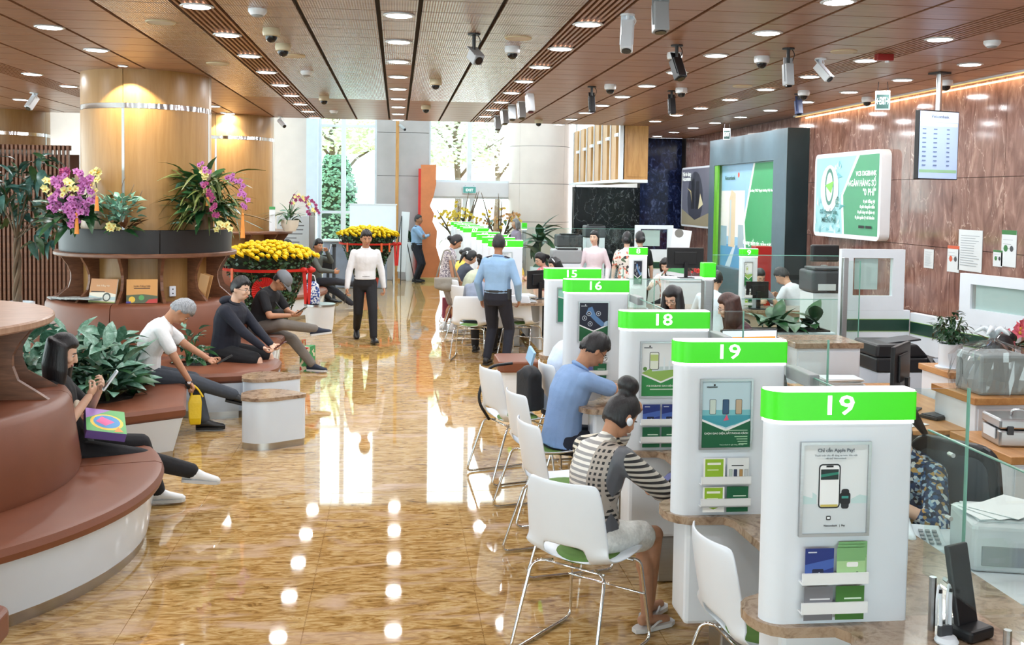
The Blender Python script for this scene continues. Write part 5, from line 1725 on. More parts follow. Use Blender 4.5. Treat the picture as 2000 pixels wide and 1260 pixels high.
NAVYP = pm('navy_plastic', (36, 52, 96), 0.4)
for a in ((926, 66, 'grey box camera on a black arm over the aisle', 0.17, GREYP, 0.5, 0.6, 0.13, 0.045, True, BLACK), (1322, 88, 'black box camera hanging in front of a white dome', 0.16, BLACK, 0.4, 1.1, 0.2, 0.045, True, BLACK), (1156, 169, 'slim black camera over the near kiosks', 0.16, BLACK, 0.2, 1.4, 0.2, 0.035, True, BLACK),
          (1540, 94, 'slim black and silver camera beside a white dome', 0.18, GREYP, 0.2, 1.45, 0.2, 0.04, True, BLACK), (1312, 177, 'slim black camera over the inner desks', 0.14, BLACK, 0.2, 1.4, 0.2, 0.04, True, BLACK), (1560, 183, 'dark blue slim camera near the marble wall', 0.12, NAVYP, 0.2, 1.4, 0.18, 0.04, True, BLACK),
          (1226, 28, 'white bullet camera wrapped in cables near the top', 0.1, WHITE, -0.3, 1.2, 0.24, 0.045, True, WHITE), (1603, 114, 'white tilted bullet camera by the slotted row', 0.09, WHITE, 0.6, 0.8, 0.2, 0.04, True, WHITE), (1035, 183, 'white hanging camera, largest of the cluster at the ceiling end', 0.06, WHITE, 0.2, 1.3, 0.24, 0.05, True, WHITE),
          (1018, 198, 'clear-wrapped camera, second of the cluster at the ceiling end', 0.06, GREYP, 0.2, 1.3, 0.24, 0.05, True, WHITE), (1000, 204, 'grey camera, third of the cluster at the ceiling end', 0.06, GREYP, 0.1, 1.3, 0.22, 0.05, True, WHITE), (985, 214, 'grey camera, fourth of the cluster at the ceiling end', 0.06, GREYP, 0.3, 1.3, 0.22, 0.05, True, WHITE), (972, 226, 'grey camera furthest in the cluster at the ceiling end', 0.07, GREYP, 0.1, 1.3, 0.22, 0.05, True, WHITE),
          (66, 181, 'white bullet camera at the far left', 0.09, WHITE, -0.5, 0.9, 0.22, 0.045, True, WHITE), (548, 228, 'white bullet camera at the right edge of the far oak column', 0.08, WHITE, 0.7, 0.6, 0.2, 0.04, False, WHITE), (1290, -12, 'grey box camera cut off at the top edge', 0.1, GREYP, 0.0, 1.4, 0.2, 0.05, True, GREYP)):
    bullet(*a)
q = at(783, 243, 26.0)
t = thing('bullet_camera', 'grey bullet camera at the top of the wooden pole', 'camera', (q.x - 0.02, 26.3, q.z))
MB().cyl((0, 0, 0), (0.12, -0.2, -0.12), 0.04, n=12).build('body', GREYP, t, auto=40)
MB().cyl((0.12, -0.2, -0.12), (0.126, -0.21, -0.126), 0.032, n=12).build('lens', DOMEG, t)
MB().cyl((0, 0, 0), (0, 0.15, 0.02), 0.02, n=8).build('arm', GREYP, t)
t = thing('fire_alarm', 'small red alarm box in the slotted ceiling row', 'alarm', hang(1727, 106))
MB().box((0, 0, -0.03), (0.16, 0.07, 0.06)).build('box', pm('alarm_red', (150, 36, 34), 0.4), t, bevel=0.006)
MB().cyl((0.03, 0, -0.075), (0.03, 0, -0.06), 0.02, n=10).build('lamp', WHITE, t)
EXG = pm('exit_green', (36, 66, 62), 0.4)
EXP = pm('exit_teal', (84, 160, 156), 0.4, emit=0.1)
EXL = pm('exit_letter', (230, 244, 240), 0.4, emit=1.0)


def exit_sign(lab, pos, w, h, txt, ceil=True, rz=0.0, pale=False):
    t = thing('exit_sign', lab, 'sign', pos, rz, 'hanging exit signs')
    MB().box((0, 0, -h / 2), (w, 0.03, h)).build('panel', WHITE, t, bevel=0.004)
    art(t, 'face', face_matrix((-w / 2, -0.0155, -h), (1, 0, 0), (0, 0, 1)), [(EXP if pale else EXG, rc(0.012, 0.012, w - 0.012, h - 0.012 - (0 if pale else 0.03)))])
    write(txt, h * 0.52, EXL, t, face_matrix((0, -0.018, -h * 0.55), (1, 0, 0), (0, 0, 1)), 0.02, 'CENTER', min(1.0, w * 0.8 / (h * 0.52 * 0.62 * len(txt))))
    for s in (-1, 1):
        MB().cyl((s * w * 0.35, 0, 0), (s * w * 0.3, 0, 0.1 if ceil else 0.03), 0.004, n=5).build('hanger', BLACK, t)


p = hang(1725, 160)
exit_sign('dark green exit sign with arrows hanging by the marble wall', (p.x, p.y, CEIL - 0.1), 0.16, 0.22, '←EXIT→', True, -0.35)
p = hang(1410, 242)
exit_sign('small green exit sign hanging in front of the green wall panel', (p.x, p.y - 0.3, CEIL - 0.1), 0.13, 0.2, 'EXIT', True, -0.5)
q = at(917, 364, YF - 0.05)
exit_sign('pale exit sign on the white lintel over the entrance doors', (q.x, YF - 0.05, q.z), 0.36, 0.19, 'EXIT', False, 0, True)

# ---- hanging display
top = hang(1834, 140)
t = thing('hanging_display', 'portrait display of a pale blue queue list hanging from a steel pole', 'screen', (top.x, top.y, 0), 0.28)
zt_, zb_ = at(1815, 216, top.y).z, at(1815, 351, top.y).z
hh, ww = zt_ - zb_, 0.55
MB().cyl((0.06, 0.05, zt_ - 0.15), (0.06, 0.05, CEIL), 0.03, n=12).build('pole', STEEL, t, auto=40)
MB().box((0.06, 0.05, CEIL - 0.01), (0.16, 0.16, 0.02)).build('ceiling_plate', DARK, t)
MB().box((0, 0, (zt_ + zb_) / 2), (ww, 0.06, hh)).build('cabinet', BLACK, t, bevel=0.008)
SCRB = pm('screen_blue', (176, 200, 238), 0.25, emit=0.3, var=0.02)
mt = face_matrix((-ww / 2, -0.0305, zb_), (1, 0, 0), (0, 0, 1))
sh = [(SCRB, rc(0.012, 0.012, ww - 0.012, hh - 0.012)), (pm('screen_white', (206, 220, 242), 0.3, emit=0.32), rc(0.012, hh * 0.83, ww - 0.012, hh - 0.012)), (pm('screen_cream', (224, 216, 206), 0.3, emit=0.25), rc(0.02, hh * 0.77, ww - 0.02, hh * 0.82)), (pm('screen_green', (150, 196, 160), 0.3, emit=0.2), rc(0.02, hh * 0.1, ww - 0.02, hh * 0.145))]
for k in range(9):
    yy = hh * (0.72 - 0.065 * k)
    sh += [((110, 134, 176), rc(x0, yy, x0 + w_, yy + 0.011)) for x0, w_ in ((0.05, 0.05), (0.2, 0.05), (0.38, 0.04))]
art(t, 'screen_print', mt, sh)
write('Vietcombank', 0.045, ink((70, 96, 130)), t, mt @ Matrix.Translation((ww / 2, hh * 0.91, 0.012)))

# ---- light boxes and papers on the red marble wall
def wallframe(y_left, z0):
    return face_matrix((6.45, y_left, z0), (0, -1, 0), (0, 0, 1))


def lightbox(name, label, yl, yr, z0, z1, d, frame_m, shapes, texts, bev=0.05):
    t = thing(name, label, 'sign', (6.45, (yl + yr) / 2, z0))
    W_, H_ = yl - yr, z1 - z0
    pl = rrect(-W_ / 2, 0, W_ / 2, H_, bev, 4)
    MB().loft([[Vector((x, -a, b)) for a, b in pl] for x in (-d, -0.001)]).build('frame', frame_m, t, auto=40)
    mt_ = face_matrix((-d - 0.001, W_ / 2, 0), (0, -1, 0), (0, 0, 1))
    art(t, 'print', mt_, shapes(W_, H_))
    for s, size, m, u, v, al, sx in texts(W_, H_):
        write(s, size, m, t, mt_ @ Matrix.Translation((u, v, 0.016)), 0.01, al, sx)
    return t


LB = lambda c, e=0.16: pm('backlit_%d_%d_%d' % c, c, 0.3, emit=e, var=0.03)
TW = pm('backlit_letter', (240, 248, 244), 0.3, emit=0.6)


def sh0(W_, H_):
    i = 0.06
    s = [(LB((150, 202, 208)), rc(i, i, W_ - i, H_ - i)), (LB((74, 150, 112)), [(W_ * .5, i), (W_ - i, i), (W_ - i, H_ - i), (W_ * .7, H_ - i), (W_ * .47, H_ * .5)]), (LB((236, 244, 246)), [(W_ * .47, i), (W_ * .5, i), (W_ * .47, H_ * .5), (W_ * .7, H_ - i), (W_ * .66, H_ - i), (W_ * .44, H_ * .5)])]
    rr_ = random.Random(3)
    for k in range(46):
        x, y = rr_.uniform(i, W_ * .42), rr_.uniform(i, H_ - i - 0.1)
        s.append((LB(rr_.choice(((112, 178, 190), (186, 224, 226), (88, 158, 160), (206, 234, 232)))), [(x, y), (x + rr_.uniform(.05, .22), y + rr_.uniform(-.05, .08)), (x + rr_.uniform(.02, .1), y + rr_.uniform(.04, .12))]))
    s += [(LB((226, 240, 240)), disc(W_ * .26, H_ * .58, W_ * .145, 24, 1.1)), (LB((74, 132, 120)), disc(W_ * .26, H_ * .6, W_ * .072, 24, 1.75)), (LB((214, 234, 232)), disc(W_ * .26, H_ * .6, W_ * .052, 24, 1.9)), (LB((126, 198, 90)), [(W_ * .19, H_ * .62), (W_ * .33, H_ * .67), (W_ * .29, H_ * .52), (W_ * .25, H_ * .56)])]
    s += [((30, 34, 34), rc(W_ * .72, H_ * .13, W_ * .8, H_ * .16)), ((30, 34, 34), rc(W_ * .82, H_ * .13, W_ * .9, H_ * .16))]
    return s


lightbox('wall_poster', 'white-framed light box with a big zero on the red marble wall', 15.0, 12.85, 1.69, 2.91, 0.14, WHITE, sh0, lambda W_, H_: [
    ('VCB DIGIBANK', 0.095, TW, W_ - 0.1, H_ * .74, 'RIGHT', .95), ('NGÂN HÀNG SỐ', 0.118, TW, W_ - 0.1, H_ * .63, 'RIGHT', .95), ('"0 PHÍ"', 0.13, TW, W_ - 0.1, H_ * .53, 'RIGHT', 1.0),
    ('0 phí đăng ký', 0.062, TW, W_ - 0.12, H_ * .43, 'RIGHT', 1), ('0 phí chuyển tiền', 0.062, TW, W_ - 0.12, H_ * .37, 'RIGHT', 1), ('0 phí duy trì dịch vụ', 0.062, TW, W_ - 0.12, H_ * .31, 'RIGHT', 1), ('0 phí quản lý tài khoản', 0.062, TW, W_ - 0.12, H_ * .25, 'RIGHT', 1),
    ('Cứ chuyển tiền', 0.085, ink((60, 104, 100)), W_ * .26, H_ * .3, 'CENTER', 1.1), ('MIỄN PHÍ', 0.105, ink((52, 96, 92)), W_ * .27, H_ * .2, 'CENTER', 1.15), ('₫', 0.16, ink((74, 132, 120)), W_ * .39, H_ * .43, 'CENTER', 1)], 0.1)


def sh1(W_, H_):
    return [(LB((150, 196, 226)), rc(0, 0, W_, H_)), (LB((232, 232, 232)), rc(0, H_ * .3, W_ * .45, H_ * .75)), (LB((96, 160, 206)), rc(0, 0, W_ * .5, H_ * .22)), (LB((206, 224, 236)), [(W_ * .1, 0), (W_ * .2, 0), (W_ * .3, H_ * .22), (W_ * .26, H_ * .22)]), (LB((150, 180, 200)), rc(0, H_ * .2, W_ * .12, H_ * .4)), (LB((170, 190, 200)), rc(W_ * .34, H_ * .2, W_ * .45, H_ * .42)),
            (LB((222, 206, 176)), [(W_ * .16, H_ * .2), (W_ * .28, H_ * .2), (W_ * .28, H_ * .72), (W_ * .2, H_ * .76), (W_ * .16, H_ * .66)]), (LB((196, 210, 216)), rc(W_ * .17, H_ * .22, W_ * .2, H_ * .66)), (LB((66, 160, 104)), [(W_ * .52, 0), (W_, 0), (W_, H_), (W_ * .62, H_), (W_ * .46, H_ * .45)]), (LB((238, 244, 242)), [(W_ * .49, 0), (W_ * .52, 0), (W_ * .46, H_ * .45), (W_ * .62, H_), (W_ * .59, H_), (W_ * .43, H_ * .45)]), (LB((110, 190, 120)), [(W_ * .6, 0), (W_, 0), (W_, H_ * .1), (W_ * .56, H_ * .16)]), (LB((214, 80, 60)), disc(W_ * .33, H_ * .9, 0.05, 10))]


FRG = pm('grey_green_frame', (88, 112, 124), 0.35, var=0.05, space='world')
gp = thing('wall_screen', 'big teal grey wall panel framing a lit green and blue poster', 'sign', (6.45, 17.6, 0.3))
W_, z0, z1 = 4.05, 0.3, 3.36
yl, yr = 19.65, 15.6
for a, b in (((-0.35, yr, 0.3), (-0.001, 16.2, 3.36)), ((-0.35, 19.35, 0.3), (-0.001, yl, 3.36)), ((-0.35, 16.2, 2.87), (-0.001, 19.35, 3.36)), ((-0.35, 16.2, 0.3), (-0.001, 19.35, 0.95))):
    MB().box2((a[0], a[1] - 17.6, a[2] - 0.3), (b[0], b[1] - 17.6, b[2] - 0.3)).build('surround', FRG, gp)
MB().box2((-0.36, yr - 17.6 - 0.02, 0), (-0.002, yr - 17.6 - 0.005, 3.06)).build('dark_end', pm('dark_teal_end', (24, 40, 44), 0.3), gp)
MB().box2((-0.34, 19.15 - 17.6, 0.65), (-0.3, 19.34 - 17.6, 2.57)).build('lime_strip', LB((104, 178, 46)), gp)
mt = face_matrix((-0.25, 19.15 - 17.6, 0.66), (0, -1, 0), (0, 0, 1))
MB().box2((-0.24, 16.2 - 17.6, 0.65), (-0.05, 19.35 - 17.6, 2.57)).build('backing', WHITE_MATT, gp)
art(gp, 'print', mt, sh1(2.94, 1.9))
for s, size, v in (('Chung niềm tin, vững tương lai', 0.125, 0.5), ('Ngân hàng TMCP Ngoại thương Việt Nam', 0.066, 1.42)):
    write(s, size, TW, gp, mt @ Matrix.Translation((2.16, v, 0.014)), 0.005, 'CENTER', 1.05)
write('Vietcombank', 0.11, ink((40, 90, 60)), gp, mt @ Matrix.Translation((0.5, 1.66, 0.012)), 0.01)


def sh2(W_, H_):
    return [(LB((104, 106, 122), 0.2), rc(0.04, 0.04, W_ - 0.04, H_ - 0.04)), (LB((60, 62, 76), 0.15), disc(W_ * .5, H_ * .48, W_ * .27, 24)), (LB((150, 142, 118), 0.2), [(0.04, 0.04), (W_ - .04, 0.04), (W_ - .04, H_ * .25), (W_ * .5, H_ * .12), (0.04, H_ * .3)]), (LB((28, 28, 36), 0.1), rc(W_ * .36, H_ * .3, W_ * .48, H_ * .8)), (LB((36, 36, 44), 0.1), rc(W_ * .52, H_ * .3, W_ * .64, H_ * .76)), (LB((214, 206, 170), 0.3), [(W_ * .62, H_ * .3), (W_ * .78, H_ * .38), (W_ * .68, H_ * .56)]), (LB((190, 176, 130), 0.3), [(W_ * .2, H_ * .66), (W_ * .36, H_ * .6), (W_ * .4, H_ * .4), (W_ * .34, H_ * .58)])]


lightbox('wall_poster', 'grey light box with two dark bank cards left of the green panel', 22.35, 20.25, 1.62, 2.91, 0.14, WHITE, sh2, lambda W_, H_: [('Thẻ tín dụng', 0.12, TW, 0.12, H_ * .88, 'LEFT', 1), ('Vietcombank', 0.12, TW, 0.12, H_ * .8, 'LEFT', 1)], 0.08)
# papers
PAPER = pm('printed_paper', (204, 212, 216), 0.6, var=0.02)
for lab, pts, hdr in (('large pale printed notice on the red marble wall', ((1873, 448), (1916, 533)), None), ('small picture notice left of the large one', ((1851, 479), (1872, 533)), (196, 90, 60)), ('tall white notice with a green heading at the right edge', ((1957, 449), (1983, 523)), (46, 112, 58)), ('small prohibition notice beside the green headed one', ((1940, 488), (1957, 522)), (46, 112, 58)), ('slim silver plate notice on the red marble wall', ((1805, 486), (1822, 525)), None)):
    a, b = [(lambda d: Vector((6.43, 0, 0)))(0)] * 2
    def onx(px, py):
        d = _fw + _r2 * ((px - 1000.0) / F_PX) - _u2 * ((py - PP_Y) / F_PX)
        k = 6.44 / d.x
        return Vector((6.44, d.y * k, CAM_H + d.z * k))
    a, b = onx(*pts[0]), onx(*pts[1])
    t = thing('wall_notice', lab, 'notice', (6.448, (a.y + b.y) / 2, b.z), group='notices on the red marble wall')
    w_, h_ = abs(a.y - b.y), abs(a.z - b.z)
    MB().box((-0.004, 0, h_ / 2), (0.006, w_, h_)).build('sheet', PAPER, t)
    mt = face_matrix((-0.0075, w_ / 2, 0), (0, -1, 0), (0, 0, 1))
    s = [((150, 160, 168), rc(w_ * .1, h_ * (0.85 - 0.06 * k), w_ * RN.uniform(.6, .9), h_ * (0.865 - 0.06 * k))) for k in range(13)]
    if hdr:
        s = s[2:8:2] + [(hdr, rc(0, h_ * .88, w_, h_)), (hdr, disc(w_ * .3, h_ * .5, w_ * .14)), ((60, 64, 70), disc(w_ * .7, h_ * .5, w_ * .12))]
    art(t, 'print', mt, s)
# ================================================================ teller area: desks, machines, partitions
STRIPE = pm('dark_green_stripe', (26, 62, 50), 0.4, var=0.05)
LIMEE = pm('lime_edge', (120, 168, 70), 0.4)


def cabinet(label, x0, y0, x1, y1, h, top_m=WOODTOP, body_m=WHITE, name='side_cabinet', group=None, holes=0, doors=1):
    t = thing(name, label, 'cabinet', ((x0 + x1) / 2, (y0 + y1) / 2, 0), group=group)
    w, d = x1 - x0, y1 - y0
    MB().box2((-w / 2 + 0.02, -d / 2 + 0.02, 0), (w / 2 - 0.02, d / 2 - 0.02, h - 0.045)).build('body', body_m, t, bevel=0.006)
    MB().box2((-w / 2, -d / 2, h - 0.045), (w / 2, d / 2, h)).build('top', top_m, t, bevel=0.004)
    for k in range(doors):
        dw = (w - 0.06) / doors
        o = MB().box2((-w / 2 + 0.03 + dw * k + 0.004, -d / 2 + 0.008, 0.08), (-w / 2 + 0.03 + dw * (k + 1) - 0.004, -d / 2 + 0.02, h - 0.07)).build('door', body_m, t, bevel=0.003)
        MB().box((-w / 2 + 0.03 + dw * (k + 0.85), -d / 2 + 0.002, h * 0.6), (0.012, 0.012, 0.1)).build('handle', STEEL, o)
    for k in range(holes):
        MB().cyl((-w / 2 + 0.12 + 0.1 * k, -d / 2 + 0.001, h - 0.14 - 0.1 * k), (-w / 2 + 0.12 + 0.1 * k, -d / 2 + 0.012, h - 0.14 - 0.1 * k), 0.012, n=10).build('cable_hole', BLACK, t)
    return t


def desk(label, x0, y0, x1, y1, h=0.74, top_m=WOODTOP, panel=WHITE_MATT, group=None):
    t = thing('office_desk', label, 'desk', ((x0 + x1) / 2, (y0 + y1) / 2, 0), group=group)
    w, d = x1 - x0, y1 - y0
    MB().box2((-w / 2, -d / 2, h - 0.03), (w / 2, d / 2, h)).build('desk_top', top_m, t, bevel=0.004)
    for s in (-1, 1):
        MB().box2((s * (w / 2 - 0.03) - 0.015, -d / 2 + 0.03, 0), (s * (w / 2 - 0.03) + 0.015, d / 2 - 0.03, h - 0.03)).build('side_panel', panel, t)
    MB().box2((-w / 2 + 0.05, -0.01, 0.15), (w / 2 - 0.05, 0.01, h - 0.03)).build('modesty_panel', panel, t)
    return t


def monitor(label, loc, rz, w=0.5, h=0.3, screen=None, back=BLACK, group='desk monitors'):
    """screen looks along local -Y"""
    t = thing('desk_monitor', label, 'monitor', loc, rz, group)
    MB().box((0, 0.05, 0.006), (0.22, 0.16, 0.012)).build('base', back, t, bevel=0.004)
    MB().box((0, 0.05, 0.12), (0.05, 0.025, 0.22)).build('stand', back, t)
    MB().box((0, 0.0, 0.14 + h / 2), (w, 0.03, h)).build('shell', back, t, bevel=0.006)
    MB().box((0, 0.022, 0.14 + h / 2), (w * 0.6, 0.02, h * 0.6)).build('rear_bulge', back, t, bevel=0.006)
    art(t, 'screen', face_matrix((-w / 2, -0.0155, 0.14), (1, 0, 0), (0, 0, 1)), screen or [(ink((24, 28, 34)), rc(0.01, 0.01, w - 0.01, h - 0.01))])
    return t


def office_chair(label, x, y, rz, z=0.45):
    t = thing('office_chair', label, 'chair', (x, y, 0), rz, 'black office chairs')
    MB().prism(rrect(-0.24, -0.22, 0.24, 0.24, 0.08), z - 0.08, z).build('seat', BLACK, t, bevel=0.02)
    pl = rrect(-0.22, 0, 0.22, 0.56, (0.06, 0.1, 0.1, 0.06), 5)
    tl = Matrix.Rotation(0.22, 3, 'X')
    # backrest behind the sitter (local -Y), leaning back
    MB().loft([[tl @ Vector((a, yy, b)) + Vector((0, -0.22, z + 0.08)) for a, b in pl] for yy in (-0.02, 0.02)]).build('backrest', BLACK, t, bevel=0.01)
    pl2 = rrect(-0.17, 0.05, 0.17, 0.5, 0.06, 4)
    MB().loft([[tl @ Vector((a, yy, b)) + Vector((0, -0.22, z + 0.08)) for a, b in pl2] for yy in (-0.026, 0.026)]).build('mesh_panel', DARK, t)
    MB().cyl((0, 0, 0.08), (0, 0, z - 0.07), 0.03, n=10).build('gas_lift', STEEL, t)
    for k in range(5):
        a = k * 2 * PI / 5
        o = MB().tube([(0, 0, 0.1), (0.28 * math.cos(a), 0.28 * math.sin(a), 0.07)], 0.018, 6).build('base_arm', BLACK, t)
        MB().ell((0.28 * math.cos(a), 0.28 * math.sin(a), 0.028), (0.028, 0.028, 0.028), None, 8, 6).build('caster', BLACK, o)
    return t


# -- desk run behind the marble counter
desk('teller desk with an oak top beside the closest kiosk', 2.24, 3.5, 3.2, 4.35, 0.72, WHITE_MATT, group='teller desks')
desk('long oak topped teller desk carrying the black monitor', 3.1, 6.1, 3.95, 7.75, 0.76, WOODTOP, group='teller desks')
desk('teller desk behind kiosk eighteen', 2.26, 7.85, 3.15, 8.4, 0.74, WOODTOP, group='teller desks')
cabinet('low white cabinet with an oak top under the metal case', 3.45, 5.35, 4.3, 6.0, 0.78, holes=0, doors=2, group='white cabinets behind the tellers')
cabinet('taller white cabinet with an oak top under the wrapped box', 3.62, 6.02, 4.6, 6.55, 0.98, holes=2, doors=2, group='white cabinets behind the tellers')
cabinet('white cabinet with an oak top under the small potted plant', 3.98, 6.95, 4.6, 7.4, 0.98, doors=1, group='white cabinets behind the tellers')
cabinet('grey marble topped pedestal in front of the planter glass', 3.2, 7.9, 3.78, 8.4, 1.06, MARBLE_BR, WHITE, doors=1, group='white cabinets behind the tellers')
# copier
p = at(1750, 700, 8.2)
t = thing('office_copier', 'large black and white office copier before the striped partition', 'copier', (p.x, 8.25, 0))
MB().box((0, 0, 0.4), (0.52, 0.5, 0.8)).build('body', WHITE, t, bevel=0.01)
MB().box((0, 0, 0.86), (0.54, 0.52, 0.12)).build('scanner_bed', BLACK, t, bevel=0.015)
MB().loft([[Vector((x, y, z)) for x, y, z in r] for r in ([(-0.27, -0.24, 0.92), (0.2, -0.24, 0.92), (0.2, 0.24, 0.92), (-0.27, 0.24, 0.92)], [(-0.25, -0.22, 1.03), (0.1, -0.22, 1.03), (0.1, 0.22, 1.03), (-0.25, 0.22, 1.03)])]).build('document_feeder', BLACK, t, bevel=0.02)
MB().box((0.02, -0.02, 1.04), (0.3, 0.24, 0.014), rot=Matrix.Rotation(-0.12, 3, 'Y')).build('paper_tray', DARK, t)
MB().box((0.25, -0.28, 0.88), (0.16, 0.1, 0.05), rot=Matrix.Rotation(0.5, 3, 'X')).build('control_panel', BLACK, t, bevel=0.006)
MB().box((0.25, -0.31, 0.905), (0.1, 0.06, 0.004), rot=Matrix.Rotation(0.5, 3, 'X')).build('touch_screen', ink((150, 160, 172)), t)
for k in range(3):
    o = MB().box((0, -0.252, 0.15 + 0.2 * k), (0.48, 0.012, 0.17)).build('paper_drawer', WHITE, t, bevel=0.004)
    MB().box((0, -0.262, 0.2 + 0.2 * k), (0.14, 0.01, 0.02)).build('handle', GREYP, o)
# potted plant on cabinet
p = at(1842, 722, 7.15)
t = thing('potted_plant', 'bushy green plant in a white ceramic pot on the oak topped cabinet', 'plant', (p.x + 0.05, 7.15, 0.98))
MB().lathe([(0, 0), (0.075, 0), (0.08, 0.02), (0.085, 0.18), (0.08, 0.185), (0.07, 0.17), (0, 0.17)], n=24).build('pot', WHITE, t, auto=40)
MB().lathe([(0, -0.0), (0.1, 0.0), (0.105, 0.012), (0, 0.012)], n=24).build('saucer', WHITE, t)
for k in range(6):
    a = k * 1.05
    MB().tube([(0, 0, 0.16), (0.05 * math.cos(a), 0.05 * math.sin(a), 0.3), (0.08 * math.cos(a), 0.08 * math.sin(a), 0.38)], 0.005, 5).build('stem', STEM, t)
for k in range(190):
    d = Vector((RN.gauss(0, 1), RN.gauss(0, 1), RN.gauss(0, 1))).normalized()
    o = place(LF['small'], 'leaf', t, d * RN.uniform(0.05, 0.13) + Vector((0, 0, 0.3)))
    o.rotation_euler = (RN.uniform(-1, 0.6), 0, math.atan2(d.y, d.x) - PI / 2)
    s = RN.uniform(0.6, 0.95)
    o.scale = (s, s, s)
# plastic wrapped machine
p = at(1940, 740, 6.2)
t = thing('wrapped_machine', 'counting machine wrapped in knotted clear plastic on the taller cabinet', 'machine', (p.x + 0.02, 6.25, 0.98))
MB().box((0, 0, 0.13), (0.34, 0.3, 0.26)).build('machine_body', pm('pale_grey_machine', (150, 158, 156), 0.5), t, bevel=0.02)
PLAST = glass('plastic_film', (0.95, 0.97, 0.985), 3.0)
mb = MB()
RR = random.Random(5)
rings = []
for z, s in ((0.0, 1.14), (0.1, 1.2), (0.22, 1.14), (0.28, 1.0), (0.31, 0.55), (0.335, 0.16), (0.36, 0.12), (0.4, 0.3), (0.42, 0.38)):
    ring = []
    for k in range(40):
        a = 2 * PI * k / 40
        q = 1 / max(abs(math.cos(a)), abs(math.sin(a))) ** 0.75
        j = s * (1 + RR.uniform(-0.05, 0.05)) * (1 + 0.05 * math.sin(7 * a + z * 20))
        ring.append(Vector((0.185 * q * j * math.cos(a), 0.165 * q * j * math.sin(a), z + RR.uniform(-0.012, 0.012) * (z > 0))))
    rings.append(ring)
mb.loft(rings, cap=False).build('plastic_bag', PLAST, t)
for k in range(5):
    a = k * 1.3
    MB().tube(smooth_path([(0, 0, 0.36), (0.05 * math.cos(a), 0.05 * math.sin(a), 0.42), (0.12 * math.cos(a), 0.1 * math.sin(a), 0.38)], 0.03), [0.018] * 5 + [0.014] * 2 + [0.006], 6).build('knot_tail', pm('white_film', (222, 230, 236), 0.3), t, smooth=True)
# metal case
p = at(1975, 830, 5.7)
t = thing('metal_case', 'silver metal case with latches on the low cabinet', 'case', (p.x + 0.05, 5.68, 0.78), -0.15)
MB().box((0, 0, 0.05), (0.36, 0.26, 0.1)).build('bottom_shell', STEEL, t, bevel=0.012)
MB().box((0, 0, 0.135), (0.36, 0.26, 0.06)).build('lid', STEEL, t, bevel=0.012)
for s in (-1, 1):
    MB().box((s * 0.12, -0.135, 0.1), (0.035, 0.012, 0.05)).build('latch', DARK, t, bevel=0.003)
MB().tube(smooth_path([(-0.06, 0, 0.165), (-0.06, -0.01, 0.2), (0.06, -0.01, 0.2), (0.06, 0, 0.165)], 0.03), 0.008, 6).build('handle', CHROME, t, smooth=True)
MB().box((-0.185, 0, 0.07), (0.006, 0.16, 0.06)).build('paper_tag', WHITE_MATT, t)
# black monitor seen from behind + papers + keyboard
p = onz(1745, 790, 0.76)
monitor('black monitor seen from behind on the oak teller desk', (3.5, 6.75, 0.76), PI + 0.85, 0.42, 0.32)
t = thing('keyboard', 'black keyboard at the right hand teller seat', 'keyboard', (3.72, 6.5, 0.762), 0.4)
MB().box((0, 0, 0.01), (0.4, 0.14, 0.02)).build('tray', BLACK, t, bevel=0.004)
for r_ in range(4):
    MB().box((0, -0.048 + 0.032 * r_, 0.023), (0.38, 0.026, 0.008)).build('key_row', DARK, t)
t = thing('paper_stack', 'thick stack of white papers at the end of the oak desk', 'papers', (3.42, 7.55, 0.762))
for k in range(14):
    MB().box((RN.uniform(-.02, .02), RN.uniform(-.02, .02), 0.003 + 0.006 * k), (0.3, 0.21, 0.005), rot=Matrix.Rotation(RN.uniform(-.15, .15), 3, 'Z')).build('sheet', PAPER if k % 3 else ink((236, 238, 240)), t)
t = thing('loose_paper', 'single white sheet lying by the keyboard', 'paper', (3.3, 6.35, 0.762), 0.4)
MB().box((0, 0, 0.002), (0.21, 0.3, 0.003)).build('sheet', ink((232, 236, 238)), t)
art(t, 'print', face_matrix((-0.08, -0.12, 0.0035), (1, 0, 0), (0, 1, 0)), [((150, 156, 162), rc(0.0, 0.02 * k, 0.14, 0.02 * k + 0.006)) for k in range(10)])
# printer with sheets near the closest kiosk
t = thing('desk_printer', 'pale grey printer with papers on top beside the closest kiosk', 'printer', (2.52, 3.93, 0.72), -0.25)
mb = MB()
MB().box((0, 0, 0.1), (0.36, 0.32, 0.2)).build('body', pm('pale_printer', (206, 212, 216), 0.4), t, bevel=0.025, seg=3)
MB().box((0, -0.158, 0.07), (0.28, 0.014, 0.08)).build('paper_slot', GREYP, t, bevel=0.003)
MB().box((0, 0.0, 0.203), (0.3, 0.26, 0.012)).build('lid', pm('pale_printer', (206, 212, 216), 0.4), t, bevel=0.004)
for k in range(3):
    MB().box((-0.03 + 0.03 * k, 0.02 * k, 0.212 + 0.004 * k), (0.3, 0.21, 0.002), rot=Matrix.Rotation(0.3 + 0.25 * k, 3, 'Z')).build('sheet', ink((236, 240, 242)), t)
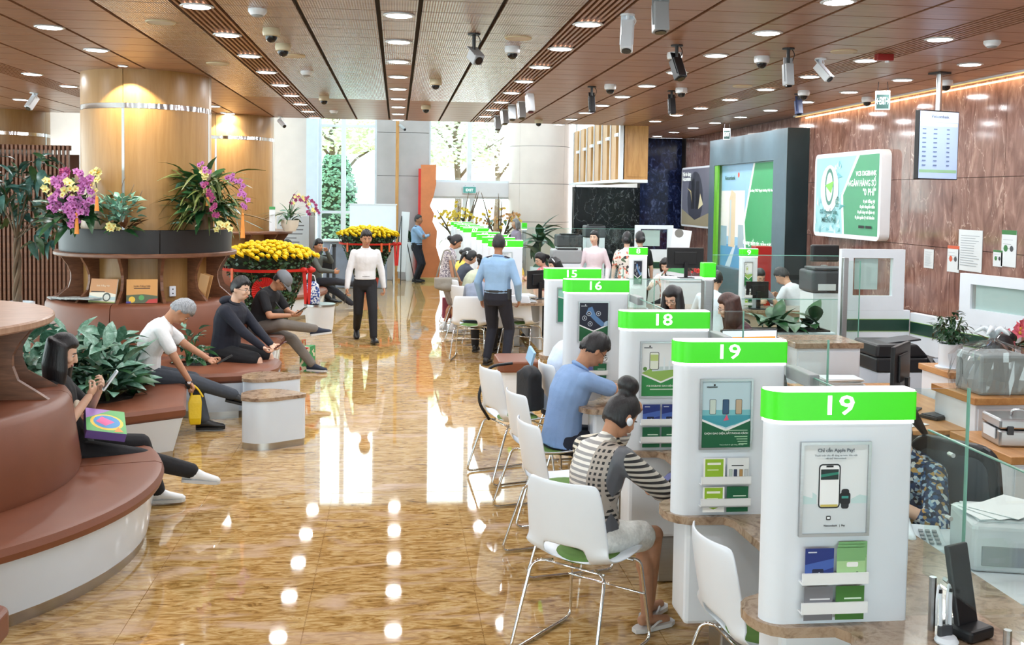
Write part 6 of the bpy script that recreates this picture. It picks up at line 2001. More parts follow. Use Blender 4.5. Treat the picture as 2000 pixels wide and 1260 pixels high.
# desk phone
t = thing('desk_phone', 'white desk telephone with a coiled cord behind the glass', 'telephone', (2.26, 4.12, 0.722), -0.3)
MB().loft([[Vector((x * 0.09, y, z)) for x, y, z in r] for r in ([(-1, -0.1, 0), (1, -0.1, 0), (1, 0.1, 0), (-1, 0.1, 0)], [(-1, -0.1, 0.025), (1, -0.1, 0.025), (1, 0.1, 0.07), (-1, 0.1, 0.07)])]).build('body', WHITE, t, bevel=0.008)
MB().cap((-0.06, -0.08, 0.06), (-0.06, 0.09, 0.095), 0.022, 0.022).build('handset', WHITE, t, smooth=True)
for r_ in range(4):
    for c_ in range(3):
        MB().box((0.0 + 0.028 * c_, -0.06 + 0.03 * r_, 0.041 + 0.0067 * r_), (0.018, 0.016, 0.008), rot=Matrix.Rotation(0.22, 3, 'X')).build('key', GREYP, t)
MB().tube([(-0.06 + 0.012 * math.cos(k * 0.8), -0.1 - 0.0016 * k * (1 if k < 55 else 0) , 0.03 + 0.012 * math.sin(k * 0.8)) for k in range(80)], 0.004, 5).build('coiled_cord', WHITE, t, smooth=True)
# pen stand
t = thing('pen_stand', 'white and grey counter pen stand with two tethered pens', 'pen stand', (1.78, 3.07, 0.782), 0.2)
MB().lathe([(0, 0), (0.036, 0), (0.038, 0.006), (0.03, 0.02), (0, 0.022)], n=24).build('base', WHITE, t, auto=40)
MB().box((0, 0.008, 0.03), (0.052, 0.018, 0.05)).build('socket_block', DARK, t, bevel=0.006)
for s in (-1, 1):
    o = MB().cyl((s * 0.018, 0.008, 0.05), (s * 0.02, 0.012, 0.16), 0.006, n=10).build('pen', WHITE, t, auto=40)
    MB().cyl((s * 0.02, 0.012, 0.16), (s * 0.0202, 0.0125, 0.172), 0.0065, n=10).build('pen_cap', BLACK, o)
    MB().tube(smooth_path([(s * 0.02, 0.012, 0.17), (s * 0.02 - 0.01, 0.01, 0.19), (s * 0.02 - 0.024, 0.0, 0.15), (s * 0.02 - 0.022, 0.0, 0.06)], 0.015), 0.004, 6).build('tether', WHITE, t, smooth=True)
# small black card terminal by the kiosk
t = thing('card_terminal', 'black signature terminal behind the glass of the closest kiosk', 'terminal', (1.88, 3.12, 0.782), 0.4)
MB().box((0, 0, 0.02), (0.12, 0.12, 0.04)).build('foot', BLACK, t, bevel=0.01)
MB().box((0, 0.03, 0.16), (0.1, 0.02, 0.26), rot=Matrix.Rotation(-0.2, 3, 'X')).build('screen_unit', BLACK, t, bevel=0.006)
office_chair('black high-backed office chair at the right beside the printer', 2.93, 4.75, -1.0)
office_chair('black office chair cut off at the bottom right corner', 2.8, 3.3, -0.9)
office_chair('black office chair behind kiosk eighteen', 2.78, 7.0, -1.0)
# equipment around the inner stations
monitor('lit monitor with an orange banner beside the woman with brown hair', (2.9, 8.15, 0.74), 0.1, 0.5, 0.26, [(LB((220, 234, 244), 0.7), rc(0.01, 0.01, 0.49, 0.25)), (LB((240, 150, 40), 0.6), rc(0.02, 0.17, 0.48, 0.2)), (LB((250, 210, 120), 0.6), rc(0.02, 0.14, 0.48, 0.165))])
monitor('black monitor in front of the woman with a headset', (4.72, 13.0, 0.78), PI + 0.1, 0.32, 0.22)
monitor('large black screen behind the first narrow kiosk', (4.2, 14.6, 1.06), PI, 0.55, 0.3)
cabinet('white pedestal under the large black screen', 3.9, 14.4, 4.5, 14.9, 1.06, WHITE, WHITE, group='white cabinets behind the tellers')
p = at(1610, 512, 11.5)
t = thing('wide_screen', 'wide curved black screen beside the white partition window', 'screen', (p.x, 11.5, 0))
pl = [(0.3 * s, z) for s, z in ((-1, 1.42), (1, 1.42), (1, 1.7), (-1, 1.7))]
MB().prism(rrect(-0.17, -0.04, 0.17, 0.04, 0.03), 1.5, 1.7).build('panel', BLACK, t, bevel=0.02)
MB().box((0, 0, 0.73), (0.06, 0.06, 1.46)).build('stand', STEEL, t)
MB().box((0, 0, 0.01), (0.3, 0.25, 0.02)).build('foot', DARK, t)
p = at(1608, 555, 10.9)
t = thing('dot_matrix_printer', 'dark grey passbook printer on a stand by the planter', 'printer', (p.x, 10.9, 0))
MB().box((0, 0, 0.6), (0.38, 0.36, 1.2)).build('stand', WHITE, t)
MB().box((0, 0, 1.33), (0.42, 0.4, 0.24)).build('body', DARK, t, bevel=0.03, seg=3)
MB().box((0, -0.05, 1.47), (0.38, 0.3, 0.03)).build('lid', DARK, t, bevel=0.01)
MB().box((-0.05, -0.213, 1.27), (0.2, 0.008, 0.07)).build('label_plate', ink((206, 210, 214)), t)
# glass and planter in front of the inner stations
p0, p1 = onz(1508, 655, 0.95), onz(1640, 655, 0.95)
t = thing('planter_box', 'glass fronted planter box with dark green leaves before the seated man', 'planter', ((p0.x + p1.x) / 2, 9.75, 0))
MB().box((0, 0, 0.46), (0.95, 0.34, 0.92)).build('box', WHITE, t, bevel=0.01)
MB().box((0, 0, 0.925), (0.87, 0.26, 0.02)).build('soil', SOIL, t)
for k in range(34):
    o = place(LF['agla_d' if k % 3 else 'broad'], 'leaf', t, (RN.uniform(-0.38, 0.38), RN.uniform(-.1, .1), 0.94 + RN.uniform(0, 0.08)))
    o.rotation_euler = (math.radians(RN.uniform(0, 70)), 0, RN.uniform(0, 6.28))
    s = RN.uniform(0.7, 1.05)
    o.scale = (s * 1.1, s, s)
MB().box((0, -0.2, 1.0), (1.0, 0.01, 0.5)).build('glass_front', GLASS, t)
MB().box((0, -0.2, 1.252), (1.0, 0.012, 0.005)).build('glass_edge', GLASS_EDGE, t)
for lab, px0, px1, yt, yy in (('tall glass partition in front of the inner desks', 1392, 1640, 498, 10.4), ('tall glass partition behind kiosk sixteen', 1225, 1372, 545, 10.2), ('long glass partition in front of the black marble wall', 1020, 1240, 445, 18.9)):
    a, b = at(px0, yt, yy), at(px1, yt, yy)
    t = thing('glass_partition', lab, 'glass screen', ((a.x + b.x) / 2, yy, 0), group='glass partitions')
    w_ = (b.x - a.x) / 2
    for s in range(2):
        MB().box2((-w_ + w_ * s + 0.006, -0.006, 0.75), (w_ * s - 0.006, 0.006, a.z)).build('pane', GLASS, t)
    MB().box2((-w_, -0.007, a.z - 0.002), (w_, 0.007, a.z + 0.004)).build('top_edge', GLASS_EDGE, t)
    for s in (-1, 0, 1):
        MB().box2((s * w_ - 0.02, -0.02, 0), (s * w_ + 0.02, 0.02, 0.76)).build('post', STEEL, t)
# steel post with clear fin at the partition
p = at(1648, 600, 9.2)
t = thing('steel_upright', 'square steel upright with a glass fin by the striped partition', 'post', (p.x, 9.2, 0))
MB().box((0, 0, 0.84), (0.05, 0.05, 1.68)).build('shaft', STEEL, t, bevel=0.004)
MB().box((0.09, 0, 1.1), (0.12, 0.01, 1.1)).build('glass_fin', GLASS, t)
MB().box((0.15, 0, 1.1), (0.006, 0.012, 1.1)).build('fin_edge', GLASS_EDGE, t)

# -- striped partitions
def striped(label, a, b, h, win=None, back=False):
    """low partition from a to b (x, y) of height h, with a dark green band; win: (from, to, z0, z1, ztop) frame window on top"""
    va, vb = Vector((a[0], a[1], 0)), Vector((b[0], b[1], 0))
    L = (vb - va).length
    t = thing('striped_partition', label, 'partition', va, math.atan2(vb.y - va.y, vb.x - va.x), 'white partitions with a green band')
    MB().box2((0, 0, 0), (L, 0.06, h)).build('panel', WHITE, t, bevel=0.004)
    MB().box2((0.01, -0.004, h - 0.2), (L - 0.01, 0, h - 0.09)).build('green_band', STRIPE, t)
    MB().box2((0.01, -0.005, h - 0.205), (L - 0.01, 0, h - 0.2)).build('lime_line', LIMEE, t)
    MB().box2((0.01, -0.005, h - 0.09), (L - 0.01, 0, h - 0.085)).build('lime_line', LIMEE, t)
    if win:
        x0, x1, z1, m_ = win
        fr = MB()
        fr.box2((x0, 0, h), (x0 + m_, 0.06, z1)).box2((x1 - m_, 0, h), (x1, 0.06, z1)).box2((x0 + m_, 0, z1 - m_ * 0.7), (x1 - m_, 0.06, z1)).box2((x0 + m_, 0, h), (x1 - m_, 0.06, h + 0.14 if h < 1.2 else h + 0.03))
        fr.build('window_frame', WHITE, t)
        MB().box2((x0 + m_, 0.025, h + 0.03), (x1 - m_, 0.032, z1 - m_ * 0.7)).build('pane', GLASS, t)
        MB().box2((x0 + m_ + 0.03, 0.034, h + (0.03 if back else 0.2)), (x1 - m_ - (0.03 if back else 0.14), 0.04, z1 - 0.09)).build('paper', PAPER, t)
    return t


a, b = at(1645, 606, 9.45), at(1778, 606, 9.45)
striped('white partition with a green band and a framed window left of the wall notices', (a.x - 0.02, 9.45), (b.x, 9.45), a.z, (0.0, b.x - a.x - 0.05, at(1700, 487, 9.45).z, 0.12))
c = at(1872, 630, 8.75)
striped('angled white partition with a green band behind the copier', (b.x, 9.45), (c.x, 8.75), a.z - 0.02)
d2 = at(1985, 650, 8.1)
striped('white partition with a framed window holding a jar at the right edge', (c.x, 8.75), (d2.x, 8.1), c.z + 0.0, (0.0, 0.9, at(1872, 533, 8.75).z, 0.13), True)
t = thing('tissue_jar', 'tall jar of rolled papers on the partition ledge at the right', 'jar', (at(1935, 625, 8.6).x + 0.1, 8.3, a.z - 0.0))
MB().cyl((0, 0, 0), (0, 0, 0.3), 0.05, n=16).build('jar', pm('jar_paper', (206, 200, 188), 0.5, var=0.2, scale=30), t, auto=40)
MB().cyl((0, 0, 0.3), (0, 0, 0.32), 0.053, n=16).build('lid', WHITE, t, auto=40)
t = thing('silk_flowers', 'pink and grey silk flower arrangement at the right edge', 'flowers', (at(1968, 660, 7.4).x, 7.4, 1.05))
MB().cyl((0, 0, -1.05), (0, 0, 0.0), 0.08, 0.1, n=14).build('stand', DARK, t)
leaves(t, 'broad', 14, 0.02, 0.1, 0.06, (0, 70), (0.6, 0.9))
leaves(t, 'bronze', 10, 0.02, 0.1, 0.05, (-20, 60), (0.6, 1.0))
PINKB = petal_mesh(pm('pink_petal', (224, 110, 128), 0.6, var=0.15), pm('gold_lip', (206, 160, 60), 0.6), 0.06)
for k in range(12):
    o = place(PINKB, 'blossom', t, (RN.uniform(-.12, .12), RN.uniform(-.1, 0), RN.uniform(0.05, 0.26)))
    o.rotation_euler = (RN.uniform(-.5, .3), RN.uniform(-.5, .5), RN.uniform(-.7, .7))
# far white partition screen and far equipment behind the glass
a, b = at(1240, 500, 18.2), at(1314, 500, 18.2)
striped('far white partition with a framed window by the two hair buns', (a.x, 18.2), (b.x, 18.2), 1.15, (0.0, b.x - a.x, at(1270, 440, 18.2).z, 0.1))
for lab, px, py, yy, w_ in (('far dark printer on the counter behind the glass', 1110, 470, 19.6, 0.5), ('far pale printer stack behind the glass', 1105, 500, 17.2, 0.5), ('far dark screen beside the black marble wall', 1160, 452, 19.9, 0.4)):
    p = at(px, py, yy)
    t = thing('far_printer', lab, 'printer', (p.x, yy, 0), group='far printers behind the glass')
    MB().box((0, 0, (p.z - 0.12) / 2), (w_ * 0.9, 0.4, p.z - 0.12)).build('stand', WHITE, t)
    MB().box((0, 0, p.z), (w_, 0.4, 0.24)).build('body', DARK if 'dark' in lab else GREYP, t, bevel=0.03)
    MB().box((0, -0.1, p.z + 0.13), (w_ * 0.7, 0.2, 0.02)).build('tray', BLACK, t)
p = at(1055, 470, 20.5)
t = thing('leafy_plant', 'dark drooping plant behind the far glass partition', 'plant', (p.x, 20.5, 0))
MB().lathe([(0, 0), (0.16, 0), (0.2, 0.8), (0, 0.8)], n=16).build('pot', WHITE, t, auto=40)
for k in range(24):
    o = place(LF['agla_d'], 'leaf', t, (0, 0, 1.2 + RN.uniform(-0.3, 0.4)))
    o.rotation_euler = (math.radians(RN.uniform(-50, 60)), 0, RN.uniform(0, 6.28))
    o.scale = (1.3, 1.7, 1.5)
MB().cyl((0, 0, 0.75), (0, 0, 1.6), 0.02, n=6).build('stem', STEM, t)
p = at(1340, 480, 15.6)
t = thing('leaning_brochure', 'tall green and white standee leaning by the dark wall poster', 'standee', (p.x, 16.0, 0), -0.25)
MB().box((0, 0, 1.35), (0.3, 0.02, 0.75), rot=Matrix.Rotation(0.13, 3, 'Y')).build('card', WHITE_MATT, t)
art(t, 'print', Matrix.Rotation(0.13, 4, 'Y') @ face_matrix((-0.15 - 0.17, -0.011, 1.1), (1, 0, 0), (0, 0, 1)), [((90, 170, 110), [(0.0, -.08), (0.3, -.08), (0.3, 0.1), (0, 0.0)]), ((120, 120, 116), disc(0.1, 0.55, 0.07))])
MB().box((0, 0.05, 0.5), (0.28, 0.1, 1.0)).build('stand', DARK, t)
t = thing('round_vase', 'clear vase with red fruit beside the standee', 'vase', (at(1360, 500, 15.4).x, 15.4, 1.02))
MB().lathe([(0, 0), (0.07, 0), (0.1, 0.12), (0.08, 0.24), (0.06, 0.26)], n=18).build('vase', GLASS, t, smooth=True)
for k in range(14):
    MB().ell((RN.uniform(-.05, .05), RN.uniform(-.05, .05), RN.uniform(.04, .2)), (0.02, 0.02, 0.02), None, 8, 6).build('berry', RED, t, smooth=True)
MB().box((0, 0, -0.51), (0.3, 0.3, 1.0)).build('pedestal', WHITE, t)
t = thing('fire_box', 'red fire extinguisher box against the green wall panel', 'fire box', (at(1487, 525, 15.4).x, 15.42, 0))
MB().box((0, 0, 0.75), (0.26, 0.22, 1.5)).build('box', pm('fire_red', (170, 34, 30), 0.35), t, bevel=0.01)
MB().box((0, -0.115, 0.9), (0.2, 0.01, 0.9)).build('door', pm('fire_red', (170, 34, 30), 0.35), t, bevel=0.005)
t = thing('fire_pipe', 'thin red pipe beside the dark wall poster', 'pipe', (6.36, 20.0, 0))
MB().cyl((0, 0, 0), (0, 0, 1.9), 0.05, n=10).build('riser', pm('fire_red', (170, 34, 30), 0.35), t, auto=40)
MB().cyl((0, 0, 1.88), (0, 0, 1.95), 0.07, n=10).build('valve', WHITE, t)
# inner desks for the back stations
for lab, x0, x1, y in (('marble topped inner counter below the seated man in white', 4.3, 6.2, 12.85), ('inner counter behind the narrow kiosk with the navy poster', 2.95, 4.2, 13.0), ('inner counter in front of the standing woman in pale pink', 2.3, 3.6, 15.2)):
    t = thing('inner_counter', lab, 'counter', ((x0 + x1) / 2, y + 0.25, 0), group='inner service counters')
    MB().box((0, 0, 0.37), (x1 - x0 - 0.1, 0.5, 0.74)).build('body', pm('greige_panel', (190, 176, 160), 0.4), t, bevel=0.01)
    MB().box((0, 0, 0.76), (x1 - x0, 0.62, 0.04)).build('worktop', MARBLE_BR, t, bevel=0.006)

monitor('black monitor on the far counter right of the guard', (1.98, 14.25, 0.78), PI + 0.6, 0.4, 0.26)
t = thing('document_tray', 'white letter tray with papers on the far counter right of the guard', 'tray', (1.75, 13.85, 0.782), 0.2)
for k in range(2):
    MB().box((0, 0, 0.01 + 0.07 * k), (0.24, 0.3, 0.008)).build('shelf', WHITE, t)
    MB().box((0, 0, 0.02 + 0.07 * k), (0.2, 0.28, 0.012)).build('papers', PAPER, t)
for sx in (-1, 1):
    for sy in (-1, 1):
        MB().cyl((sx * 0.11, sy * 0.14, 0), (sx * 0.11, sy * 0.14, 0.09), 0.006, n=6).build('post', STEEL, t)
# ================================================================ people
SKIN = {k: pm('skin_%s' % k, c, 0.55, var=0.05, scale=25) for k, c in dict(a=(206, 160, 132), b=(182, 132, 102), c=(222, 182, 158), d=(160, 112, 84)).items()}
HAIR = {k: streak('hair_%s' % k, [(0.3, lo), (0.7, hi)], (30, 30, 4), 4, 3, 0.3, 0.42, space='object', bump=0.6) for k, lo, hi in (('black', (14, 14, 17), (34, 33, 38)), ('grey', (104, 108, 114), (176, 180, 186)), ('brown', (44, 24, 20), (78, 46, 38)), ('salt', (90, 90, 94), (150, 150, 154)))}
EYEW, EYED, LIP = pm('eye_white', (226, 222, 216), 0.3), pm('eye_dark', (26, 18, 14), 0.25), pm('lip', (168, 96, 86), 0.5)


def cloth(name, c, rough=0.85, var=0.06):
    return pm('cloth_' + name, c, rough, var=var, scale=9, bump=0.9, bscale=9)


def ik(a, b, l1, l2, pole):
    a, b = Vector(a), Vector(b)
    d = b - a
    L = min(d.length, (l1 + l2) * 0.995)
    u = d.normalized()
    b = a + u * L
    x = (l1 * l1 - l2 * l2 + L * L) / (2 * L)
    h = math.sqrt(max(0.0, l1 * l1 - x * x))
    p = Vector(pole)
    p = p - u * p.dot(u)
    p = p.normalized() if p.length > 1e-4 else basis(u)[0]
    return a + u * x + p * h, b


def section(c, fwd, up, hw, hd, n=16, pw=0.85):
    r = fwd.cross(up).normalized()
    out = []
    for k in range(n):
        a = 2 * PI * k / n
        ca, sa = math.cos(a), math.sin(a)
        out.append(c + r * (hw * math.copysign(abs(ca) ** pw, ca)) + fwd * (hd * math.copysign(abs(sa) ** pw, sa)))
    return out


def hand_shell(mb, w, d, n, side, curl, k=1.0):
    """palm, four fingers, thumb; n: palm normal, thumb on the inner side"""
    d = d.normalized()
    n = (n - d * n.dot(d)).normalized()
    b = d.cross(n) * side            # towards the thumb
    rot = Matrix((b, d, n)).transposed()
    mb.ell(w + d * 0.048 * k, (0.04 * k, 0.052 * k, 0.016 * k), rot, 10, 6)
    mb.ell(w + d * 0.03 * k + b * 0.02 * k + n * 0.006, (0.02 * k, 0.03 * k, 0.016 * k), rot, 8, 5)
    for i, L in enumerate((0.068, 0.078, 0.072, 0.056)):
        p = w + d * (0.09 - 0.004 * abs(i - 1)) * k + b * (0.03 - 0.0205 * i) * k
        c = curl * (1 + 0.12 * i)
        spread = b * (0.10 - 0.07 * i)
        d1 = (d * math.cos(c) + n * math.sin(c) + spread).normalized()
        d2 = (d * math.cos(2.1 * c) + n * math.sin(2.1 * c) + spread * 0.6).normalized()
        d3 = (d * math.cos(2.9 * c) + n * math.sin(2.9 * c)).normalized()
        q = p + d1 * L * 0.45 * k
        r = q + d2 * L * 0.32 * k
        s = r + d3 * L * 0.25 * k
        mb.cap(p - d * 0.012, q, 0.0092 * k, 0.0084 * k, 7).cap(q, r, 0.0084 * k, 0.0078 * k, 7).cap(r, s, 0.0078 * k, 0.0066 * k, 7)
    p = w + d * 0.028 * k + b * 0.034 * k
    q = p + (d * 0.6 + b * 0.75 + n * 0.25).normalized() * 0.036 * k
    r = q + (d * 0.85 + b * 0.3 + n * (0.25 + 0.4 * curl)).normalized() * 0.03 * k
    mb.cap(p, q, 0.0115 * k, 0.0098 * k, 7).cap(q, r, 0.0098 * k, 0.0078 * k, 7)


def join_mesh(name, meshes, mat):
    vs, fs, sm = [], [], []
    for me in meshes:
        n = len(vs)
        vs += [tuple(v.co) for v in me.vertices]
        fs += [tuple(i + n for i in p.vertices) for p in me.polygons]
        bpy.data.meshes.remove(me)
    out = bpy.data.meshes.new(name)
    out.from_pydata(vs, [], fs)
    out.materials.append(mat)
    out.polygons.foreach_set('use_smooth', [True] * len(out.polygons))
    return out


def person(label, loc, face, H=1.7, sex='m', hip=None, lean=0.0, bend=0.0, side=0.0, twist=0.0, hands=None, elbows=None, palms=None, curl=0.5, feet=None, knees=None, footdir=None,
           head=(0, 0, 0), hair='short', hcol='black', skin='a', top=None, sleeve='short', tuck=True, low=None, leg='long', shoes=None, vox=0.012, fat=1.0, group=None, collar=None, glasses=False, socks=None, barefoot=False, mask=False, hat=None):
    """face: heading in degrees from +X. Local frame: +Y forward, +X to the person's right, Z up."""
    k = H / 1.70
    t = thing('person', label, 'person', (loc[0], loc[1], 0), math.radians(face - 90), group)
    V = Vector
    hipz = (0.9 * k) if hip is None else hip
    P = V((0, 0, hipz))
    R1 = Matrix.Rotation(-lean, 3, 'X') @ Matrix.Rotation(side, 3, 'Y')
    R2 = Matrix.Rotation(twist, 3, 'Z') @ Matrix.Rotation(-(lean + bend), 3, 'X') @ Matrix.Rotation(side * 1.4, 3, 'Y')
    u1, f1 = R1 @ V((0, 0, 1)), R1 @ V((0, 1, 0))
    u2, f2, r2 = R2 @ V((0, 0, 1)), R2 @ V((0, 1, 0)), R2 @ V((1, 0, 0))
    W = P + u1 * 0.2 * k
    C = W + (u1 + u2).normalized() * 0.13 * k
    N = C + u2 * 0.19 * k
    male = sex == 'm'
    sw = (0.168 if male else 0.15) * k
    um = (u1 + u2).normalized()
    fm = (f1 + f2).normalized()
    secs = [(P - u1 * 0.1 * k, f1, u1, 0.12, 0.095), (P - u1 * 0.02 * k, f1, u1, 0.165, 0.118), (P + u1 * 0.1 * k, f1, u1, 0.15 if male else 0.14, 0.108), (W, um, um, 0.145 if male else 0.125, 0.102), (C, fm, um, 0.168 if male else 0.15, 0.115), (C + u2 * 0.09 * k, f2, u2, 0.178 if male else 0.158, 0.108), (N - u2 * 0.04 * k, f2, u2, 0.162 if male else 0.142, 0.085), (N, f2, u2, 0.07, 0.06)]
    Fm = [f1, f1, f1, fm, fm, f2, f2, f2]
    Um = [u1, u1, u1, um, um, u2, u2, u2]

    def torso(mb, ease, lo=0, hi=8, drop=0.0):
        rings = []
        for i in range(lo, hi):
            c, _, _, hw, hd = secs[i]
            rings.append(section(c - (Um[i] * drop if i == lo else V()), Fm[i], Um[i], (hw * fat + ease) * k, (hd * (0.4 + 0.6 * fat if fat < 1 else fat * 1.05) + ease) * k))
        mb.loft(rings)
    # joints
    sh = {s: N - u2 * 0.068 * k + r2 * (s * sw) for s in (-1, 1)}
    hp = {s: P + V((s * 0.088 * k, 0, -0.01)) for s in (-1, 1)}
    hands = hands or (V((-0.24, 0.05, hipz - 0.1)), V((0.24, 0.05, hipz - 0.1)))
    elbows = elbows or ((-0.6, -0.5, -0.5), (0.6, -0.5, -0.5))
    palms = palms or ((1, 0, 0), (-1, 0, 0))
    feet = feet or ((-0.1, 0.0, 0.09), (0.1, 0.0, 0.09))
    knees = knees or ((-0.05, 1, 0.1), (0.05, 1, 0.1))
    footdir = footdir or ((-0.15, 1, 0), (0.15, 1, 0))
    el, wr, kn, an = {}, {}, {}, {}
    for i, s in enumerate((-1, 1)):
        el[s], wr[s] = ik(sh[s], hands[i], 0.285 * k, 0.25 * k, elbows[i])
        kn[s], an[s] = ik(hp[s], feet[i], 0.43 * k, 0.41 * k, knees[i])
    # head frame
    Rh = R2 @ Matrix.Rotation(head[1], 3, 'Z') @ Matrix.Rotation(-head[0], 3, 'X') @ Matrix.Rotation(head[2], 3, 'Y')
    Hc = N + (u2 * 0.5 + Rh @ V((0, 0, 0.5))).normalized() * 0.175 * k + (Rh @ V((0, 0.02, 0))) * k
    hl = lambda x, y, z: Hc + Rh @ (V((x, y, z)) * k)
    # --- skin body
    mb = MB()
    torso(mb, -0.012)
    mb.cap(N - u2 * 0.05 * k, Hc - Rh @ V((0, 0.02, 0.05)) * k, 0.056 * k * (1 if male else 0.88), 0.05 * k * (1 if male else 0.88))
    mb.ell(Hc, (0.076 * k, 0.096 * k, 0.112 * k), Rh, 18, 12)
    mb.ell(hl(0, 0.03, -0.062), (0.054 * k, 0.066 * k, 0.062 * k), Rh, 14, 8)
    mb.cap(hl(0, 0.094, 0.012), hl(0, 0.112, -0.03), 0.009 * k, 0.0155 * k, 8)
    mb.ell(hl(0, 0.088, -0.066), (0.026 * k, 0.016 * k, 0.02 * k), Rh, 8, 5)
    for s in (-1, 1):
        mb.ell(hl(s * 0.079, -0.008, -0.015), (0.011 * k, 0.021 * k, 0.033 * k), Rh, 8, 6)
        mb.ell(hl(s * 0.036, 0.07, -0.028), (0.026 * k, 0.028 * k, 0.026 * k), Rh, 8, 5)
        mb.cap(sh[s], el[s], 0.05 * k * fat, 0.039 * k, 10).cap(el[s], wr[s], 0.039 * k, 0.026 * k, 10)
        mb.cap(hp[s], kn[s], 0.082 * k * fat, 0.052 * k, 12).cap(kn[s], an[s], 0.05 * k, 0.034 * k, 10)
        if leg != 'long' or barefoot:
            mb.ell(kn[s].lerp(an[s], 0.3) - (R1 @ V((0, 0.012, 0))) * k, (0.052 * k, 0.055 * k, 0.1 * k), basis(an[s] - kn[s])[2].to_track_quat('Z', 'Y').to_matrix(), 10, 8)
        if barefoot:
            fd = V(footdir[0 if s < 0 else 1]).normalized()
            mb.cap(an[s] + V((0, 0, -0.03)) - fd * 0.03, an[s] + fd * 0.13 + V((0, 0, -0.055)), 0.03 * k, 0.026 * k, 9)
    parts = [remesh(mb, vox, 'body', SKIN[skin], 2)]
    mbh_ = MB()
    for i, s in enumerate((-1, 1)):
        hand_shell(mbh_, wr[s], (wr[s] - el[s]), V(palms[i]), s, curl if not isinstance(curl, tuple) else curl[i], k * (1.0 if male else 0.92))
    parts.append(remesh(mbh_, 0.0048 if vox < 0.011 else 0.007, 'hands', SKIN[skin], 1))
    body = place(join_mesh('body', parts, SKIN[skin]), 'body', t)
    # --- face
    for s in (-1, 1):
        o = MB().ell(hl(s * 0.031, 0.0835, 0.002), (0.0135 * k, 0.007 * k, 0.0065 * k), Rh, 8, 6).build('eye', EYEW, t, smooth=True)
        MB().ell(hl(s * 0.031, 0.0885, 0.002), (0.006 * k, 0.0035 * k, 0.006 * k), Rh, 8, 6).build('iris', EYED, o, smooth=True)
        MB().cap(hl(s * 0.018, 0.094, 0.024), hl(s * 0.05, 0.082, 0.019), 0.0042 * k, 0.003 * k, 6).build('eyebrow', HAIR[hcol if hcol != 'grey' else 'salt'], t, smooth=True)
    if mask:
        MB().ell(hl(0, 0.055, -0.055), (0.06 * k, 0.06 * k, 0.05 * k), Rh, 14, 10).build('face_mask', WHITE_MATT, t, smooth=True)
    else:
        MB().ell(hl(0, 0.1, -0.066), (0.022 * k, 0.008 * k, 0.0075 * k), Rh, 10, 6).build('mouth', LIP, t, smooth=True)
    if glasses:
        g = MB()
        for s in (-1, 1):
            g.tube([hl(s * 0.032 + 0.024 * math.cos(a), 0.104, -0.002 + 0.018 * math.sin(a)) for a in [2 * PI * q / 14 for q in range(14)]], 0.0018, 5, closed=True)
            g.tube([hl(s * 0.056, 0.102, 0.0), hl(s * 0.084, 0.03, 0.0), hl(s * 0.086, -0.02, -0.005)], 0.0018, 5)
        g.tube([hl(-0.009, 0.106, 0), hl(0.009, 0.106, 0)], 0.0018, 5)
        tag(g.build('glasses', BLACK, t), kind='stuff')
    # --- hair
    hm = HAIR[hcol]
    mb = MB()
    rings = []
    nu, nv = 44, 26
    for i in range(nv + 1):
        e = -PI / 2 + PI * (i + 0.1) / (nv + 0.2)
        ring = []
        for j in range(nu):
            a = 2 * PI * j / nu
            d = V((math.cos(e) * math.cos(a), math.cos(e) * math.sin(a), math.sin(e)))
            yn, z = d.y, d.z
            if hair in ('short', 'crop'):
                line = 0.5 if yn > 0.62 else (-0.05 + 0.55 * (yn - 0.1) / 0.52 if yn > 0.1 else (-0.05 - 0.45 * min(1, (0.1 - yn) / 0.5)))
            else:
                line = 0.52 if yn > 0.6 else (-0.1 + 0.62 * (yn - 0.15) / 0.45 if yn > 0.15 else -0.7)
            line += (0.05 * math.sin(11 * a + 1) + 0.04 * math.sin(23 * a)) * (1 if hair == 'short' else 0.4)
            q = max(0.0, min(1.0, (z - line) / 0.07 + 0.5))
            q = q * q * (3 - 2 * q)
            th = (0.06 if hair == 'crop' else 0.12) + 0.07 * max(0, z) + (0.025 * math.sin(9 * a + 5 * e) + 0.02 * math.sin(21 * a - 9 * e) + RN.uniform(-0.025, 0.025)) * (1 if hair == 'short' else 0.35)
            rr_ = 0.9 + q * (0.1 + th)
            ring.append(hl(0.078 * rr_ * d.x, 0.098 * rr_ * d.y, 0.114 * rr_ * d.z))
        rings.append(ring)
    mb.loft(rings)
    if hair == 'long':
        for j in range(15):
            a = math.radians(170 + 200 * j / 14)
            p0, p1 = hl(0.078 * math.cos(a), 0.085 * math.sin(a) - 0.008, 0.045), hl(0.11 * math.cos(a), 0.095 * math.sin(a) - 0.03, -0.13)
            p1 = p0 - V((0, 0, 0.15 * k)) + (p1 - p0) * 0.1 + (p0 - Hc) * 0.12
            p2 = p1 - V((0, 0, 0.15 * k)) - f2 * 0.01 * k
            mb.cap(p0, p1, 0.03 * k, 0.042 * k, 8).cap(p1, p2, 0.042 * k, 0.026 * k, 8)
    elif hair == 'bob':
        for j in range(13):
            a = math.radians(165 + 210 * j / 12)
            p0, p1 = hl(0.082 * math.cos(a), 0.09 * math.sin(a) - 0.005, 0.03), hl(0.09 * math.cos(a), 0.09 * math.sin(a) - 0.01, -0.12)
            mb.cap(p0, p1, 0.03 * k, 0.028 * k, 8)
    elif hair == 'bun':
        mb.ell(hl(0, -0.07, 0.15), (0.066 * k, 0.066 * k, 0.055 * k), Rh, 14, 10).cap(hl(0, -0.04, 0.08), hl(0, -0.06, 0.12), 0.05 * k, 0.045 * k)
    elif hair == 'lowbun':
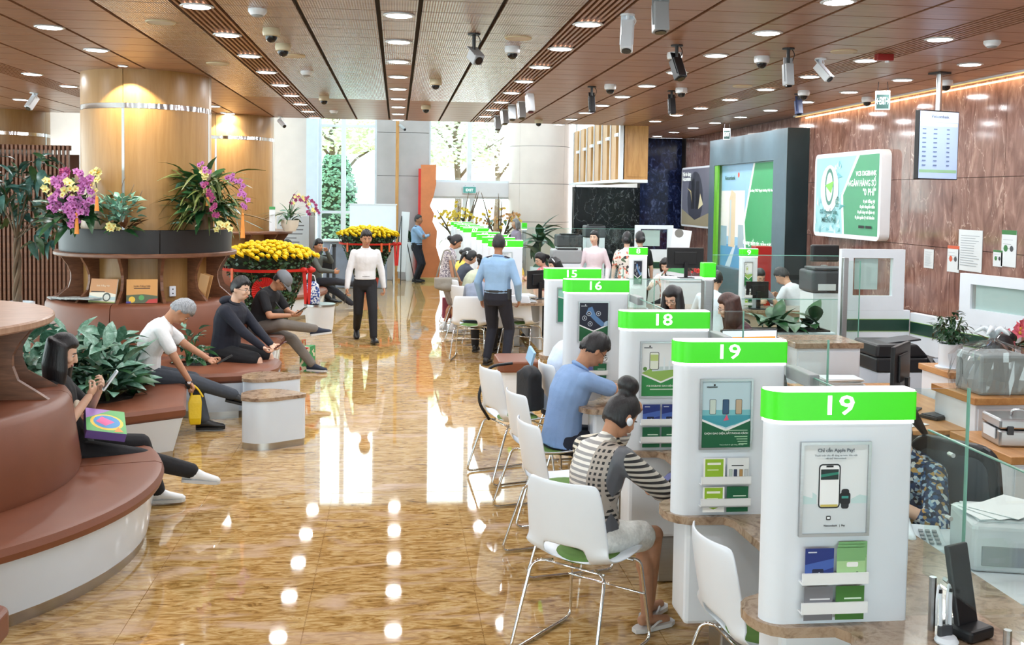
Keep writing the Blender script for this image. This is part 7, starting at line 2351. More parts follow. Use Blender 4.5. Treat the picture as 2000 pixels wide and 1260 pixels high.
        mb.ell(hl(0, -0.125, -0.02), (0.05 * k, 0.045 * k, 0.05 * k), Rh, 14, 10)
    elif hair == 'ponytail':
        p0, p1, p2 = hl(0, -0.1, 0.03), hl(0, -0.16, -0.03), hl(0, -0.15, -0.2)
        mb.cap(p0, p1, 0.032 * k, 0.036 * k).cap(p1, p2, 0.036 * k, 0.016 * k)
    if hair in ('short', 'crop'):
        ho = mb.build('hair', hm, t, smooth=True)
    else:
        ho = place(remesh(mb, max(0.009, vox), 'hair', hm, 2), 'hair', t)
    if hat == 'cap':
        gm = cloth('cap_grey', (116, 120, 126))
        mb = MB()
        rings = []
        for e_, s_ in ((0.02, 1.16), (0.05, 1.18), (0.08, 1.1), (0.11, 0.86), (0.125, 0.5), (0.13, 0.1)):
            rings.append([hl(0.08 * s_ * math.cos(2 * PI * q / 20), 0.1 * s_ * math.sin(2 * PI * q / 20), e_) for q in range(20)])
        mb.loft(rings).build('cap_crown', gm, t, smooth=True)
        mb = MB()
        o_ = [(0.085 * math.cos(a), 0.05 + 0.13 * math.sin(a)) for a in [PI * q / 12 for q in range(13)]]
        mb.loft([[hl(x, y, z - 0.25 * max(0, y - 0.1)) for x, y in o_] for z in (0.022, 0.03)]).build('cap_brim', gm, t, smooth=True)
    elif hat == 'conical':
        MB().loft([[hl(0.1 * s_ * math.cos(2 * PI * q / 20), -0.02 + 0.12 * s_ * math.sin(2 * PI * q / 20), z) for q in range(20)] for z, s_ in ((0.0, 1.7), (0.03, 1.6), (0.05, 1.0), (0.12, 0.9), (0.14, 0.4))]).build('hat', cloth('black_hat', (34, 30, 30)), t, smooth=True)
    elif hat == 'band':
        MB().tube([hl(0.086 * math.cos(a), 0.02, 0.1 * math.sin(a) + 0.02) for a in [PI * q / 14 for q in range(15)]], 0.009, 6).build('headband', WHITE_MATT, t, smooth=True)
    elif hat == 'scrunchie':
        MB().tube([hl(0.03 * math.cos(a), -0.115, 0.02 + 0.03 * math.sin(a)) for a in [2 * PI * q / 14 for q in range(14)]], 0.012, 6, closed=True).build('scrunchie', WHITE_MATT, t, smooth=True)
    # --- top
    if top is not None:
        mb = MB()
        torso(mb, 0.012, 1 if not tuck else 2, 8, drop=(0.03 if hip is not None and hip < 0.7 else 0.1 if not tuck else 0.04) * k)
        mb.cap(N - u2 * 0.05 * k, N + u2 * 0.0, 0.075 * k, 0.06 * k)
        for s in (-1, 1):
            mb.ell(sh[s], (0.062 * k * fat,) * 3, None, 12, 8)
            if sleeve == 'long':
                mb.cap(sh[s], el[s], 0.06 * k * fat, 0.052 * k, 12).cap(el[s], wr[s].lerp(el[s], 0.03), 0.054 * k, 0.038 * k, 12)
            elif sleeve == 'short':
                mb.cap(sh[s], sh[s].lerp(el[s], 0.68), 0.062 * k * fat, 0.06 * k, 12)
            elif sleeve == 'elbow':
                mb.cap(sh[s], el[s], 0.07 * k * fat, 0.06 * k, 12).cap(el[s], el[s].lerp(wr[s], 0.25), 0.06 * k, 0.056 * k, 12)
            elif sleeve == 'cap':
                mb.cap(sh[s], sh[s].lerp(el[s], 0.25), 0.068 * k, 0.06 * k, 12)
        place(remesh(mb, vox, 'top', top, 2), 'top', t)
        if collar:
            MB().tube([N + r2 * (0.062 * k * math.cos(a)) + f2 * (0.058 * k * math.sin(a)) + u2 * (0.012 - 0.012 * math.sin(a)) * k for a in [2 * PI * q / 18 for q in range(18)]], 0.013 * k, 6, closed=True).build('collar', collar, t, smooth=True)
    # --- lower garment
    if low is not None:
        mb = MB()
        rings = []
        for i in ((0, 1, 2) if leg != 'skirt' else (0, 1, 2, 3)):
            c, _, _, hw, hd = secs[i]
            rings.append(section(c, Fm[i], Um[i], (hw * fat + 0.008) * k, (hd * max(1, fat) + 0.008) * k))
        mb.loft(rings)
        for s in (-1, 1):
            if leg == 'long':
                mb.cap(hp[s], kn[s], 0.096 * k * fat, 0.072 * k, 12).cap(kn[s], an[s] + (kn[s] - an[s]) * 0.05, 0.072 * k, 0.056 * k, 12)
            elif leg == 'shorts':
                mb.cap(hp[s], hp[s].lerp(kn[s], 0.9), 0.1 * k * fat, 0.085 * k, 12)
            elif leg == 'skirt':
                mb.cap(hp[s], hp[s].lerp(kn[s], 0.72), 0.1 * k * fat, 0.088 * k, 12)
            elif leg == 'gown':
                mb.cap(hp[s], kn[s], 0.1 * k, 0.1 * k, 12).cap(kn[s], an[s], 0.1 * k, 0.11 * k, 12)
        if leg in ('skirt', 'gown'):
            m_ = (hp[-1] + hp[1]) / 2
            e_ = (kn[-1] + kn[1]) / 2
            mb.cap(m_, m_.lerp(e_, 0.72), 0.1 * k, 0.085 * k, 12)
        place(remesh(mb, vox, 'lower_garment', low, 2), 'lower_garment', t)
    # --- footwear
    if shoes is not None:
        for i, s in enumerate((-1, 1)):
            fd = V(footdir[i]).normalized()
            sd = fd.cross(V((0, 0, 1))).normalized()
            upv = sd.cross(fd)
            A = an[s] - upv * 0.075 * k
            rings, srings = [], []
            for y, w_, h_ in ((-0.075, 0.02, 0.04), (-0.07, 0.032, 0.075), (-0.03, 0.038, 0.09), (0.03, 0.04, 0.085), (0.08, 0.043, 0.06), (0.13, 0.045, 0.045), (0.17, 0.036, 0.035), (0.19, 0.015, 0.02)):
                c_ = A + fd * y * k
                rings.append([c_ + sd * (w_ * math.cos(a)) * k + upv * (0.012 + h_ * 0.5 + h_ * 0.5 * math.sin(a)) * k for a in [2 * PI * q / 12 for q in range(12)]])
                srings.append([c_ + sd * (x_ * (w_ + 0.004)) * k + upv * z_ * k for x_, z_ in ((-1, 0), (1, 0), (1, 0.022), (-1, 0.022))])
            mat, sole = shoes if isinstance(shoes, tuple) else (shoes, BLACK)
            o = MB().loft(rings).build('shoe', mat, t, smooth=True)
            MB().loft(srings).build('sole', sole, o)
            if socks:
                MB().cap(an[s] - upv * 0.02 * k, an[s].lerp(kn[s], 0.14), 0.045 * k, 0.042 * k).build('sock', socks, t, smooth=True)
    t['_'] = 0
    del t['_']
    J = dict(hands=wr, head=Hc, N=N, sh=sh, P=P, W=W, C=C, kn=kn, an=an, f2=f2, u2=u2, r2=r2, el=el, Rh=Rh, k=k)
    return t, J


def in_hand(t, local, name, label, cat, rz=0.0):
    """a thing held by a person: top-level, placed at a point of the person's frame"""
    M = Matrix.Translation(t.location) @ Matrix.Rotation(t.rotation_euler[2], 4, 'Z')
    w = M @ Vector(local)
    return thing(name, label, cat, w, t.rotation_euler[2] + rz)


def smartphone(t, local, rot, label, case=BLACK, scr=None, w=0.075, h=0.155):
    o = in_hand(t, local, 'smartphone', label, 'phone')
    m = Matrix.Rotation(rot[2], 4, 'Z') @ Matrix.Rotation(rot[0], 4, 'X') @ Matrix.Rotation(rot[1], 4, 'Y')
    b = MB().prism(rrect(-w / 2, -h / 2, w / 2, h / 2, 0.01, 3), -0.005, 0.005).build('case', case, o)
    b.matrix_local = m
    s = art(o, 'screen', m @ face_matrix((-w / 2, -h / 2, 0.0052), (1, 0, 0), (0, 1, 0)), scr or [((16, 17, 22), rrect(0.004, 0.004, w - 0.004, h - 0.004, 0.008, 3))])
    return o


BLK, NAV, WHT = cloth('black', (24, 24, 28)), cloth('navy', (28, 32, 48)), cloth('white', (226, 230, 236))
UNI, GREY, LBL = cloth('uniform_blue', (138, 172, 208)), cloth('grey_trouser', (74, 78, 86)), cloth('polo_blue', (132, 162, 206))
SHOE_B, SHOE_W = (pm('black_shoe', (22, 22, 25), 0.35), BLACK), (pm('white_shoe', (222, 224, 226), 0.6), pm('white_sole', (200, 202, 204), 0.7))
CANVAS = (pm('navy_canvas', (30, 38, 56), 0.8), pm('white_sole', (200, 202, 204), 0.7))

# --- woman with a phone on the closest bench
q = at(205, 850, 7.2)
t, J = person('woman with long black hair in black sitting on the closest bench holding a phone', (-2.12, 7.0), 6, 1.64, 'f', 0.5, -0.4, 0.34, hands=((-0.04, 0.16, 0.88), (0.12, 0.12, 0.86)), elbows=((-0.6, -0.3, -0.8), (0.6, -0.3, -0.8)), palms=((0.6, -0.5, 0.5), (-0.5, -0.6, 0.5)), curl=0.75,
              feet=((-0.3, 0.5, 0.09), (-0.12, 0.86, 0.25)), knees=((-0.2, 1, 0.6), (0.1, 1, 0.5)), footdir=((0, 1, 0), (0.05, 1, -0.1)), head=(0.45, 0.0, 0), hair='long', skin='c', top=cloth('black_tee', (22, 22, 25)), low=cloth('black_trouser', (26, 26, 30)), shoes=SHOE_W, socks=WHT, vox=0.009, tuck=False)
smartphone(t, (0.05, 0.24, 0.95), (0.95, 0.0, 0.25), 'phone in a white case held by the woman on the closest bench', WHITE)
o = in_hand(t, (0.06, 0.2, 0.63), 'game_box', 'brightly printed flat box on the lap of the woman in black', 'box', 0.2)
o.rotation_euler = (-0.22, 0.3, o.rotation_euler[2])
MB().box((0, 0, 0.03), (0.3, 0.25, 0.06)).build('box', ink((110, 90, 160)), o, bevel=0.004)
art(o, 'lid_print', face_matrix((-0.15, -0.125, 0.0305 + 0.03), (1, 0, 0), (0, 1, 0)), [((96, 176, 100), rc(0, 0, 0.3, 0.25)), ((170, 130, 200), [(0, 0), (0.14, 0), (0, 0.16)]), ((240, 206, 70), disc(0.17, 0.13, 0.105, 18)), ((70, 150, 210), disc(0.165, 0.13, 0.085, 18)), ((230, 96, 160), [(0.1, 0.1), (0.17, 0.06), (0.22, 0.12), (0.16, 0.18)]), ((240, 150, 60), [(0.22, 0.2), (0.29, 0.17), (0.28, 0.23)])])
o = in_hand(t, (0.14, 0.05, 0.79), 'scrunchie', 'cream scrunchie on the wrist of the woman in black', 'scrunchie')
mb = MB()
for q_ in range(12):
    a = q_ * PI / 6
    mb.ell((0.036 * math.cos(a), 0.0, 0.036 * math.sin(a)), (0.02, 0.022, 0.02), None, 6, 5)
place(remesh(mb, 0.007, 'band', pm('cream_fabric', (216, 208, 188), 0.8, bump=0.4)), 'band', o)

# --- grey-haired man on the planter bench
t, J = person('grey-haired man in a white T-shirt sitting cross-legged on the planter bench', (-2.28, 9.62), 10, 1.68, 'm', 0.54, 0.16, 0.42, hands=((0.0, 0.6, 0.62), (0.22, 0.42, 0.44)), elbows=((-0.6, -0.4, -0.4), (0.7, -0.3, 0.0)), palms=((0.2, -0.2, 1), (0, 0, -1)), curl=(0.8, 0.9),
              feet=((0.08, 0.52, 0.09), (0.02, 0.95, 0.27)), knees=((-0.1, 1, 0.8), (0.0, 1, 0.9)), footdir=((0.1, 1, 0), (0.1, 1, -0.25)), head=(0.5, 0.0, 0), hair='short', hcol='grey', skin='b', top=cloth('white_tee', (232, 236, 240)), low=cloth('slate_trouser', (62, 68, 78)), shoes=SHOE_B, vox=0.009, tuck=False)
smartphone(t, (0.02, 0.7, 0.65), (0.5, 0, 0), 'dark phone held flat by the grey-haired man')
o = in_hand(t, (0.2, 0.44, 0.03), 'plastic_bag', 'bright yellow plastic bag hanging from the hand of the grey-haired man', 'bag')
MB().loft([[Vector((x, y, z)) for x, y in pl] for pl, z in (([(-0.02, -0.045), (0.02, -0.045), (0.03, 0.05), (-0.02, 0.05)], 0.06), ([(-0.035, -0.055), (0.035, -0.055), (0.035, 0.055), (-0.035, 0.055)], 0.12), ([(-0.025, -0.06), (0.025, -0.06), (0.025, 0.06), (-0.025, 0.06)], 0.26), ([(-0.012, -0.04), (0.012, -0.04), (0.012, 0.05), (-0.012, 0.05)], 0.33))]).build('sack', pm('yellow_plastic', (232, 196, 26), 0.35, bump=0.5, bscale=12), o, bevel=0.01)
for s in (-1, 1):
    MB().tube(smooth_path([(0, 0.02 + s * 0.05, 0.31), (0, 0.0 + s * 0.03, 0.38), (0, -0.01, 0.42)], 0.04), 0.009, 6).build('handle', pm('yellow_plastic', (232, 196, 26), 0.35), o)
o = in_hand(t, (0.2, 0.39, 0.485), 'wristwatch', 'black wristwatch of the grey-haired man', 'watch')
MB().tube([(0.034 * math.cos(a), 0.034 * math.sin(a) * 0.9, 0) for a in [2 * PI * q_ / 16 for q_ in range(16)]], 0.008, 6, closed=True).build('strap', BLACK, o, smooth=True)
MB().cyl((0.036, 0, -0.014), (0.046, 0, 0.0), 0.017, n=12).build('dial', STEEL, o)

# --- young man in a navy hoodie
t, J = person('young man in a navy hoodie and shorts sitting on the rounded bench', (-1.78, 10.95), -18, 1.7, 'm', 0.54, 0.1, 0.22, hands=((-0.08, 0.5, 0.6), (0.12, 0.5, 0.6)), elbows=((-0.7, -0.4, -0.5), (0.7, -0.4, -0.5)), palms=((0.3, 0, 1), (-0.3, 0, 1)), curl=0.8,
              feet=((-0.14, 0.52, 0.09), (0.14, 0.54, 0.09)), knees=((-0.1, 1, 0.9), (0.1, 1, 0.9)), head=(-0.1, -0.12, 0), hair='short', skin='c', top=cloth('navy_hoodie', (26, 30, 44)), sleeve='long', low=cloth('black_shorts', (22, 23, 28)), leg='shorts', shoes=SHOE_B, vox=0.01, tuck=False, glasses=True, fat=1.1, collar=cloth('navy_hoodie', (26, 30, 44)))
mb = MB()
mb.ell(J['N'] - J['f2'] * 0.1 + J['u2'] * 0.0, (0.11, 0.06, 0.05), None, 14, 8)
mb.build('hood', cloth('navy_hoodie', (26, 30, 44)), t, smooth=True)
smartphone(t, (0.02, 0.62, 0.63), (0.6, 0, 0), 'small dark red wallet phone held by the man in the hoodie', pm('maroon', (80, 30, 40), 0.4))

# --- man in a grey cap
t, J = person('man in a grey cap and black T-shirt sitting with one ankle on his knee', (-1.7, 12.9), -20, 1.7, 'm', 0.54, 0.22, 0.3, hands=((-0.02, 0.5, 0.72), (0.1, 0.48, 0.72)), elbows=((-0.7, -0.3, -0.6), (0.7, -0.3, -0.6)), palms=((0.3, -0.3, 1), (-0.3, -0.3, 1)), curl=0.8,
              feet=((-0.12, 0.68, 0.09), (-0.05, 0.75, 0.55)), knees=((-0.1, 1, 0.6), (0.9, 0.6, 0.5)), footdir=((0, 1, 0), (-0.6, 0.8, 0.1)), head=(0.4, 0.1, 0), hair='crop', skin='b', top=cloth('black_tee2', (24, 25, 30)), low=cloth('khaki_grey', (112, 106, 100)), shoes=CANVAS, vox=0.01, tuck=False, hat='cap', glasses=True)
smartphone(t, (0.04, 0.6, 0.78), (0.6, 0, 0), 'dark phone held by the man in the grey cap')
o = in_hand(t, (0.08, 0.3, 0.72), 'shoulder_bag', 'small black shoulder bag on the man in the grey cap', 'bag')
MB().box((0, 0, 0), (0.2, 0.09, 0.14)).build('pouch', BLK, o, bevel=0.03, seg=3)
MB().tube(smooth_path([(-0.09, 0, 0.06), (-0.05, -0.14, 0.25), (0.03, -0.22, 0.33)], 0.1), 0.01, 6).build('strap', BLACK, o)
o = in_hand(t, (-0.25, 0.55, 0.0), 'gift_bag', 'green and red printed paper bag standing behind the bench', 'bag')
MB().box((0, 0, 0.15), (0.24, 0.1, 0.3)).build('bag', pattern('bag_print', 'noise', [(0, (66, 150, 92)), (0.5, (216, 206, 180)), (0.6, (196, 64, 58))], 9), o)
MB().tube(smooth_path([(-0.05, -0.05, 0.29), (-0.04, -0.05, 0.38), (0.04, -0.05, 0.38), (0.05, -0.05, 0.29)], 0.03), 0.004, 5).build('handle', RED, o)

# --- seated people by the far column
t, J = person('man with black hair sitting cross-legged by the far column with a phone at his face', (-1.55, 19.75), -12, 1.7, 'm', 0.54, 0.0, 0.1, hands=((0.05, 0.25, 1.12), (0.15, 0.4, 0.75)), elbows=((-0.6, 0.3, -0.8), (0.7, -0.2, -0.6)), feet=((-0.1, 0.75, 0.09), (0.0, 0.95, 0.5)), knees=((0, 1, 0.8), (0.1, 1, 0.9)), head=(0.1, -0.5, 0), hair='short', skin='b', top=cloth('olive_grey', (84, 88, 84)), sleeve='long', low=cloth('charcoal', (40, 42, 50)), shoes=(pm('grey_clog', (200, 200, 194), 0.7), pm('white_sole', (200, 202, 204), 0.7)), vox=0.013, tuck=False)
smartphone(t, (0.03, 0.3, 1.18), (1.3, 0, 0.4), 'white phone held to the face of the man by the far column', WHITE)
t, J = person('dark-haired person reclining half hidden behind the chrysanthemums', (-2.05, 20.9), 10, 1.65, 'm', 0.5, -0.25, 0.05, hair='short', skin='a', top=cloth('dark_jacket', (34, 36, 42)), sleeve='long', low=BLK, feet=((-0.1, 0.7, 0.09), (0.1, 0.7, 0.09)), vox=0.015, shoes=SHOE_B, knees=((0, 1, .8), (0, 1, .8)))

# --- walking man
t, J = person('older man in a white shirt and black trousers walking down the aisle', (-0.47, 15.5), -82, 1.7, 'm', 0.88, 0.04, 0.1, hands=((-0.3, -0.02, 0.74), (0.29, 0.12, 0.76)), elbows=((-0.5, -0.6, 0), (0.5, -0.6, 0)), curl=0.7, feet=((-0.1, 0.3, 0.09), (0.09, -0.3, 0.16)), footdir=((-0.1, 1, 0.1), (0.1, 1, -0.55)),
              head=(0.15, 0.05, 0), hair='short', skin='b', top=cloth('white_shirt', (228, 232, 238)), sleeve='long', low=cloth('black_trouser2', (26, 27, 32)), shoes=SHOE_B, vox=0.01, collar=WHT)
b_ = [secs for secs in ()]
MB().tube([(0.155 * math.cos(a), 0.115 * math.sin(a), 0.985) for a in [2 * PI * q_ / 20 for q_ in range(20)]], 0.014, 6, closed=True).build('belt', BLACK, t, smooth=True)
smartphone(t, (0.31, 0.15, 0.66), (1.4, 0.2, 1.2), 'dark phone in the hand of the walking man')

# --- guards
for lab, loc, face, kw in (('security guard in light blue standing with his back to us beside the white chairs', (1.3, 13.15), 62, dict(hands=((-0.27, 0.1, 0.86), (0.25, 0.12, 0.88)), vox=0.01, feet=((-0.16, 0.05, 0.09), (0.13, 0.0, 0.09)), head=(0.05, 0.35, 0))),
                           ('security guard in light blue with folded arms near the entrance', (0.5, 26.1), -20, dict(hands=((0.16, 0.26, 1.18), (-0.12, 0.27, 1.2)), elbows=((-0.7, 0.35, -0.8), (0.7, 0.35, -0.8)), vox=0.013, palms=((0, -1, 0), (0, -1, 0))))):
    t, J = person(lab, loc, face, 1.72, 'm', 0.9, 0.0, 0.04, hair='crop', skin='d', top=UNI, sleeve='long', low=cloth('guard_trouser', (26, 29, 42)), shoes=SHOE_B, collar=UNI, group='security guards', fat=1.06, **kw)
    MB().tube([(0.165 * math.cos(a), 0.125 * math.sin(a), 0.99) for a in [2 * PI * q_ / 20 for q_ in range(20)]], 0.018, 6, closed=True).build('belt', BLACK, t, smooth=True)
    MB().box((0.17, -0.02, 0.95), (0.05, 0.08, 0.14)).build('holster', BLACK, t, bevel=0.01)
    for s in (-1, 1):
        MB().box(J['sh'][s] + Vector((-s * 0.03, 0, 0.066)), (0.1, 0.05, 0.012), rot=Matrix.Rotation(s * 0.3, 3, 'Y')).build('epaulette', NAV, t, bevel=0.003)

# --- woman standing with a shoulder bag
FLO = pattern('grey_floral', 'noise', [(0, (150, 140, 150)), (0.45, (214, 208, 210)), (0.56, (120, 112, 126))], 22)
t, J = person('woman in a grey floral blouse standing with a big grey shoulder bag', (0.8, 16.55), 5, 1.6, 'f', 0.85, 0.08, 0.12, hands=((-0.1, 0.25, 0.78), (0.22, 0.12, 0.72)), head=(0.45, 0, 0), hair='lowbun', skin='b', top=FLO, sleeve='cap', tuck=False, low=cloth('grey_shorts', (150, 146, 148)), leg='shorts', shoes=SHOE_W, vox=0.011, feet=((-0.09, -0.02, 0.09), (0.09, 0.08, 0.09)), socks=WHT)
o = in_hand(t, (0.24, -0.03, 0.72), 'shoulder_bag', 'big soft grey shoulder bag hanging from the standing woman', 'bag')
mb = MB().box((0, 0, 0.1), (0.13, 0.38, 0.17)).ell((0, 0, 0.05), (0.08, 0.19, 0.09), None, 12, 8)
place(remesh(mb, 0.018, 'pouch', cloth('bag_grey', (150, 146, 138))), 'pouch', o)
MB().tube(smooth_path([(0, 0.15, 0.2), (-0.06, 0.06, 0.62), (-0.09, -0.03, 0.62), (0, -0.16, 0.2)], 0.1), 0.014, 6).build('strap', cloth('bag_grey', (150, 146, 138)), o, smooth=True)
o = in_hand(t, (-0.22, 0.1, 0.2), 'carrier_bag', 'dark red carrier bag held low by the standing woman', 'bag')
MB().box((0, 0, 0.17), (0.1, 0.26, 0.34)).build('bag', cloth('wine_bag', (150, 74, 92)), o, bevel=0.01)
MB().tube(smooth_path([(0, 0.06, 0.33), (0, 0.04, 0.45), (0, -0.04, 0.45), (0, -0.06, 0.33)], 0.04), 0.005, 5).build('handle', cloth('wine_bag', (150, 74, 92)), o)

# --- customers at the near counter
SIT = dict(hip=0.53, feet=((-0.13, 0.42, 0.09), (0.13, 0.46, 0.09)), knees=((-0.15, 1, 0.7), (0.15, 1, 0.7)))
t, J = person('man in a light blue polo shirt leaning on the marble counter', (1.15, 6.98), 14, 1.66, 'm', lean=0.12, bend=0.3, hands=((-0.04, 0.62, 0.8), (0.1, 0.6, 0.8)), elbows=((-0.9, -0.1, -0.3), (0.9, -0.1, -0.4)), palms=((0.4, 0, -1), (-0.4, 0, -1)), curl=0.7, head=(0.35, 0.05, 0), hair='short', skin='b', top=LBL, low=cloth('navy_trouser', (34, 38, 52)), shoes=SHOE_B, vox=0.009, tuck=False, collar=LBL, glasses=True, **SIT)
t, J = person('customer in a pale striped shirt bent over the counter behind the polo shirt', (1.3, 8.15), 14, 1.7, 'm', lean=0.15, bend=0.3, hands=((-0.1, 0.55, 0.8), (0.1, 0.55, 0.8)), elbows=((-0.9, -0.1, -0.3), (0.9, -0.1, -0.4)), head=(0.3, 0.1, 0), hair='short', skin='a', top=cloth('pale_shirt', (206, 220, 240)), low=NAV, sleeve='long', shoes=SHOE_B, vox=0.011, tuck=False, **SIT)


def stripes():
    m, nt, b, new, link = nodes('striped_silk')
    co = nt.nodes.new('ShaderNodeTexCoord').outputs['Object']
    sp = new('ShaderNodeSeparateXYZ')
    link(co, sp.inputs[0])

    def wave(out, sc):
        mu = new('ShaderNodeMath'); mu.operation = 'MULTIPLY'; mu.inputs[1].default_value = sc; link(out, mu.inputs[0])
        fr = new('ShaderNodeMath'); fr.operation = 'FRACT'; link(mu.outputs[0], fr.inputs[0])
        g = new('ShaderNodeMath'); g.operation = 'GREATER_THAN'; g.inputs[1].default_value = 0.5; link(fr.outputs[0], g.inputs[0])
        return g.outputs[0]
    hz = wave(sp.outputs['Z'], 38)
    vt = wave(sp.outputs['X'], 44)
    both = new('ShaderNodeMath'); both.operation = 'MULTIPLY'; link(hz, both.inputs[0]); link(vt, both.inputs[1])
    panel = ramp(nt, sp.outputs['X'], [(0.0, (0, 0, 0)), (1.0, (1, 1, 1))])
    # three zones across the back: black/cream stripes, pale stripes, dotted grey
    def zone(lo):
        g = new('ShaderNodeMath'); g.operation = 'GREATER_THAN'; g.inputs[1].default_value = lo; link(sp.outputs['X'], g.inputs[0])
        return g.outputs[0]

    def mix(f, a, c):
        mx = new('ShaderNodeMix'); mx.data_type = 'RGBA'; link(f, mx.inputs['Factor'])
        for s_, v in (('A', a), ('B', c)):
            if isinstance(v, tuple):
                mx.inputs[s_].default_value = lin(v)
            else:
                link(v, mx.inputs[s_])
        return mx.outputs['Result']
    c1 = mix(hz, (20, 20, 22), (222, 214, 196))
    c2 = mix(hz, (232, 228, 220), (150, 148, 148))
    c3 = mix(both.outputs[0], (170, 160, 150), (24, 24, 26))
    c4 = mix(hz, (30, 30, 33), (190, 184, 174))
    c = mix(zone(-0.1), c1, c2)
    c = mix(zone(0.045), c, c3)
    c = mix(zone(0.13), c, (92, 94, 100))
    c = mix(zone(0.185), c, c4)
    link(c, b.inputs['Base Color'])
    b.inputs['Roughness'].default_value = 0.45
    return m


t, J = person('woman with a high hair bun in a black and white striped top and white skirt', (0.98, 4.95), 32, 1.54, 'f', hip=0.53, lean=0.02, bend=0.34, hands=((-0.02, 0.3, 1.1), (0.08, 0.36, 0.7)), elbows=((-0.6, 0.5, -0.7), (0.95, 0.0, -0.2)), palms=((0.2, -1, 0.2), (-0.3, -0.2, 1)), curl=(0.9, 0.6),
              feet=((0.1, 0.3, 0.085), (0.02, 0.4, 0.1)), knees=((-0.05, 1, 0.8), (0.05, 1, 0.8)), footdir=((0.1, 1, 0), (-0.3, 1, 0)), head=(0.4, -0.05, 0), hair='bun', skin='b', top=stripes(), sleeve='elbow', low=pm('white_lace', (226, 226, 222), 0.8, var=0.1, scale=60, bump=0.6, bscale=90), leg='skirt', barefoot=True, vox=0.007, tuck=False, fat=1.0)
for s in (-1, 1):
    A = J['an'][s]
    fd = Vector(((0.1, 1, 0) if s < 0 else (-0.3, 1, 0))).normalized()
    sd = Vector((fd.y, -fd.x, 0))
    pl = [A + fd * y - Vector((0, 0, 0.085)) + sd * w_ for y, w_ in ((-0.08, -0.02), (-0.085, 0.02), (-0.04, 0.038), (0.06, 0.04), (0.13, 0.045), (0.17, 0.025), (0.175, -0.01), (0.13, -0.042), (0.05, -0.04), (-0.04, -0.038))]
    mb = MB().loft([[p_ + Vector((0, 0, z)) for p_ in pl] for z in (0.003, 0.024)])
    o = mb.build('flip_flop', SHOE_W[0], t)
    MB().tube(smooth_path([A + fd * 0.12 + Vector((0, 0, -0.06)), A + fd * 0.05 + sd * 0.035 + Vector((0, 0, -0.04)), A + sd * 0.042 + Vector((0, 0, -0.06))], 0.03), 0.006, 6).build('thong_strap', SHOE_W[0], o)
MB().ell(J['head'] + J['Rh'] @ Vector((0.088, 0.0, -0.03)), (0.012, 0.02, 0.022), None, 8, 6).build('earbud', WHITE, t, smooth=True)
smartphone(t, (0.1, 0.45, 0.77), (0.75, 0.0, -0.5), 'phone playing a video in the hand of the striped woman', BLACK, [((20, 24, 40), rc(0.003, 0.003, 0.072, 0.152)), ((56, 70, 150), [(0.005, 0.03), (0.07, 0.03), (0.07, 0.09), (0.04, 0.11), (0.005, 0.08)]), ((206, 168, 150), disc(0.04, 0.115, 0.014)), ((20, 18, 20), disc(0.04, 0.128, 0.012))])

# --- customers in the far row
t, J = person('customer in a blue grey shirt seen from behind left of the guard', (1.08, 13.95), 68, 1.68, 'm', lean=0.3, bend=0.3, hands=((-0.1, 0.5, 0.72), (0.1, 0.5, 0.72)), head=(0.4, 0, 0), hair='short', skin='b', top=cloth('blue_grey_shirt', (134, 144, 164)), low=cloth('black_trouser3', (30, 30, 34)), shoes=SHOE_B, vox=0.012, tuck=False, **SIT)
t, J = person('customer in a dark grey hoodie leaning on the far counter', (1.12, 15.3), 25, 1.68, 'm', lean=0.4, bend=0.3, hands=((-0.1, 0.5, 0.8), (0.1, 0.5, 0.8)), head=(0.4, 0, 0), hair='short', skin='b', top=cloth('grey_hoodie', (92, 92, 88)), sleeve='long', low=BLK, shoes=SHOE_B, vox=0.014, tuck=False, **SIT)
t, J = person('customer in a white vest with a dark wide-brimmed hat at the far counter', (1.1, 16.4), 20, 1.65, 'f', lean=0.3, bend=0.25, hands=((-0.1, 0.5, 0.8), (0.1, 0.5, 0.8)), head=(0.4, 0, 0), hair='lowbun', skin='a', top=cloth('pale_lime', (206, 214, 190)), low=BLK, shoes=SHOE_B, vox=0.015, tuck=False, hat='conical', **SIT)
t, J = person('customer with a ponytail and white scrunchie at the far counter', (1.1, 17.6), 20, 1.62, 'f', lean=0.15, bend=0.15, hands=((-0.1, 0.5, 0.8), (0.1, 0.5, 0.8)), head=(0.2, 0, 0), hair='ponytail', skin='a', top=cloth('slate_top', (70, 76, 90)), low=BLK, shoes=SHOE_B, vox=0.015, tuck=False, hat='scrunchie', **SIT)
t, J = person('customer in a yellow top beyond the ponytail at the far counter', (1.1, 18.7), 20, 1.6, 'f', lean=0.15, bend=0.15, head=(0.2, 0, 0), hair='lowbun', skin='a', top=cloth('yellow_top', (226, 196, 90)), low=BLK, shoes=SHOE_B, vox=0.016, tuck=False, **SIT)

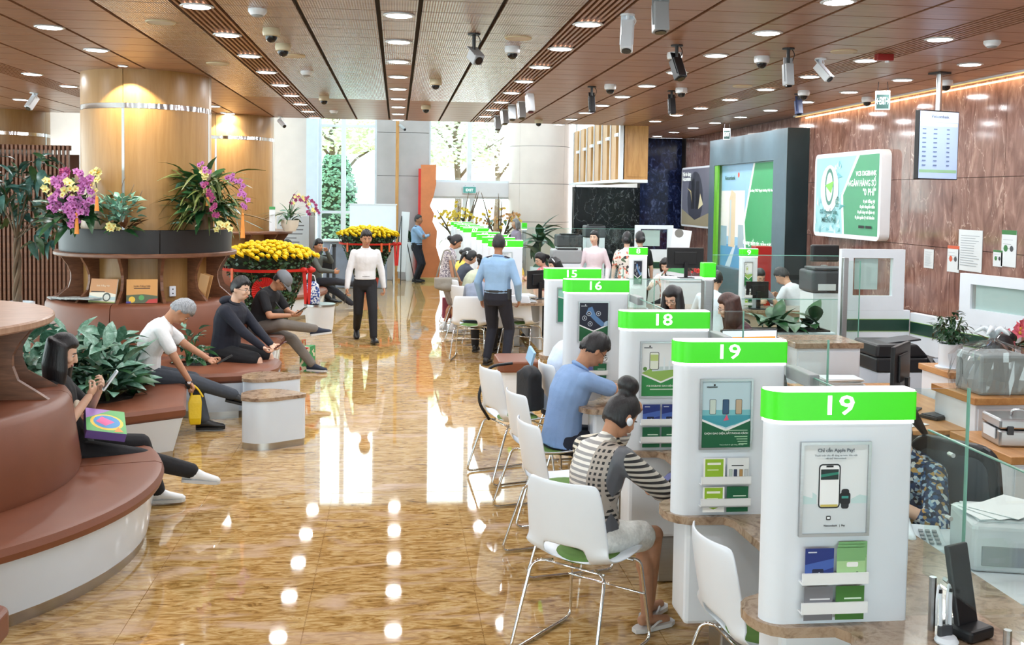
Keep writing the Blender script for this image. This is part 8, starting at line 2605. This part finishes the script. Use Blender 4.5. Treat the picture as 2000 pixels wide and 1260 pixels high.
# --- tellers and staff
FL1 = pattern('white_floral', 'cells', [(0, (232, 226, 220)), (0.5, (214, 130, 110)), (0.62, (90, 110, 90)), (0.74, (238, 232, 226)), (0.92, (60, 60, 66))], 26)
FL2 = pattern('red_pink_floral', 'noise', [(0, (216, 96, 106)), (0.5, (236, 190, 186)), (0.6, (190, 62, 76))], 20)
FL3 = pattern('blue_paisley', 'cells', [(0, (36, 58, 96)), (0.25, (150, 176, 200)), (0.4, (30, 40, 58)), (0.6, (206, 212, 214)), (0.72, (176, 140, 84)), (0.85, (44, 84, 130))], 62)
TYP = dict(hands=((-0.14, 0.4, 0.82), (0.14, 0.4, 0.82)))
staff = [('teller in a yellow top behind the far glass', 2.16, 17.95, 190, 'f', 'ponytail', 'black', cloth('yellow_blouse', (226, 190, 70)), dict(SIT), 'short'),
         ('teller with glasses in a red and pink floral blouse', 2.58, 17.3, 200, 'f', 'ponytail', 'black', FL2, dict(SIT, glasses=True), 'short'),
         ('teller with a white headband behind kiosk fifteen', 2.62, 16.0, 200, 'f', 'bob', 'black', cloth('dark_blouse', (60, 50, 56)), dict(SIT, hat='band'), 'short'),
         ('woman in a white floral blouse seated between the narrow kiosks', 4.4, 16.2, 230, 'f', 'bob', 'black', FL1, dict(SIT, head=(0.3, 0.2, 0)), 'short'),
         ('dark-haired colleague seated right of the floral blouse', 5.0, 16.6, 230, 'f', 'bob', 'black', cloth('maroon_blouse', (98, 56, 60)), dict(SIT), 'short'),
         ('person in a white shirt seen from behind left of the green-topped post', 3.92, 12.4, 60, 'm', 'short', 'black', cloth('white_shirt2', (214, 224, 238)), dict(SIT, lean=0.15), 'long'),
         ('woman with long black hair and glasses behind kiosk eighteen', 2.78, 9.7, 215, 'f', 'long', 'black', cloth('black_blouse', (30, 28, 34)), dict(SIT, hip=0.64, glasses=True, head=(0.3, 0.2, 0), lean=0.1), 'short'),
         ('woman with brown hair beside the lit monitor', 3.08, 8.75, 185, 'f', 'long', 'brown', cloth('plum_blouse', (66, 38, 44)), dict(SIT, hip=0.64, head=(0.15, -0.3, 0), glasses=True), 'short'),
         ('man in a white shirt seen from behind at the inner counter', 5.68, 13.85, 130, 'm', 'short', 'black', cloth('white_shirt3', (222, 228, 236)), dict(SIT, lean=0.3, bend=0.2, fat=1.08), 'long'),
         ('woman with a headset facing the man in the white shirt', 4.95, 13.8, -80, 'f', 'lowbun', 'black', cloth('grey_blouse', (120, 120, 130)), dict(SIT, glasses=True), 'short'),
         ('teller in a blue paisley blouse behind the glass of the closest kiosk', 2.62, 4.75, 200, 'f', 'ponytail', 'black', FL3, dict(SIT, hip=0.5, lean=0.2, bend=0.2, head=(0.4, 0, 0)), 'elbow'),
         ('woman with dark tied hair behind the wrapped machine', 4.6, 7.02, 205, 'f', 'lowbun', 'black', cloth('dark_blouse2', (48, 40, 46)), dict(SIT, hip=0.6, lean=0.25, bend=0.25, head=(0.4, 0, 0), hands=((-0.3, 0.55, 0.9), (-0.05, 0.6, 0.9))), 'elbow')]
for lab, x, y, fc, sx, hr, hc_, tp, kw, sl in staff:
    kw.setdefault('lean', 0.1)
    kw.setdefault('bend', 0.15)
    kw.setdefault('head', (0.2, 0, 0))
    kw.setdefault('hands', TYP['hands'])
    person(lab, (x, y), fc, 1.6 if sx == 'f' else 1.7, sx, hair=hr, hcol=hc_, skin='c' if sx == 'f' else 'a', top=tp, sleeve=sl, tuck=False, low=BLK, shoes=SHOE_B, vox=0.011 if y < 10 else 0.014, **kw)
t, J = person('standing woman in a pale pink long dress with a long ponytail', (3.32, 17.0), -105, 1.62, 'f', 0.88, hands=((-0.22, 0.12, 0.85), (0.22, 0.12, 0.85)), hair='ponytail', skin='c', top=cloth('pale_pink', (230, 214, 222)), sleeve='long', tuck=False, low=cloth('pale_pink', (230, 214, 222)), leg='gown', shoes=SHOE_W, vox=0.012, head=(0.05, -0.3, 0))
for k_, (lab, x, y) in enumerate((('woman in a dark floral dress with a hair bun, left of a pair', 3.78, 16.6), ('woman in dark with a hair bun, right of a pair', 4.08, 16.9))):
    person(lab, (x, y), 70 + 30 * k_, 1.64, 'f', 0.87, hair='lowbun', skin='c', top=FL1 if k_ == 0 else BLK, sleeve='short', tuck=False, low=BLK, leg='gown', shoes=SHOE_B, vox=0.014)
person('grey-haired visitor in a mauve shirt far away by the stone column', (2.95, 25.3), 200, 1.66, 'f', 0.87, hair='bob', hcol='salt', skin='a', top=cloth('mauve', (150, 138, 156)), sleeve='short', tuck=False, low=GREY, shoes=SHOE_B, vox=0.016)
bpy.data.scenes.remove(TMP)
